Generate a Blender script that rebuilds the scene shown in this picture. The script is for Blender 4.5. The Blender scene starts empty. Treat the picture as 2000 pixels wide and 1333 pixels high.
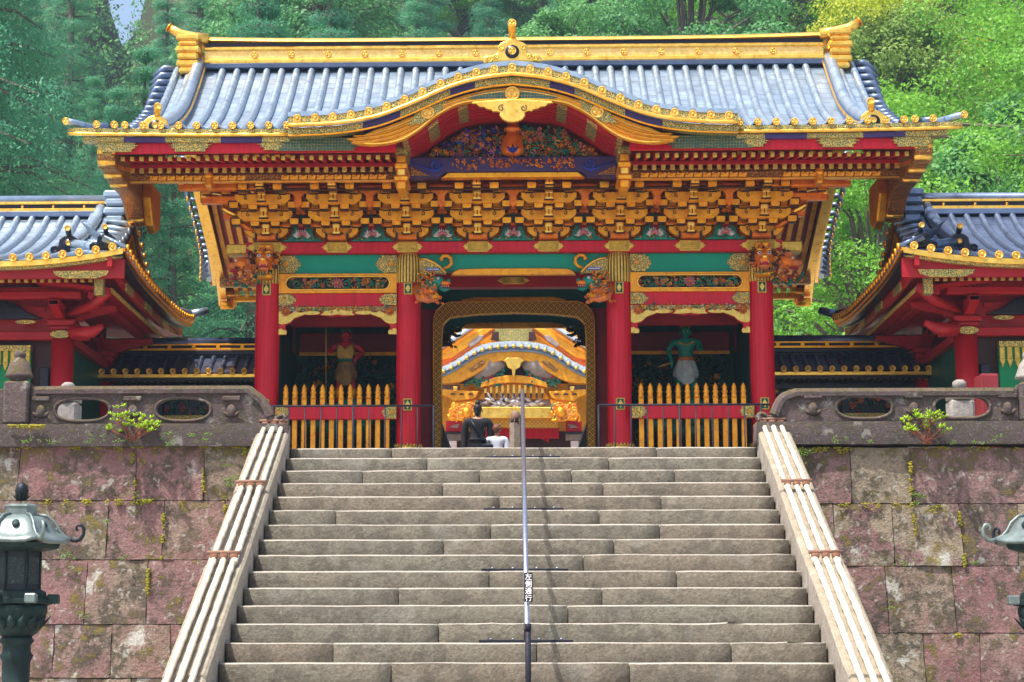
import bpy, bmesh, math, random
from mathutils import Vector, Matrix, noise
R = math.radians
SC = bpy.context.scene
COL = SC.collection
rnd = random.Random(7)

# ---------------------------------------------------------------- camera, world, sun, exposure
CF, CP, CYW, CZ, CPX, CPY = 4017.0, .15556, .02794, 1.6, 898.0, 666.5
cd = bpy.data.cameras.new('camera'); cam = bpy.data.objects.new('camera', cd); COL.objects.link(cam)
cd.sensor_width = 36; cd.lens = CF / 2000 * 36; cd.shift_x = (1000 - CPX) / 2000; cd.shift_y = 0
cd.clip_start = .1; cd.clip_end = 2000
cam.location = (0, 0, CZ); cam.rotation_euler = (math.pi / 2 + CP, 0, CYW)
SC.camera = cam
_f = Vector((-math.sin(CYW) * math.cos(CP), math.cos(CYW) * math.cos(CP), math.sin(CP)))
_r = Vector((math.cos(CYW), math.sin(CYW), 0)); _u = _r.cross(_f)
def at(px, py, Y):
    """world point seen at a photo pixel, at depth Y"""
    d = _f + _r * ((px - CPX) / CF) + _u * ((CPY - py) / CF)
    return d * (Y / d.y) + Vector((0, 0, CZ))

SUN_AZ, SUN_EL = R(48), R(64)
sdir = Vector((-math.sin(SUN_AZ) * math.cos(SUN_EL), -math.cos(SUN_AZ) * math.cos(SUN_EL), math.sin(SUN_EL)))
W = bpy.data.worlds.new('World'); SC.world = W; W.use_nodes = True
nt = W.node_tree; bg = nt.nodes['Background']
sky = nt.nodes.new('ShaderNodeTexSky'); sky.sky_type = 'NISHITA'; sky.sun_disc = False
sky.sun_elevation = SUN_EL; sky.sun_rotation = math.atan2(sdir.x, sdir.y); sky.air_density = 1.0; sky.dust_density = 4.0
nt.links.new(sky.outputs[0], bg.inputs[0]); bg.inputs[1].default_value = .15
sl = bpy.data.lights.new('sun', 'SUN'); so = bpy.data.objects.new('sun', sl); COL.objects.link(so)
sl.energy = 3.9; sl.angle = R(.5); sl.color = (1, .95, .87); so.location = (-20, -20, 40)
so.rotation_euler = sdir.to_track_quat('Z', 'Y').to_euler()
SC.view_settings.view_transform = 'Standard'; SC.view_settings.look = 'None'
SC.view_settings.exposure = .88; SC.view_settings.gamma = 1
SC.cycles.max_bounces = 7; SC.cycles.diffuse_bounces = 4; SC.cycles.glossy_bounces = 4
SC.cycles.transparent_max_bounces = 6; SC.cycles.volume_bounces = 0
SC.cycles.use_denoising = True
SC.cycles.caustics_reflective = True; SC.cycles.blur_glossy = 1.0
SC.cycles.sample_clamp_indirect = 6

# ---------------------------------------------------------------- mesh builder
def wloc(o):
    v = Vector((0, 0, 0))
    while o is not None:
        v = v + o.location; o = o.parent
    return v
def tag(o, label=None, cat=None, group=None, kind=None):
    if label: o['label'] = label
    if cat: o['category'] = cat
    if group: o['group'] = group
    if kind: o['kind'] = kind
    return o
def thing(name, loc, label, cat, group=None):
    o = bpy.data.objects.new(name, None); COL.objects.link(o); o.location = loc
    o.empty_display_size = .2
    return tag(o, label, cat, group)
def newobj(name, me, origin, parent=None):
    o = bpy.data.objects.new(name, me); COL.objects.link(o)
    if parent is not None:
        o.parent = parent; o.location = Vector(origin) - wloc(parent)
    else: o.location = origin
    return o
class MB:
    def __init__(s): s.v = []; s.f = []; s.m = []; s.s = []
    def add(s, vs, fs, m=0, sm=False):
        b = len(s.v); s.v += [tuple(v) for v in vs]
        for f in fs: s.f.append(tuple(i + b for i in f)); s.m.append(m); s.s.append(sm)
        return s
    def box(s, x0, x1, y0, y1, z0, z1, c=0, m=0):
        if c <= 0:
            vs = [(x, y, z) for z in (z0, z1) for y in (y0, y1) for x in (x0, x1)]
            return s.add(vs, [(0, 2, 3, 1), (4, 5, 7, 6), (0, 1, 5, 4), (2, 6, 7, 3), (0, 4, 6, 2), (1, 3, 7, 5)], m)
        vs = []; idx = {}
        X = (x0, x1); Y = (y0, y1); Z = (z0, z1)
        for i in (0, 1):
            for j in (0, 1):
                for k in (0, 1):
                    a = (1 - 2 * i) * c; b = (1 - 2 * j) * c; d = (1 - 2 * k) * c
                    for ax, p in enumerate(((X[i], Y[j] + b, Z[k] + d), (X[i] + a, Y[j], Z[k] + d), (X[i] + a, Y[j] + b, Z[k]))):
                        idx[i, j, k, ax] = len(vs); vs.append(p)
        fs = []
        q = ((0, 0), (1, 0), (1, 1), (0, 1))
        for e in (0, 1):
            fs.append([idx[e, a, b, 0] for a, b in q][::(-1 if e == 0 else 1)])
            fs.append([idx[a, e, b, 1] for a, b in q][::(1 if e == 0 else -1)])
            fs.append([idx[a, b, e, 2] for a, b in q][::(-1 if e == 0 else 1)])
        for a in (0, 1):
            for b in (0, 1):
                fs.append((idx[a, b, 0, 0], idx[a, b, 1, 0], idx[a, b, 1, 1], idx[a, b, 0, 1]))
                fs.append((idx[a, 0, b, 0], idx[a, 1, b, 0], idx[a, 1, b, 2], idx[a, 0, b, 2]))
                fs.append((idx[0, a, b, 1], idx[1, a, b, 1], idx[1, a, b, 2], idx[0, a, b, 2]))
                for k in (0, 1): fs.append((idx[a, b, k, 0], idx[a, b, k, 1], idx[a, b, k, 2]))
        return s.add(vs, fs, m)
    def tube(s, pts, r, n=8, m=0, cap=True, sm=True):
        pts = [Vector(p) for p in pts]; k = len(pts)
        rr = r if isinstance(r, (list, tuple)) else [r] * k
        t0 = (pts[1] - pts[0]).normalized()
        nrm = t0.orthogonal().normalized(); vs = []
        for i, p in enumerate(pts):
            t = (pts[min(i + 1, k - 1)] - pts[max(i - 1, 0)]).normalized()
            nrm = (nrm - t * nrm.dot(t))
            if nrm.length < 1e-6: nrm = t.orthogonal()
            nrm.normalize(); b = t.cross(nrm)
            for j in range(n):
                a = 2 * math.pi * j / n
                vs.append(p + (nrm * math.cos(a) + b * math.sin(a)) * rr[i])
        fs = [(i * n + j, i * n + (j + 1) % n, (i + 1) * n + (j + 1) % n, (i + 1) * n + j) for i in range(k - 1) for j in range(n)]
        s.add(vs, fs, m, sm)
        if cap:
            b = len(s.v) - len(vs)
            s.f.append(tuple(b + j for j in range(n))[::-1]); s.m.append(m); s.s.append(False)
            s.f.append(tuple(b + (k - 1) * n + j for j in range(n))); s.m.append(m); s.s.append(False)
        return s
    def lathe(s, prof, cx, cy, n=16, m=0, sm=True, ax='z', rot=0):
        vs = []; rows = []
        for r, z in prof:
            if abs(r) < 1e-4: rows.append([len(vs)] * n); vs.append((cx, cy, z) if ax == 'z' else (cx, z, cy)); continue
            rows.append([len(vs) + j for j in range(n)])
            for j in range(n):
                a = 2 * math.pi * j / n + rot; c, d = r * math.cos(a), r * math.sin(a)
                vs.append((cx + c, cy + d, z) if ax == 'z' else (cx + c, z, cy + d))
        fs = []
        for A, B in zip(rows, rows[1:]):
            for j in range(n):
                f = []
                for q_ in (A[j], A[(j + 1) % n], B[(j + 1) % n], B[j]):
                    if q_ not in f: f.append(q_)
                if len(f) > 2: fs.append(tuple(f))
        if prof[0][0] > 1e-4: fs.append(tuple(rows[0])[::-1])
        if prof[-1][0] > 1e-4: fs.append(tuple(rows[-1]))
        return s.add(vs, fs, m, sm)
    def ext(s, poly, pl, d0, d1, m=0, sm=False):
        n = len(poly)
        def P(a, b, d): return (a, d, b) if pl == 'xz' else ((d, a, b) if pl == 'yz' else (a, b, d))
        vs = [P(a, b, d0) for a, b in poly] + [P(a, b, d1) for a, b in poly]
        s.add(vs, [tuple(range(n)), tuple(range(n, 2 * n))[::-1]], m)
        b = len(s.v) - 2 * n
        for i in range(n):
            s.f.append((b + i, b + (i + 1) % n, b + n + (i + 1) % n, b + n + i)); s.m.append(m); s.s.append(sm)
        return s
    def grid(s, fn, nu, nv, m=0, sm=True):
        vs = [fn(i / nu, j / nv) for i in range(nu + 1) for j in range(nv + 1)]
        fs = [(i * (nv + 1) + j, (i + 1) * (nv + 1) + j, (i + 1) * (nv + 1) + j + 1, i * (nv + 1) + j + 1) for i in range(nu) for j in range(nv)]
        return s.add(vs, fs, m, sm)
    def band(s, xs, lo, hi, y0, y1, m=0):
        """solid strip along x between curves lo and hi, depth y0..y1; m may be a function of x"""
        for i in range(len(xs) - 1):
            a, b = xs[i], xs[i + 1]; mm = m((a + b) / 2) if callable(m) else m
            vs = [(a, y0, lo(a)), (b, y0, lo(b)), (b, y0, hi(b)), (a, y0, hi(a)), (a, y1, lo(a)), (b, y1, lo(b)), (b, y1, hi(b)), (a, y1, hi(a))]
            fs = [(0, 1, 2, 3), (7, 6, 5, 4), (0, 4, 5, 1), (3, 2, 6, 7)]
            if i == 0: fs.append((0, 3, 7, 4))
            if i == len(xs) - 2: fs.append((1, 5, 6, 2))
            s.add(vs, fs, mm)
        return s
    def blob(s, c, r, m=0, n=8, k=5, M=None):
        if not isinstance(r, (list, tuple, Vector)): r = (r, r, r)
        vs = []; c = Vector(c)
        for i in range(1, k):
            t = math.pi * i / k
            for j in range(n):
                a = 2 * math.pi * j / n
                vs.append(Vector((math.sin(t) * math.cos(a) * r[0], math.sin(t) * math.sin(a) * r[1], math.cos(t) * r[2])))
        vs += [Vector((0, 0, r[2])), Vector((0, 0, -r[2]))]
        if M is not None: vs = [M @ v for v in vs]
        vs = [v + c for v in vs]
        fs = [(i * n + j, (i + 1) * n + j, (i + 1) * n + (j + 1) % n, i * n + (j + 1) % n) for i in range(k - 2) for j in range(n)]
        t, b = (k - 1) * n, (k - 1) * n + 1
        fs += [(t, j, (j + 1) % n) for j in range(n)] + [(b, (k - 2) * n + (j + 1) % n, (k - 2) * n + j) for j in range(n)]
        return s.add(vs, fs, m, True)
    def petal(s, c, d, up, L, w, t, m=0):
        """pointed leaf or petal: base c, direction d, face normal up"""
        c = Vector(c); d = Vector(d).normalized(); up = Vector(up); sd = d.cross(up)
        sd = sd.normalized() if sd.length > 1e-6 else d.orthogonal().normalized(); up = sd.cross(d).normalized()
        vs = [c, c + d * L * .5 + sd * w / 2, c + d * L + up * t, c + d * L * .5 - sd * w / 2, c + d * L * .5 + up * t, c + d * L * .45 - up * t * .4]
        return s.add(vs, [(0, 1, 4), (1, 2, 4), (2, 3, 4), (3, 0, 4), (1, 0, 5), (2, 1, 5), (3, 2, 5), (0, 3, 5)], m, True)
    def flower(s, cx, y, cz, r, m1, m2, rings=3, n=9, seed=0):
        q = random.Random(seed)
        for k in range(rings):
            rr = r * (1 - k * .27)
            for i in range(n - k):
                a = 2 * math.pi * (i + .5 * k + q.random() * .2) / (n - k)
                d = Vector((math.cos(a), -.15 - .45 * k, math.sin(a)))
                s.petal((cx + math.cos(a) * rr * .15, y - .012 * k, cz + math.sin(a) * rr * .15), d, (0, -1, 0), rr * .9, rr * .5, rr * .16, m1 if k < rings - 1 else m2)
        return s.blob((cx, y - r * .4, cz), (r * .16, r * .2, r * .16), m2, 6, 4)
    def curl(s, cx, y, cz, r, m=0, a0=0, turns=1.3, sg=1, th=.012, n=5):
        pts = []; k = 14
        for i in range(k + 1):
            t = i / k; a = a0 + sg * turns * 2 * math.pi * t; rr = r * (1 - .8 * t)
            pts.append((cx + math.cos(a) * rr, y - .01 * t, cz + math.sin(a) * rr))
        return s.tube(pts, [th * (1 - .35 * i / k) for i in range(k + 1)], n, m)
    def build(s, name, mats, parent=None, origin=None, kind=None):
        if not isinstance(mats, (list, tuple)): mats = [mats]
        if origin is None:
            xs = [v[0] for v in s.v]; ys = [v[1] for v in s.v]; zs = [v[2] for v in s.v]
            origin = Vector(((min(xs) + max(xs)) / 2, (min(ys) + max(ys)) / 2, min(zs)))
        ox, oy, oz = origin
        me = bpy.data.meshes.new(name)
        me.from_pydata([(x - ox, y - oy, z - oz) for x, y, z in s.v], [], s.f)
        for m in mats: me.materials.append(m)
        if len(mats) > 1: me.polygons.foreach_set('material_index', s.m)
        if any(s.s): me.polygons.foreach_set('use_smooth', s.s)
        me.update()
        o = newobj(name, me, origin, parent)
        if kind: o['kind'] = kind
        return o
def fixn(o):
    bm = bmesh.new(); bm.from_mesh(o.data); bmesh.ops.recalc_face_normals(bm, faces=bm.faces); bm.to_mesh(o.data); bm.free(); return o
def dup(o, loc=None, parent='same', name=None):
    """copy one object, sharing its mesh, at a world location"""
    c = o.copy(); COL.objects.link(c)
    if name: c.name = name
    p = o.parent if parent == 'same' else parent
    c.parent = p
    if loc is not None: c.location = Vector(loc) - (wloc(p) if p else Vector())
    return c
def dup_tree(o, loc, parent='same'):
    kids = list(o.children); c = dup(o, loc, parent)
    for k in kids:
        d = k.copy(); COL.objects.link(d); d.parent = c
        for g in k.children:
            e = g.copy(); COL.objects.link(e); e.parent = d
    return c
def shape(name, loops, d0, d1, mat, parent=None, pl='xz', bev=.008, origin=None, extra=None, res=1):
    """solid cut from outline loops (first the outline, then its holes) with rounded edges"""
    cu = bpy.data.curves.new(name, 'CURVE'); cu.dimensions = '2D'; cu.fill_mode = 'BOTH'
    th = abs(d1 - d0); cu.extrude = max(th / 2 - bev, .0005); cu.bevel_depth = bev; cu.bevel_resolution = res; cu.offset = -bev
    for lp in loops:
        sp = cu.splines.new('POLY'); sp.points.add(len(lp) - 1)
        for i, (a, b) in enumerate(lp): sp.points[i].co = (a, b, 0, 1)
        sp.use_cyclic_u = True
    t = bpy.data.objects.new(name, cu); me = bpy.data.meshes.new_from_object(t)
    bpy.data.objects.remove(t); bpy.data.curves.remove(cu)
    mid = (d0 + d1) / 2; me.name = name
    P = {'xz': lambda v: (v.x, mid - v.z, v.y), 'yz': lambda v: (mid + v.z, v.x, v.y), 'xy': lambda v: (v.x, v.y, mid + v.z)}[pl]
    vs = [P(v.co) for v in me.vertices]; fs = [tuple(p.vertices) for p in me.polygons]
    bpy.data.meshes.remove(me)
    mb = MB(); mb.add(vs, fs, 0, False)
    if extra: extra(mb)
    return mb.build(name, mat, parent, origin)
def arc(cx, cz, rx, rz, a0, a1, n): return [(cx + rx * math.cos(R(a0 + (a1 - a0) * i / n)), cz + rz * math.sin(R(a0 + (a1 - a0) * i / n))) for i in range(n + 1)]
def interp(tab):
    """smooth curve through (x, z) points"""
    xs = [a for a, _ in tab]; zs = [b for _, b in tab]; n = len(tab)
    ms = []
    for i in range(n):
        if i == 0: ms.append((zs[1] - zs[0]) / (xs[1] - xs[0]))
        elif i == n - 1: ms.append((zs[-1] - zs[-2]) / (xs[-1] - xs[-2]))
        else: ms.append((zs[i + 1] - zs[i - 1]) / (xs[i + 1] - xs[i - 1]))
    def f(x):
        if x <= xs[0]: return zs[0] + ms[0] * (x - xs[0])
        if x >= xs[-1]: return zs[-1] + ms[-1] * (x - xs[-1])
        i = max(j for j in range(n - 1) if xs[j] <= x); h = xs[i + 1] - xs[i]; t = (x - xs[i]) / h
        return (2 * t**3 - 3 * t**2 + 1) * zs[i] + (t**3 - 2 * t**2 + t) * h * ms[i] + (-2 * t**3 + 3 * t**2) * zs[i + 1] + (t**3 - t**2) * h * ms[i + 1]
    return f
def lin(a, b, n): return [a + (b - a) * i / n for i in range(n + 1)]

# ---------------------------------------------------------------- materials
class NT:
    def __init__(s, name):
        s.mat = bpy.data.materials.new(name); s.mat.use_nodes = True; s.t = s.mat.node_tree
        s.b = s.t.nodes['Principled BSDF']; s.vec = None
    def n(s, ty, **k):
        o = s.t.nodes.new(ty)
        for a, v in k.items(): setattr(o, a, v)
        return o
    def l(s, a, b): s.t.links.new(a, b)
    def co(s, sc=1.0, rand=True, stretch=None):
        tc = s.n('ShaderNodeTexCoord'); out = tc.outputs['Object']
        if rand:
            oi = s.n('ShaderNodeObjectInfo'); mu = s.n('ShaderNodeMath', operation='MULTIPLY'); mu.inputs[1].default_value = 37
            s.l(oi.outputs['Random'], mu.inputs[0]); ad = s.n('ShaderNodeVectorMath', operation='ADD')
            s.l(out, ad.inputs[0]); s.l(mu.outputs[0], ad.inputs[1]); out = ad.outputs[0]
        mp = s.n('ShaderNodeMapping'); mp.inputs['Scale'].default_value = stretch or (sc, sc, sc); s.l(out, mp.inputs[0])
        return mp.outputs[0]
    def noise(s, v, sc, det=4, ro=.6):
        t = s.n('ShaderNodeTexNoise'); t.inputs['Scale'].default_value = sc; t.inputs['Detail'].default_value = det; t.inputs['Roughness'].default_value = ro
        s.l(v, t.inputs['Vector']); return t.outputs['Fac']
    def vor(s, v, sc, feat='F1', rnd_=1.0, out='Distance'):
        t = s.n('ShaderNodeTexVoronoi', feature=feat); t.inputs['Scale'].default_value = sc; t.inputs['Randomness'].default_value = rnd_
        s.l(v, t.inputs['Vector']); return t.outputs[out]
    def ramp(s, f, a, b, ca=(0, 0, 0, 1), cb=(1, 1, 1, 1)):
        r = s.n('ShaderNodeValToRGB'); r.color_ramp.elements[0].position = a; r.color_ramp.elements[1].position = b
        r.color_ramp.elements[0].color = ca; r.color_ramp.elements[1].color = cb; s.l(f, r.inputs[0]); return r.outputs[0]
    def mix(s, f, a, b, blend='MIX'):
        m = s.n('ShaderNodeMix', data_type='RGBA', blend_type=blend)
        for sock, v in ((m.inputs[0], f), (m.inputs[6], a), (m.inputs[7], b)):
            if isinstance(v, (int, float)): sock.default_value = v
            elif isinstance(v, tuple): sock.default_value = v if len(v) == 4 else (*v, 1)
            else: s.l(v, sock)
        return m.outputs[2]
    def math(s, op, a, b=0.0):
        m = s.n('ShaderNodeMath', operation=op)
        for sock, v in ((m.inputs[0], a), (m.inputs[1], b)):
            if isinstance(v, (int, float)): sock.default_value = v
            else: s.l(v, sock)
        return m.outputs[0]
    def rand(s): return s.n('ShaderNodeObjectInfo').outputs['Random']
    def up(s):
        g = s.n('ShaderNodeNewGeometry'); x = s.n('ShaderNodeSeparateXYZ'); s.l(g.outputs['Normal'], x.inputs[0]); return x.outputs[2]
    def done(s, col, rough=.5, metal=0.0, bump=None, bs=.3, bd=.01):
        for key, v in (('Base Color', col), ('Roughness', rough), ('Metallic', metal)):
            if isinstance(v, (int, float)): s.b.inputs[key].default_value = v
            elif isinstance(v, tuple): s.b.inputs[key].default_value = v if len(v) == 4 else (*v, 1)
            else: s.l(v, s.b.inputs[key])
        if bump is not None:
            bp = s.n('ShaderNodeBump'); bp.inputs['Strength'].default_value = bs; bp.inputs['Distance'].default_value = bd
            s.l(bump, bp.inputs['Height']); s.l(bp.outputs[0], s.b.inputs['Normal'])
        return s.mat
def lacquer(name, col, rough=.35, var=.25, metal=0.0, sc=3.0, bs=.15, dirt=.0):
    k = NT(name); v = k.co(); a = k.noise(v, sc, 5); b = k.noise(v, sc * 14, 3)
    c0 = tuple(c * (1 - var) for c in col); c1 = tuple(min(1, c * (1 + var * .6)) for c in col)
    c = k.mix(k.ramp(a, .3, .7), c0, c1)
    if dirt: c = k.mix(k.math('MULTIPLY', k.ramp(b, .5, .75), dirt), c, (.06, .05, .04))
    k.b.inputs['Specular IOR Level'].default_value = .3
    return k.done(c, k.ramp(b, .2, .8, (rough * .7,) * 3 + (1,), (min(1, rough * 1.4),) * 3 + (1,)), metal, b, bs, .004)
def goldmat(name, c0=(.98, .47, .035), c1=(.80, .31, .015), rough=.36, metal=.85, sc=6):
    k = NT(name); v = k.co(); a = k.noise(v, sc, 5); b = k.noise(v, 55, 3); w_ = k.ramp(k.noise(v, sc * 2.3, 6, .75), .52, .68)
    return k.done(k.mix(k.math('MULTIPLY', w_, .55), k.mix(k.ramp(a, .32, .68), c1, c0), tuple(x * f for x, f in zip(c1, (.38, .30, .5)))), k.ramp(a, .2, .8, (rough * .75,) * 3 + (1,), (rough * 1.4,) * 3 + (1,)), metal, b, .25, .004)
def filigree(name, bgc=(.02, .07, .05), sc=42, gc=(.85, .52, .12), rnd_=1.0, w=.1):
    k = NT(name); v = k.co(); e = k.vor(v, sc, 'DISTANCE_TO_EDGE', rnd_); nn = k.noise(v, sc * .7, 2)
    fac = k.ramp(k.math('ADD', e, k.math('MULTIPLY', nn, .12)), w, w + .05, (1, 1, 1, 1), (0, 0, 0, 1))
    a = k.noise(v, 5, 3)
    return k.done(k.mix(fac, bgc, k.mix(a, gc, tuple(c * .7 for c in gc))), .42, k.math('MULTIPLY', fac, .8), fac, .6, .006)
def tilemat(name, c0, c1, rough=.34, metal=.55):
    k = NT(name); v = k.co(); a = k.noise(v, 4, 6); b = k.noise(v, 40, 4)
    w = k.n('ShaderNodeTexWave', bands_direction='Y'); w.inputs['Scale'].default_value = 1.9; w.inputs['Distortion'].default_value = .25; k.l(k.co(1, False), w.inputs['Vector'])
    j = k.ramp(w.outputs['Fac'], .0, .05, (.55, .55, .55, 1), (1, 1, 1, 1))
    c = k.mix(k.ramp(a, .15, .9), c0, c1); c = k.mix(1.0, c, j, 'MULTIPLY'); c = k.mix(k.ramp(b, .62, .85), c, tuple(min(1, x * 1.25 + .02) for x in c1))
    return k.done(c, k.ramp(a, .2, .8, (rough * .7,) * 3 + (1,), (rough * 1.6,) * 3 + (1,)), metal, k.math('ADD', k.math('MULTIPLY', b, .3), j), .5, .006)
def stonemat(name, base, alt, crust=.45, lichen=.5, moss=.3, sc=1.0, rough=.9, bs=.7, per=.6, dist=.02, sunlit_top=None, third=None):
    """weathered stone: per-block hue, dark crust, pale lichen rings, moss on the upward faces"""
    k = NT(name); v = k.co(sc); r = k.rand()
    big = k.noise(v, 1.6, 5, .65); med = k.noise(v, 7, 6, .7); fine = k.noise(v, 38, 5, .7)
    c = k.mix(k.math('ADD', k.math('MULTIPLY', r, per), k.math('MULTIPLY', k.ramp(big, .35, .65), 1 - per)), base, alt)
    c = k.mix(k.ramp(fine, .25, .75), tuple(x * .6 for x in base), c) if False else k.mix(.55, c, k.mix(k.ramp(fine, .3, .7), tuple(x * .45 for x in base), tuple(min(1, x * 1.55) for x in alt)))
    if third:
        r2 = k.math('FRACT', k.math('ADD', k.math('MULTIPLY', r, 7.31), k.math('MULTIPLY', big, .9)))
        c = k.mix(k.math('MULTIPLY', k.ramp(r2, .45, .75), .75), c, k.mix(k.ramp(fine, .3, .7), tuple(x * .6 for x in third), tuple(x * 1.3 for x in third)))
    wv = k.n('ShaderNodeTexNoise'); wv.inputs['Scale'].default_value = 5; wv.inputs['Detail'].default_value = 5; k.l(v, wv.inputs['Vector'])
    wa = k.n('ShaderNodeVectorMath', operation='SCALE'); wa.inputs['Scale'].default_value = .55; k.l(wv.outputs['Color'], wa.inputs[0]); wb = k.n('ShaderNodeVectorMath', operation='ADD'); k.l(v, wb.inputs[0]); k.l(wa.outputs[0], wb.inputs[1]); vw = wb.outputs[0]
    cr = k.math('MULTIPLY', k.ramp(k.math('MULTIPLY', med, k.math('ADD', big, .5)), .46, .58), crust)
    c = k.mix(cr, c, (.065, .055, .042))
    ln = k.vor(vw, 1.7, 'F1'); ls = k.math('ADD', ln, k.math('MULTIPLY', fine, .45))
    lf = k.math('MULTIPLY', k.ramp(ls, .36, .46, (1, 1, 1, 1), (0, 0, 0, 1)), lichen)
    c = k.mix(lf, c, (.50, .49, .44))
    l2 = k.math('MULTIPLY', k.ramp(k.math('ADD', k.vor(vw, 8, 'F1'), k.math('MULTIPLY', fine, .5)), .38, .5, (1, 1, 1, 1), (0, 0, 0, 1)), lichen * .7)
    c = k.mix(l2, c, (.42, .41, .36))
    if moss:
        mf = k.math('MULTIPLY', k.ramp(k.math('ADD', k.math('MULTIPLY', k.up(), .45), med), .55, .68), moss)
        c = k.mix(mf, c, k.mix(fine, (.16, .17, .02), (.30, .18, .02)))
    if sunlit_top: c = k.mix(k.math('MULTIPLY', k.ramp(k.math('ADD', k.up(), k.math('MULTIPLY', fine, .3)), .5, .85), .85), c, sunlit_top)  # upward faces paler: sun highlight on treads and noses put into the colour
    h = k.math('ADD', k.math('MULTIPLY', med, 1.2), k.math('MULTIPLY', fine, .7))
    return k.done(c, rough, 0.0, h, bs, dist)
def leafmat(name, c0, c1, rough=.55, tr=.35):
    k = NT(name); g = k.n('ShaderNodeNewGeometry'); tc = k.n('ShaderNodeTexCoord')
    a = k.noise(tc.outputs['Object'], .45, 4); a2 = k.noise(tc.outputs['Object'], 2.2, 3); r = k.rand()
    f = k.math('ADD', k.math('MULTIPLY', g.outputs['Random Per Island'], .3), k.math('ADD', k.math('MULTIPLY', r, .3), k.math('MULTIPLY', k.ramp(k.math('ADD', k.math('MULTIPLY', a, .5), k.math('MULTIPLY', a2, .5)), .35, .65), .4)))
    c = k.mix(f, c0, c1)
    k.done(c, rough)
    ts = k.n('ShaderNodeBsdfTranslucent'); k.l(c, ts.inputs[0]); ms = k.n('ShaderNodeMixShader'); ms.inputs[0].default_value = tr
    k.l(k.b.outputs[0], ms.inputs[1]); k.l(ts.outputs[0], ms.inputs[2]); k.l(ms.outputs[0], k.t.nodes['Material Output'].inputs[0])
    return k.mat

GOLD = goldmat('gold_leaf')
GOLDB = goldmat('gold_bright', (1.0, .66, .14), (.92, .48, .06), .3, .9)
AMBER = goldmat('amber_lacquer', (.86, .23, .004), (.58, .11, .002), .36, .35)
OCHRE = goldmat('ochre_gold_paint', (.92, .42, .008), (.70, .25, .004), .42, .3)
FIL = filigree('gilt_filigree', (.03, .12, .07), 42, (.88, .56, .12), 1.0, .15)
FILR = filigree('gilt_filigree_on_brown', (.13, .035, .015), 36, (.80, .42, .06))
HEX = filigree('gilt_tortoiseshell_diaper', (.02, .10, .08), 26, (.85, .52, .12), .25, .07)
k = NT('gilt_lattice'); tc_ = k.n('ShaderNodeTexCoord'); mp_ = k.n('ShaderNodeMapping'); mp_.inputs['Rotation'].default_value = (0, R(45), 0); k.l(tc_.outputs['Object'], mp_.inputs[0])
mq_ = k.n('ShaderNodeMapping'); mq_.inputs['Scale'].default_value = (15, .001, 15); mq_.inputs['Location'].default_value = (0, .02, 0); k.l(mp_.outputs[0], mq_.inputs[0])
e_ = k.vor(mq_.outputs[0], 1, 'DISTANCE_TO_EDGE', 0.0); f_ = k.math('ADD', k.ramp(e_, .06, .14, (1, 1, 1, 1), (0, 0, 0, 1)), k.ramp(e_, .32, .42)); n_ = k.noise(tc_.outputs['Object'], 4, 4)
SCALE = k.done(k.mix(f_, k.mix(n_, (.22, .10, .015), (.34, .17, .02)), (.80, .48, .06)), .45, .5, f_, .6, .006)
def redlac(name, col):
    k = NT(name); v = k.co(); st = k.noise(k.co(stretch=(14, 14, .9)), 1.6, 5); a = k.noise(v, 1.4, 5); f = k.noise(v, 26, 5, .7)
    c = k.mix(k.ramp(st, .3, .7), tuple(x * .72 for x in col), tuple(min(1, x * 1.12) for x in col)); c = k.mix(k.math('MULTIPLY', k.ramp(a, .5, .75), .4), c, tuple(x * .5 + .012 for x in col))
    c = k.mix(k.math('MULTIPLY', k.ramp(f, .62, .75), .35), c, (.30, .12, .09)); k.b.inputs['Specular IOR Level'].default_value = .3
    return k.done(c, k.ramp(a, .3, .7, (.34,) * 3 + (1,), (.55,) * 3 + (1,)), 0.0, k.math('ADD', st, k.math('MULTIPLY', f, .4)), .18, .004)
RED = redlac('vermilion_lacquer', (.56, .004, .022))
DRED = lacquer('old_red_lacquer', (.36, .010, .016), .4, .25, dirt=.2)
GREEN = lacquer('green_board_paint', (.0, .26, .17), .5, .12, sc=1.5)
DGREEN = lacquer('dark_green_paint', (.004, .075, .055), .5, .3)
BLACK = lacquer('black_lacquer', (.010, .010, .022), .3, .4)
DBROWN = lacquer('dark_brown_lacquer', (.045, .012, .010), .45, .4)
PURPLE = lacquer('indigo_paint', (.05, .03, .13), .5, .3)
BLUE = lacquer('blue_pigment', (.02, .04, .32), .5, .3)
TEAL = lacquer('teal_pigment', (.01, .20, .16), .5, .35, sc=9)
LEAFG = lacquer('carved_leaf_green', (.06, .17, .09), .5, .5, sc=12)
PINK = lacquer('peony_pink', (.50, .16, .18), .55, .35, sc=12)
WHITE = lacquer('petal_white', (.62, .56, .56), .55, .25, sc=12)
CRIM = lacquer('peony_crimson', (.42, .015, .05), .5, .35, sc=12)
ORNG = lacquer('carved_orange', (.62, .17, .05), .5, .35, sc=12)
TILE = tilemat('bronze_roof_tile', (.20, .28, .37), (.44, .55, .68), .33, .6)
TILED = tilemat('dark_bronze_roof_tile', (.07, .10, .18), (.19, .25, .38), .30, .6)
STEP = stonemat('step_stone', (.19, .135, .095), (.16, .155, .12), .5, .12, .0, 1.0, .9, .9, .75, sunlit_top=(.46, .42, .36))  # last colour paints the sun-caught treads and noses
WALLM = stonemat('terrace_wall_stone', (.26, .10, .10), (.25, .165, .15), .85, .95, .75, 1.0, .92, 1.0, .5, .03, third=(.31, .27, .18))
BALM = stonemat('balustrade_stone', (.15, .07, .08), (.12, .10, .10), .8, .45, .3, 2.6, .9, 1.0, .3, .03)
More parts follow.
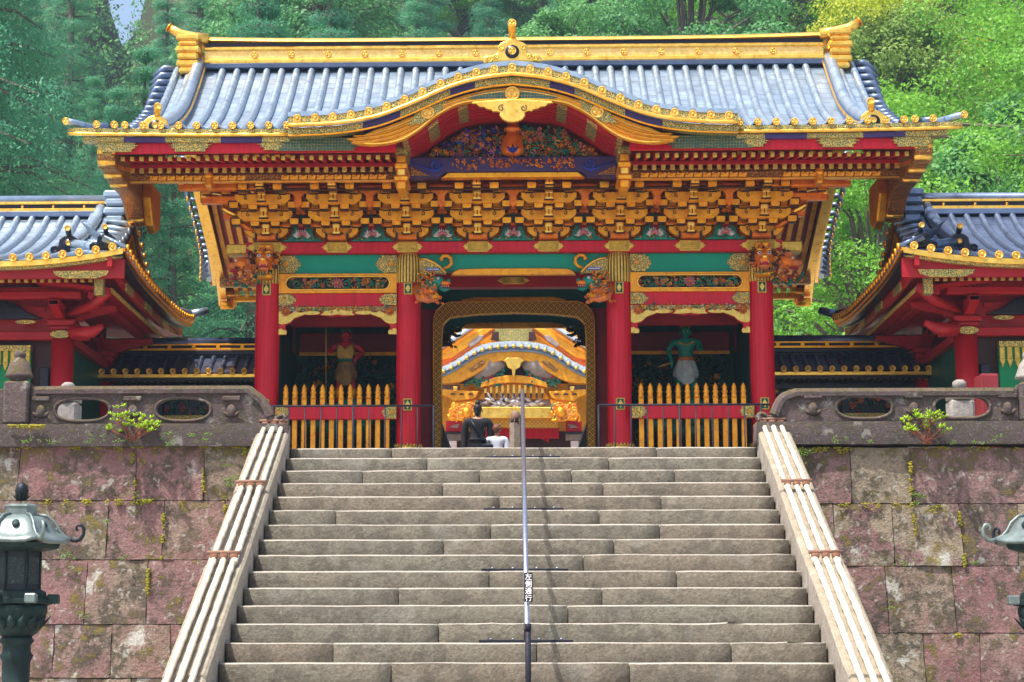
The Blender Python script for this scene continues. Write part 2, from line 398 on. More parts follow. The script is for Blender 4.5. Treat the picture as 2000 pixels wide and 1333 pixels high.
PRED = lacquer('pavilion_red', (.34, .004, .010), .45, .2, dirt=.2)
CURB = stonemat('curb_stone', (.12, .06, .065), (.09, .085, .08), .85, .4, .4, 2.4, .92, 1.0, .3, .03)
CHEEK = stonemat('cheek_stone', (.28, .215, .19), (.34, .31, .25), .25, .4, .18, 1.6, .85, .5, .3)
GREYST = stonemat('grey_stone', (.33, .29, .25), (.30, .28, .27), .3, .3, .1, 2.0)
# ================================================================ GROUND AND TERRACE
Z0 = 3.693; D0 = 20.087; RUN = .33; R0 = .132; RISE = .1503
XL, XR = -2.226, 2.335
def step_z(k): return Z0 if k == 0 else Z0 - R0 - RISE * (k - 1)
k_ = NT('gravel_ground'); v = k_.co(1, False); a_ = k_.noise(v, 30, 5); b_ = k_.noise(v, .8, 4)
GRAVEL = k_.done(k_.mix(k_.ramp(a_, .3, .7), (.26, .235, .20), k_.mix(b_, (.46, .43, .38), (.38, .34, .28))), .95, 0.0, a_, .6, .02)
k_ = NT('forest_soil'); v = k_.co(1, False); a_ = k_.noise(v, .35, 6); b_ = k_.noise(v, 3, 5)
SOIL = k_.done(k_.mix(k_.ramp(a_, .35, .65), k_.mix(b_, (.02, .035, .012), (.05, .08, .02)), k_.mix(b_, (.06, .045, .025), (.08, .09, .03))), .95, 0.0, b_, 1.0, .3)
def ground(name, x0, x1, y0, y1, z, mat, nx=1, ny=1):
    o = MB().grid(lambda u, w: (x0 + (x1 - x0) * u, y0 + (y1 - y0) * w, z), nx, ny, 0, False).build(name, mat, None, (0, 0, z), 'structure'); return o
ground('ground', -400, 400, -300, 20.6, 0, GRAVEL)
TERR = 3.69
ground('terrace_ground', -60, 60, 20.55, 64, TERR - .004, GRAVEL)
# raised stone floor that carries the gate
pl = MB(); pl.box(-5.2, 5.2, 25.6, 27.0, TERR - .3, TERR + .13, .012); pl.box(-4.6, 4.6, 26.2, 36.4, TERR - .3, TERR + .26, .012)
pl.build('gate_platform', GREYST, None, (0, 31, TERR), 'structure')
GZ = TERR + .264
CT = 4.72
for i_ in range(5): MB().box(-3, 3, 36.3 + .32 * i_, 38.4, GZ, GZ + .153 * (i_ + 1), .012).build('court_step', GREYST, None, (0, 37.3, GZ), 'structure')
MB().box(-14, 14, 37.7, 64, GZ - .5, CT, .01).build('rear_court_ground', GRAVEL, None, (0, 48, CT), 'structure')

# ================================================================ STAIRCASE
JT = {0: (764.6, 1282), 1: (834, 1189), 2: (708, 936.6, 1116.5, 1317), 3: (864.5, 1177.6), 4: (975, 1291), 5: (656, 1170), 6: (958, 1288),
      7: (866, 1199), 8: (1139,), 9: (955, 1321), 10: (778, 1175.7), 11: (1109,), 12: (856,), 13: (650.6, 1048, 1428), 14: (763.8, 1229)}
stair = thing('stone_staircase', (0, D0 - 4, 0), 'wide worn stone staircase of long blocks climbing to the painted gate', 'staircase')
def step_block(x0, x1, y, z0, z1, seed):
    q = random.Random(seed); mb = MB(); n = max(3, int((x1 - x0) / .14)); c = .010 + q.random() * .007
    prof = [(y + .5, z0), (y + .012, z0), (y + .002, z0 + .02), (y, (z0 + z1) / 2), (y, z1 - c), (y + c * .35, z1 - c * .3), (y + c * 1.3, z1), (y + .5, z1)]
    m = len(prof); g = .0035; dx = q.uniform(-.004, .004); vs = []
    for i in range(n + 1):
        x = x0 + g + (x1 - x0 - 2 * g) * i / n; e = .005 if i in (0, n) else 0
        for j, (py, pz) in enumerate(prof):
            w = noise.noise(Vector((x * 3.1 + seed, py * 3, pz * 5))) * .006 + noise.noise(Vector((x * 11, seed, pz * 20))) * .003 - max(0, noise.noise(Vector((x * 5.3, seed * 2.1, 7))) - .38) * .05 * (j in (4, 5)) * -1
            fr = 1 if 0 < j < m - 1 else 0
            vs.append((x, py + (w + e + dx) * fr, pz + ((w * .7 - e * .45) if j in (4, 5, 6) else (w * .15 if j == 7 else 0))))
    fs = [(i * m + j, (i + 1) * m + j, (i + 1) * m + j + 1, i * m + j + 1) for i in range(n) for j in range(m - 1)]
    fs += [tuple(range(m)), tuple(n * m + j for j in range(m))[::-1]]
    return mb.add(vs, fs, 0, True)
NS = 25
for k in range(NS):
    y = D0 - RUN * k; z1 = step_z(k); z0 = step_z(k + 1) if k < NS - 1 else 0
    if k in JT: xs = [at(px, 1295 - (z1 - 1.6) * 4017 / y, y).x for px in JT[k]]
    else:
        q = random.Random(k * 5 + 1); xs = [XL + q.uniform(1.0, 1.9), XL + q.uniform(2.7, 3.5)]
    b = [XL] + xs + [XR]
    for i in range(len(b) - 1):
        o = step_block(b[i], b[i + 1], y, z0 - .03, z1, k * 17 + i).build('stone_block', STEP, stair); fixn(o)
# solid core under the steps
o = MB().ext([(D0 + 1, 0), (D0 + 1, Z0 - .06), (D0 + .12, Z0 - .2)] + [(D0 - RUN * NS + .4, -.0)], 'yz', XL + .01, XR - .01).build('step_core', CURB, stair)

# sloping side stones with bamboo poles tied on them
SL = RISE / RUN
def cheek_z(y): return Z0 + .17 - SL * (D0 - y) + .02
BAMB = lacquer('pale_bamboo', (.66, .58, .45), .5, .35, sc=7, dirt=.35)
ROPE = lacquer('brown_hemp_cord', (.22, .10, .06), .9, .3, sc=40)
TIE = lacquer('weathered_bamboo', (.24, .13, .09), .6, .3, sc=9)
for sd in (-1, 1):
    xi = XL if sd < 0 else XR; nm = 'left' if sd < 0 else 'right'
    th_ = thing('stair_parapet', (xi + sd * .18, D0 - 4, 0), 'sloping stone parapet with bamboo poles on the %s side of the stairs' % nm, 'parapet', 'stone parapets beside the stairs')
    ys = [D0 + .02, 18.45, 16.85, 14.9, 13.2, 11.7]
    for i in range(5):
        ya, yb = ys[i + 1] + .004, ys[i] - .004; wv = .018 * (i % 2)
        W0 = .31
        xa, xb = (xi - W0 - .02, xi - .012) if sd < 0 else (xi + .012, xi + W0 + .02)
        mb = MB(); n = 8; P = []
        for j in range(n + 1):
            y = ya + (yb - ya) * j / n; z = cheek_z(y) - wv
            zl = max(z - .62, -.02)
            for (x, zz) in ((xa, zl), (xa, z - .02), (xa + .02, z), (xb - .02, z), (xb, z - .02), (xb, zl)):
                w = noise.noise(Vector((x * 4, y * 3, zz * 4 + i))) * .006
                P.append((x + w, y, zz + w if zz > 0 else zz))
        m = 6; fs = [(a * m + b, (a + 1) * m + b, (a + 1) * m + (b + 1) % m, a * m + (b + 1) % m) for a in range(n) for b in range(m)]
        fs += [tuple(range(m)), tuple(n * m + b for b in range(m))[::-1]]
        fixn(mb.add(P, fs, 0, False).build('parapet_stone', CHEEK, th_))
    # wall under the parapet stones
    MB().ext([(D0 + .02, 0), (D0 + .02, cheek_z(D0) - .5), (11.75, cheek_z(11.75) - .3), (11.75, 0)], 'yz', xi + sd * .03, xi + sd * .31).build('parapet_wall', CHEEK, th_)
    xs3 = [xi + sd * d for d in ((.085, .168, .25) if sd < 0 else (.075, .158, .24))]
    bt = thing('bamboo_guard', (xs3[1], 16.8, cheek_z(16.8)), 'three long bamboo poles tied with cord along the %s stair parapet' % nm, 'bamboo poles', 'bamboo poles on the parapets')
    seg = [(D0 + .06, 18.38), (18.52, 16.75), (16.92, 12.4)]
    for (ya, yb) in seg:
        for i, x in enumerate(xs3):
            q = random.Random(int(ya * 10) + i); pts = []; rr = []; n = 60; r0 = .023 + q.random() * .004
            fan = .012 * (i - 1) * sd
            for j in range(n + 1):
                t = j / n; y = ya + (yb - ya) * t
                node = (j % 9 == 4)
                pts.append((x + sd * .01 * (D0 - y) / 5 + q.uniform(-.003, .003) + fan * t, y, cheek_z(y) + .04 + q.uniform(-.002, .002))); rr.append(r0 * (1.13 if node else 1) * (1 - .1 * t))
            MB().tube(pts, rr, 9).build('bamboo_pole', BAMB, bt)
    for (yt, dz) in ((D0 - .02, .085), (18.42, .09), (16.83, .095)):
        dx = sd * .01 * (D0 - yt) / 5; z = cheek_z(yt) + dz
        q = random.Random(int(yt * 7)); xa, xb = xs3[0] + dx - sd * .055, xs3[2] + dx + sd * .055
        MB().tube([(xa, yt, z), ((xa + xb) / 2, yt, z + .006), (xb, yt, z + .002)], [.017, .015, .016], 8).build('cross_pole', TIE, bt)
        for x in xs3:
            mb = MB()
            for a in (-.012, .0, .012):
                mb.lathe([(.034, a - .006), (.038, a), (.034, a + .006)], 0, 0, 8)
            mb.v = [(x + dx + p[0] * .9, yt + p[2] + p[1] * .4, z - .022 + p[1] * 1.15) for p in mb.v]
            mb.build('cord_binding', ROPE, bt)

# ================================================================ RETAINING WALLS
WY = 20.05
def wall_block(c00, c10, c11, c01, seed, y0=WY, amp=.02):
    """irregular face stone; corners (x,z): lower left, lower right, upper right, upper left"""
    nx = max(4, int((c10[0] - c00[0]) / .09)); nz = max(4, int((c01[1] - c00[1]) / .1)); g = .002; vs = []
    for i in range(nx + 1):
        for j in range(nz + 1):
            u, w = i / nx, j / nz
            x = (c00[0] * (1 - u) + c10[0] * u) * (1 - w) + (c01[0] * (1 - u) + c11[0] * u) * w
            z = (c00[1] * (1 - u) + c10[1] * u) * (1 - w) + (c01[1] * (1 - u) + c11[1] * u) * w
            ed = 1 if (i in (0, nx) or j in (0, nz)) else 0
            q = Vector((x * 2.6 + seed * 3.7, seed, z * 2.6)); h = noise.noise(q) * amp + noise.noise(q * 3.3) * amp * .6 + noise.noise(q * 8) * amp * .3
            sx = (g + abs(noise.noise(Vector((z * 5, seed, 1)))) * .012) * (1 if i == 0 else (-1 if i == nx else 0)); sz = (g + abs(noise.noise(Vector((x * 5, seed, 4)))) * .012) * (1 if j == 0 else (-1 if j == nz else 0))
            vs.append((x + sx, y0 - h + ed * .006, z + sz))
    fs = [(i * (nz + 1) + j, (i + 1) * (nz + 1) + j, (i + 1) * (nz + 1) + j + 1, i * (nz + 1) + j + 1) for i in range(nx) for j in range(nz)]
    ring = [i * (nz + 1) for i in range(nx + 1)] + [nx * (nz + 1) + j for j in range(1, nz + 1)] + [i * (nz + 1) + nz for i in range(nx - 1, -1, -1)] + [j for j in range(nz - 1, 0, -1)]
    n0 = len(vs); L = len(ring); vs += [vs[r] for r in ring] + [(vs[r][0], y0 + .3, vs[r][2]) for r in ring]
    fs += [(n0 + i, n0 + L + i, n0 + L + (i + 1) % L, n0 + (i + 1) % L) for i in range(L)]
    return MB().add(vs, fs, 0, True)
def W_(px, py): p = at(px, py, WY); return (p.x, p.z)
for sd in (-1, 1):
    nm = 'left' if sd < 0 else 'right'
    wall = thing('retaining_wall', (sd * 4.5, WY, 0), 'reddish lichen covered block retaining wall %s of the stairs' % nm, 'wall', 'terrace retaining walls')
    if sd < 0:
        rows = [868, 978, 1094, 1220, 1325, 1420]; cols = [[(-700, -700), (-330, -330), (42, 30), (268, 263), (400, 396), (562, 545)], [(-560, -560), (-240, -245), (40, 38), (213, 205), (321, 316), (440, 437), (620, 560)],
            [(-400, -400), (-120, -125), (30, 30), (171, 163), (289, 285), (560, 540)], [(-520, -520), (-200, -200), (-20, -20), (107, 101), (219, 214), (333, 331), (540, 520)], [(-420, -420), (-60, -60), (150, 150), (256, 256), (520, 500)]]
    else:
        rows = [874, 984, 1106, 1237, 1345, 1440]; cols = [[(1480, 1500), (1660, 1664), (1777, 1782), (2080, 2085), (2360, 2360), (2700, 2700)], [(1500, 1540), (1627, 1632), (1742, 1748), (1872, 1885), (1988, 1990), (2240, 2240), (2500, 2500)],
            [(1520, 1560), (1728, 1738), (1858, 1870), (2060, 2060), (2300, 2300), (2600, 2600)], [(1560, 1600), (1803, 1810), (1913, 1918), (2130, 2130), (2420, 2420)], [(1580, 1600), (1720, 1722), (1880, 1880), (2040, 2040), (2300, 2300)]]
    for r in range(5):
        zt0, zb0 = rows[r], rows[r + 1]
        for i in range(len(cols[r]) - 1):
            (a0, a1), (b0, b1) = cols[r][i], cols[r][i + 1]
            A = W_(a1, zb0); B = W_(b1, zb0); C = W_(b0, zt0); D = W_(a0, zt0)
            off = lambda p, s_: (p[0], p[1] + s_)
            fixn(wall_block(A, B, C, D, r * 31 + i * 7 + (50 if sd > 0 else 0), amp=.026).build('stone_block', WALLM, wall))
    # lower courses below the frame
    zb = min(W_(1000, rows[-1])[1], 1.05); q = random.Random(5 + sd)
    for r in range(2):
        z1 = zb - r * .52; z0_ = max(z1 - .52, 0) if r < 1 else 0; x = 2.2
        while x < 9.5:
            w = q.uniform(.55, .95); a, b = (x, x + w) if sd > 0 else (-x - w, -x)
            fixn(wall_block((a, z0_), (b, z0_), (b, z1), (a, z1), r * 13 + int(x * 9), amp=.02).build('stone_block', WALLM, wall)); x += w
    MB().box(sd * 2.24 if sd > 0 else -11.5, 11.5 if sd > 0 else -2.24, WY + .2, WY + .55, 0, 3.70).build('wall_core', CURB, wall)

# moss and little weeds growing from joints (nobody could count them)
MOSS = leafmat('moss', (.16, .22, .012), (.42, .30, .02), .9, .1)
WEED = leafmat('weed_leaf', (.14, .30, .03), (.30, .46, .06), .6, .35)
q = random.Random(11); mo = MB(); we = MB()
def moss_line(pa, pb, dens, w, y=WY - .01):
    n = int((Vector(pb) - Vector(pa)).length * dens * 1.3)
    for _ in range(n):
        t = q.random(); px = pa[0] * (1 - t) + pb[0] * t; py = pa[1] * (1 - t) + pb[1] * t
        if noise.noise(Vector((px * .05, py * .05, 3))) < -.02 + .3 * q.random(): continue
        p = at(px + q.gauss(0, 1.5), py + abs(q.gauss(0, w)) - 2, y - q.random() * .02); r = q.uniform(.003, .011)
        mo.blob((p.x, p.y, p.z), (r * 1.6, r, r * .9), 0, 5, 3)
moss_line((20, 871), (560, 871), 3.0, 3.5); moss_line((1510, 876), (1680, 876), 2.2, 5); moss_line((1780, 874), (2000, 876), 1.2, 3)
moss_line((80, 978), (300, 978), 2.0, 5); moss_line((398, 872), (396, 976), 1.4, 9); moss_line((320, 980), (316, 1090), 4, 6)
moss_line((290, 1100), (286, 1200), 2, 7); moss_line((440, 980), (438, 1040), 3, 6); moss_line((268, 880), (262, 975), 1.2, 8); moss_line((480, 870), (465, 935), 4, 8); moss_line((230, 876), (300, 905), 2.4, 9)
moss_line((1777, 890), (1782, 984), 4, 6); moss_line((1872, 990), (1885, 1100), 3, 6); moss_line((1640, 985), (1760, 985), 1.2, 6); moss_line((1780, 985), (1790, 1040), 2.4, 9); moss_line((1830, 1238), (1880, 1238), 2, 5); moss_line((1545, 880), (1575, 940), 3, 8); moss_line((1790, 985), (1870, 992), 2, 7)
moss_line((0, 832), (120, 832), 3, 3, 19.93)
mo.build('moss', MOSS, None, (0, WY, 3), 'stuff')
def weed(px, py, s, n, y=WY - .06):
    if py < 880: y = 19.9
    for _ in range(n):
        p = at(px + q.gauss(0, s), py - abs(q.gauss(0, s * .7)), y)
        for k in range(4):
            a = q.random() * 6.28
            we.petal(p, (math.cos(a), -.4, math.sin(a) * .6 + .35), (0, -.6, 1), q.uniform(.02, .04), .016, .004)
for a in [(52, 866, 10, 8), (105, 867, 9, 5), (186, 865, 12, 10), (236, 866, 9, 6), (330, 866, 6, 4), (400, 866, 8, 5), (446, 950, 9, 9), (258, 972, 9, 9), (438, 912, 9, 7), (495, 885, 12, 16), (465, 940, 10, 10), (128, 1092, 12, 10), (160, 1210, 7, 6),
          (208, 1020, 3, 4), (1640, 866, 8, 6), (1790, 975, 8, 9), (1785, 985, 10, 8), (1620, 1040, 4, 7), (1900, 1102, 5, 6), (1762, 1105, 9, 7), (1738, 1190, 4, 5), (1570, 890, 9, 18), (1562, 915, 6, 8), (1700, 866, 9, 3), (1905, 868, 8, 5), (1940, 866, 9, 5), (240, 1095, 6, 5), (330, 873, 5, 4), (374, 852, 4, 6), (333, 850, 4, 5), (408, 852, 3, 4), (1290 + 570, 868, 6, 4)]:
    weed(*a)
we.build('weeds', WEED, None, (0, WY, 3), 'stuff')

# ================================================================ STONE BALUSTRADES
def mirror_poly(p): return [(-x, z) for x, z in p][::-1]
BY = 20.12
for sd in (-1, 1):
    nm = 'left' if sd < 0 else 'right'
    bal = thing('stone_balustrade', (sd * 3.7, BY, 3.75), 'weathered stone balustrade with two oval openings and curled end %s of the stairs' % nm, 'balustrade', 'stone balustrades on the terrace edge')
    xe = 2.262 if sd < 0 else 2.345
    c0, c1 = (-11.0, -xe + .02) if sd < 0 else (xe - .02, 11.0)
    mb = wall_block((c0, 3.70), (c1, 3.70), (c1, 3.93), (c0, 3.93), 3 + sd, BY - .16, .008)
    fixn(mb.build('base_curb', CURB, bal))
    top = 4.31 if sd < 0 else 4.262
    z0 = 3.932
    X = (lambda d: -(xe + d)) if sd < 0 else (lambda d: xe + d)
    # outline from the curl end outwards (distance d from the end)
    ol = [(.03, z0), (.0, z0 + .05), (.005, z0 + .085), (.04, z0 + .11), (.08, z0 + .10), (.115, z0 + .07), (.14, z0 + .075), (.17, z0 + .11), (.20, z0 + .18), (.235, z0 + .25), (.275, z0 + .29)]
    ol += [(.275 + .115 * math.sin(R(a)), top - .07 + .07 * (1 - math.cos(R(a))) if False else z0 + .29 + (top - z0 - .29) * math.sin(R(a))) for a in (20, 40, 60, 80, 90)]
    ol += [(2.55, top), (2.55, z0)]
    ov = []
    for cxp in ((1.03, 2.03) if sd < 0 else (1.05, 2.0)):
        n = 28; ov.append([(cxp + .275 * math.copysign(abs(math.cos(2 * math.pi * i / n)) ** .75, math.cos(2 * math.pi * i / n)), z0 + .145 + .115 * math.copysign(abs(math.sin(2 * math.pi * i / n)) ** .85, math.sin(2 * math.pi * i / n))) for i in range(n)])
    TP = lambda lp: [(X(d), z) for d, z in lp]
    shape('openwork_panel', [TP(ol)] + [TP(o_) for o_ in ov], BY - .05, BY + .08, BALM, bal, 'xz', .012)
    for o_ in ov:                                     # raised rims round the openings
        m_ = MB(); pts = [(X(d), BY - .052, z) for d, z in o_]; m_.tube(pts + [pts[0]], .017, 6, cap=False); m_.build('opening_rim', BALM, bal)
    # handrail stone that follows the top and curls down
    path = ol[7:-2] + [(.8, top), (1.6, top), (2.5, top)]
    path = [(d, z - .035) for d, z in path]
    m_ = MB(); pr = [(-.085, -.04), (-.09, 0), (-.07, .035), (.0, .045), (.09, .035), (.10, -.04)]
    vs = []
    for i, (d, z) in enumerate(path):
        a = path[max(i - 1, 0)]; b = path[min(i + 1, len(path) - 1)]; t = Vector((b[0] - a[0], b[1] - a[1])).normalized(); nn = (-t.y, t.x)
        for (py, pz) in pr: vs.append((X(d + nn[0] * pz), BY + py, z + nn[1] * pz))
    m = len(pr); n = len(path)
    fs = [(i * m + j, i * m + (j + 1) % m, (i + 1) * m + (j + 1) % m, (i + 1) * m + j) for i in range(n - 1) for j in range(m)] + [tuple(range(m)), tuple((n - 1) * m + j for j in range(m))]
    fixn(m_.add(vs, fs, 0, False).build('handrail_stone', BALM, bal))
    # scroll at the very end and lotus supports between the ovals
    m_ = MB().tube([(X(.055 + .03 * math.cos(a_ / 3)), BY - .06, z0 + .055 + .03 * math.sin(a_ / 3)) for a_ in range(16)], .014, 6); m_.build('scroll_end', BALM, bal)
    for d in (.55, 1.53, 2.44):
        m_ = MB(); m_.box(min(X(d - .09), X(d + .09)), max(X(d - .09), X(d + .09)), BY - .085, BY - .04, z0 + .23, z0 + .275, .008)
        m_.blob((X(d), BY - .05, z0 + .13), (.05, .04, .07), 0, 10, 6)
        for s_ in (-1, 1): m_.petal((X(d), BY - .06, z0 + .06), (s_, -.1, .7), (0, -1, 0), .12, .05, .012)
        m_.build('carved_strut', BALM, bal)
    # newel post with a bell shaped finial
    px_ = X(2.68)
    pst = MB().box(px_ - .125, px_ + .125, BY - .13, BY + .12, z0, top + .05, .02).build('newel_post', BALM, bal)
    f = top + .05
    MB().lathe([(.09, f), (.09, f + .035), (.145, f + .05), (.135, f + .075), (.115, f + .13), (.095, f + .19), (.06, f + .235), (.05, f + .245), (.06, f + .26), (.062, f + .285), (.045, f + .31), (.01, f + .325)], px_, BY, 18).build('finial', GREYST if sd > 0 else BALM, pst)
    # next panel outside the frame
    a_, b_ = sorted((X(2.81), X(5.2))); MB().box(a_, b_, BY - .05, BY + .08, z0, top - .02, .01).build('openwork_panel', BALM, bal)

# stone finial posts of an inner railing, seen over and through the balustrades
for (px, nm, Y) in ((133, 'left', 21.6), (1874, 'right', 21.6)):
    p = at(px, 760, Y); t = thing('stone_post', (p.x, Y, TERR), 'short grey stone post with ball cap standing behind the %s balustrade' % nm, 'stone post', 'stone posts on the terrace')
    zt = at(px, 765 if px < 1000 else 760, Y).z
    MB().box(p.x - .13, p.x + .13, Y - .13, Y + .13, TERR, zt - .12, .03).build('shaft', GREYST, t)
    MB().lathe([(.15, zt - .12), (.155, zt - .08), (.10, zt - .03), (.06, zt), (.055, zt + .015), (.075, zt + .03), (.072, zt + .07), (.04, zt + .095), (.005, zt + .10)], p.x, Y, 16).build('ball_cap', GREYST, t)
    s_ = 1 if px < 1000 else -1
    shape('curved_brace', [[(p.x + s_ * .13, TERR), (p.x + s_ * .13, TERR + .42), (p.x + s_ * .25, TERR + .36), (p.x + s_ * .42, TERR + .22), (p.x + s_ * .55, TERR + .16), (p.x + s_ * .55, TERR)]], Y - .08, Y + .08, GREYST, t)
# red hydrant cabinet on the right
REDP = lacquer('red_paint_metal', (.20, .02, .025), .45, .3)
pa = at(1915, 765, 21.9); pb = at(1948, 731, 21.9)
t = thing('hydrant_cabinet', (pa.x + .1, 21.9, TERR), 'red metal hydrant cabinet standing behind the right balustrade near the newel', 'cabinet')
MB().box(pa.x, pb.x, 21.85, 22.2, TERR, pb.z, .012).build('body', REDP, t)
MB().box(pa.x + .03, pb.x - .008, 21.838, 21.85, TERR + .1, pb.z - .02, .004).build('door', REDP, t)
MB().box(pa.x + .045, pa.x + .075, 21.832, 21.839, TERR + .48, TERR + .56, .002).build('label_plate', WHITE, t)

# ================================================================ AZALEAS ON THE WALL
AZL = leafmat('azalea_leaf', (.42, .66, .02), (.62, .80, .05), .5, .45)
TWIG = lacquer('red_brown_twig', (.30, .10, .06), .8, .3, sc=20)
def azalea(px, py, wpx, hpx, seed, lab):
    q = random.Random(seed); b = at(px, py, 19.9); s = 19.9 / 4017
    t = thing('azalea_bush', b, lab, 'shrub', 'azaleas rooted in the wall'); st = MB(); lf = MB()
    for i in range(17):
        a = q.uniform(-1, 1); d = q.uniform(-.14, .12); h = q.uniform(.35, 1) * (1 - .45 * abs(a) ** 2) * hpx * s
        e = b + Vector((a * wpx * s * .5, d - .05, h)); m_ = b + Vector((a * wpx * s * .16 + q.uniform(-.02, .02), d * .4, h * .45))
        st.tube([b + Vector((q.uniform(-.05, .05), q.uniform(-.02, .02), 0)), m_, e], [.0045, .0035, .002], 5)
        tips = [e]
        for _ in range(2):
            e2 = m_.lerp(e, q.uniform(.4, .9)) + Vector((q.gauss(0, .04), q.gauss(0, .03), q.uniform(.0, .05))); st.tube([m_.lerp(e, .4), e2], [.003, .002], 4); tips.append(e2)
        for p in tips:
            for k in range(9):
                an = q.random() * 6.28; el = q.uniform(.1, 1.1)
                lf.petal(p, (math.cos(an) * math.cos(el), math.sin(an) * math.cos(el), math.sin(el)), (0, -.3, 1), q.uniform(.034, .055), .022, .004)
    st.build('branches', TWIG, t, b); lf.build('foliage', AZL, t, b)
azalea(258, 862, 100, 74, 3, 'sparse azalea bush with reddish stems on the left wall edge')
azalea(1812, 868, 112, 76, 8, 'bright lime leaved azalea bush on the right wall edge')

# ================================================================ CENTRE HANDRAIL
STEEL = lacquer('steel_pipe', (.42, .43, .52), .28, .15, metal=.85, sc=20)
IRON = lacquer('black_iron', (.010, .010, .02), .65, .3)
hr = thing('handrail', (.075, 17, 2), 'single steel handrail running up the middle of the stairs', 'handrail')
def rail_z(y): return 4.245 - .4285 * (20.1 - y)
hx = lambda y: .055 + .01 * (20.1 - y) / 5.6
MB().tube([(hx(20.13), 20.13, rail_z(20.13) - .0), (hx(17.3), 17.3, rail_z(17.3)), (hx(14.5), 14.5, rail_z(14.5))], .0195, 12).build('rail_pipe', STEEL, hr)
for kk in (1, 5, 9, 13, 17):
    y = D0 - RUN * kk + .12; z = step_z(kk)
    if kk < 17:
        MB().tube([(hx(y), y, z), (hx(y), y, rail_z(y) - .012)], .015, 8).build('post', IRON, hr)
        MB().box(hx(y) - .36, hx(y) + .36, y - .05, y + .03, z, z + .022, .003).build('foot_plate', IRON, hr)
        for dx in (-.27, -.1, .1, .27): MB().lathe([(.011, z + .022), (.011, z + .032), (.004, z + .036)], hx(y) + dx, y - .015, 6).build('bolt', STEEL, hr)
y = 14.5; MB().tube([(hx(y) + .006, y, step_z(17)), (hx(y) + .006, y, rail_z(y) - .0)], .021, 12).build('post', IRON, hr)
MB().tube([(hx(y) + .006, y, rail_z(y) - .02), (hx(y) + .006, y, rail_z(y) + .03)], .024, 12).build('pipe_collar', IRON, hr)
# hanging sign
sy = 14.84; sz = rail_z(sy); p0 = at(1023.5, 1119, sy); p1 = at(1040.5, 1176, sy)
sg_ = thing('notice_board', ((p0.x + p1.x) / 2, sy, p1.z), 'narrow black notice with white vertical lettering fixed to the handrail', 'sign')
MB().box(p0.x, p1.x, sy - .006, sy + .006, p1.z, p0.z, .002).build('board', IRON, sg_)
MB().tube([(p0.x + .01, sy + .004, p0.z - .01), (hx(sy), sy + .01, sz)], .004, 5).build('clip', STEEL, sg_)
WPT = lacquer('white_print', (.85, .85, .85), .6, .05)
for i, ch in enumerate('左側通行'):
    cu = bpy.data.curves.new('letter', 'FONT'); cu.body = ch; cu.size = .05; cu.align_x = 'CENTER'; cu.align_y = 'CENTER'; cu.extrude = .0008; cu.offset = .0006
    t_ = bpy.data.objects.new('letter', cu); me = bpy.data.meshes.new_from_object(t_); bpy.data.objects.remove(t_)
    vs = [v_.co.copy() for v_ in me.vertices]; fs = [tuple(p_.vertices) for p_ in me.polygons]; bpy.data.meshes.remove(me)
    cx = (min(v_.x for v_ in vs) + max(v_.x for v_ in vs)) / 2; cy = (min(v_.y for v_ in vs) + max(v_.y for v_ in vs)) / 2
    zc = p0.z - (p0.z - p1.z) * (.135 + .243 * i)
    MB().add([((p0.x + p1.x) / 2 + v_.x - cx, sy - .0075 - v_.z, zc + v_.y - cy) for v_ in vs], fs).build('letter', WPT, sg_)

# black railing at the back of the landing
for sd in (-1, 1):
    nm = 'left' if sd < 0 else 'right'; Y = 24.3
    xa, xb = (-3.05, -.99) if sd < 0 else (.97, 3.0)
    rl = thing('iron_railing', ((xa + xb) / 2, Y, TERR), 'thin black iron railing in front of the %s guardian bay' % nm, 'railing', 'iron railings before the gate')
    zt = TERR + .945
    MB().tube([(xa, Y, zt), (xb, Y, zt)], .013, 6).build('top_rail', IRON, rl)
    MB().tube([(xa, Y, TERR + .08), (xb, Y, TERR + .08)], .011, 6).build('bottom_rail', IRON, rl)
    x = xb - .0 if sd < 0 else xa
    i = 0
    while (x > xa if sd < 0 else x < xb):
        MB().tube([(x, Y, TERR), (x, Y, zt)], .014 if i % 5 == 0 else .008, 6).build('post' if i % 5 == 0 else 'baluster', IRON, rl)
        x += sd * .192 * (-1 if False else 1) if True else 0; i += 1

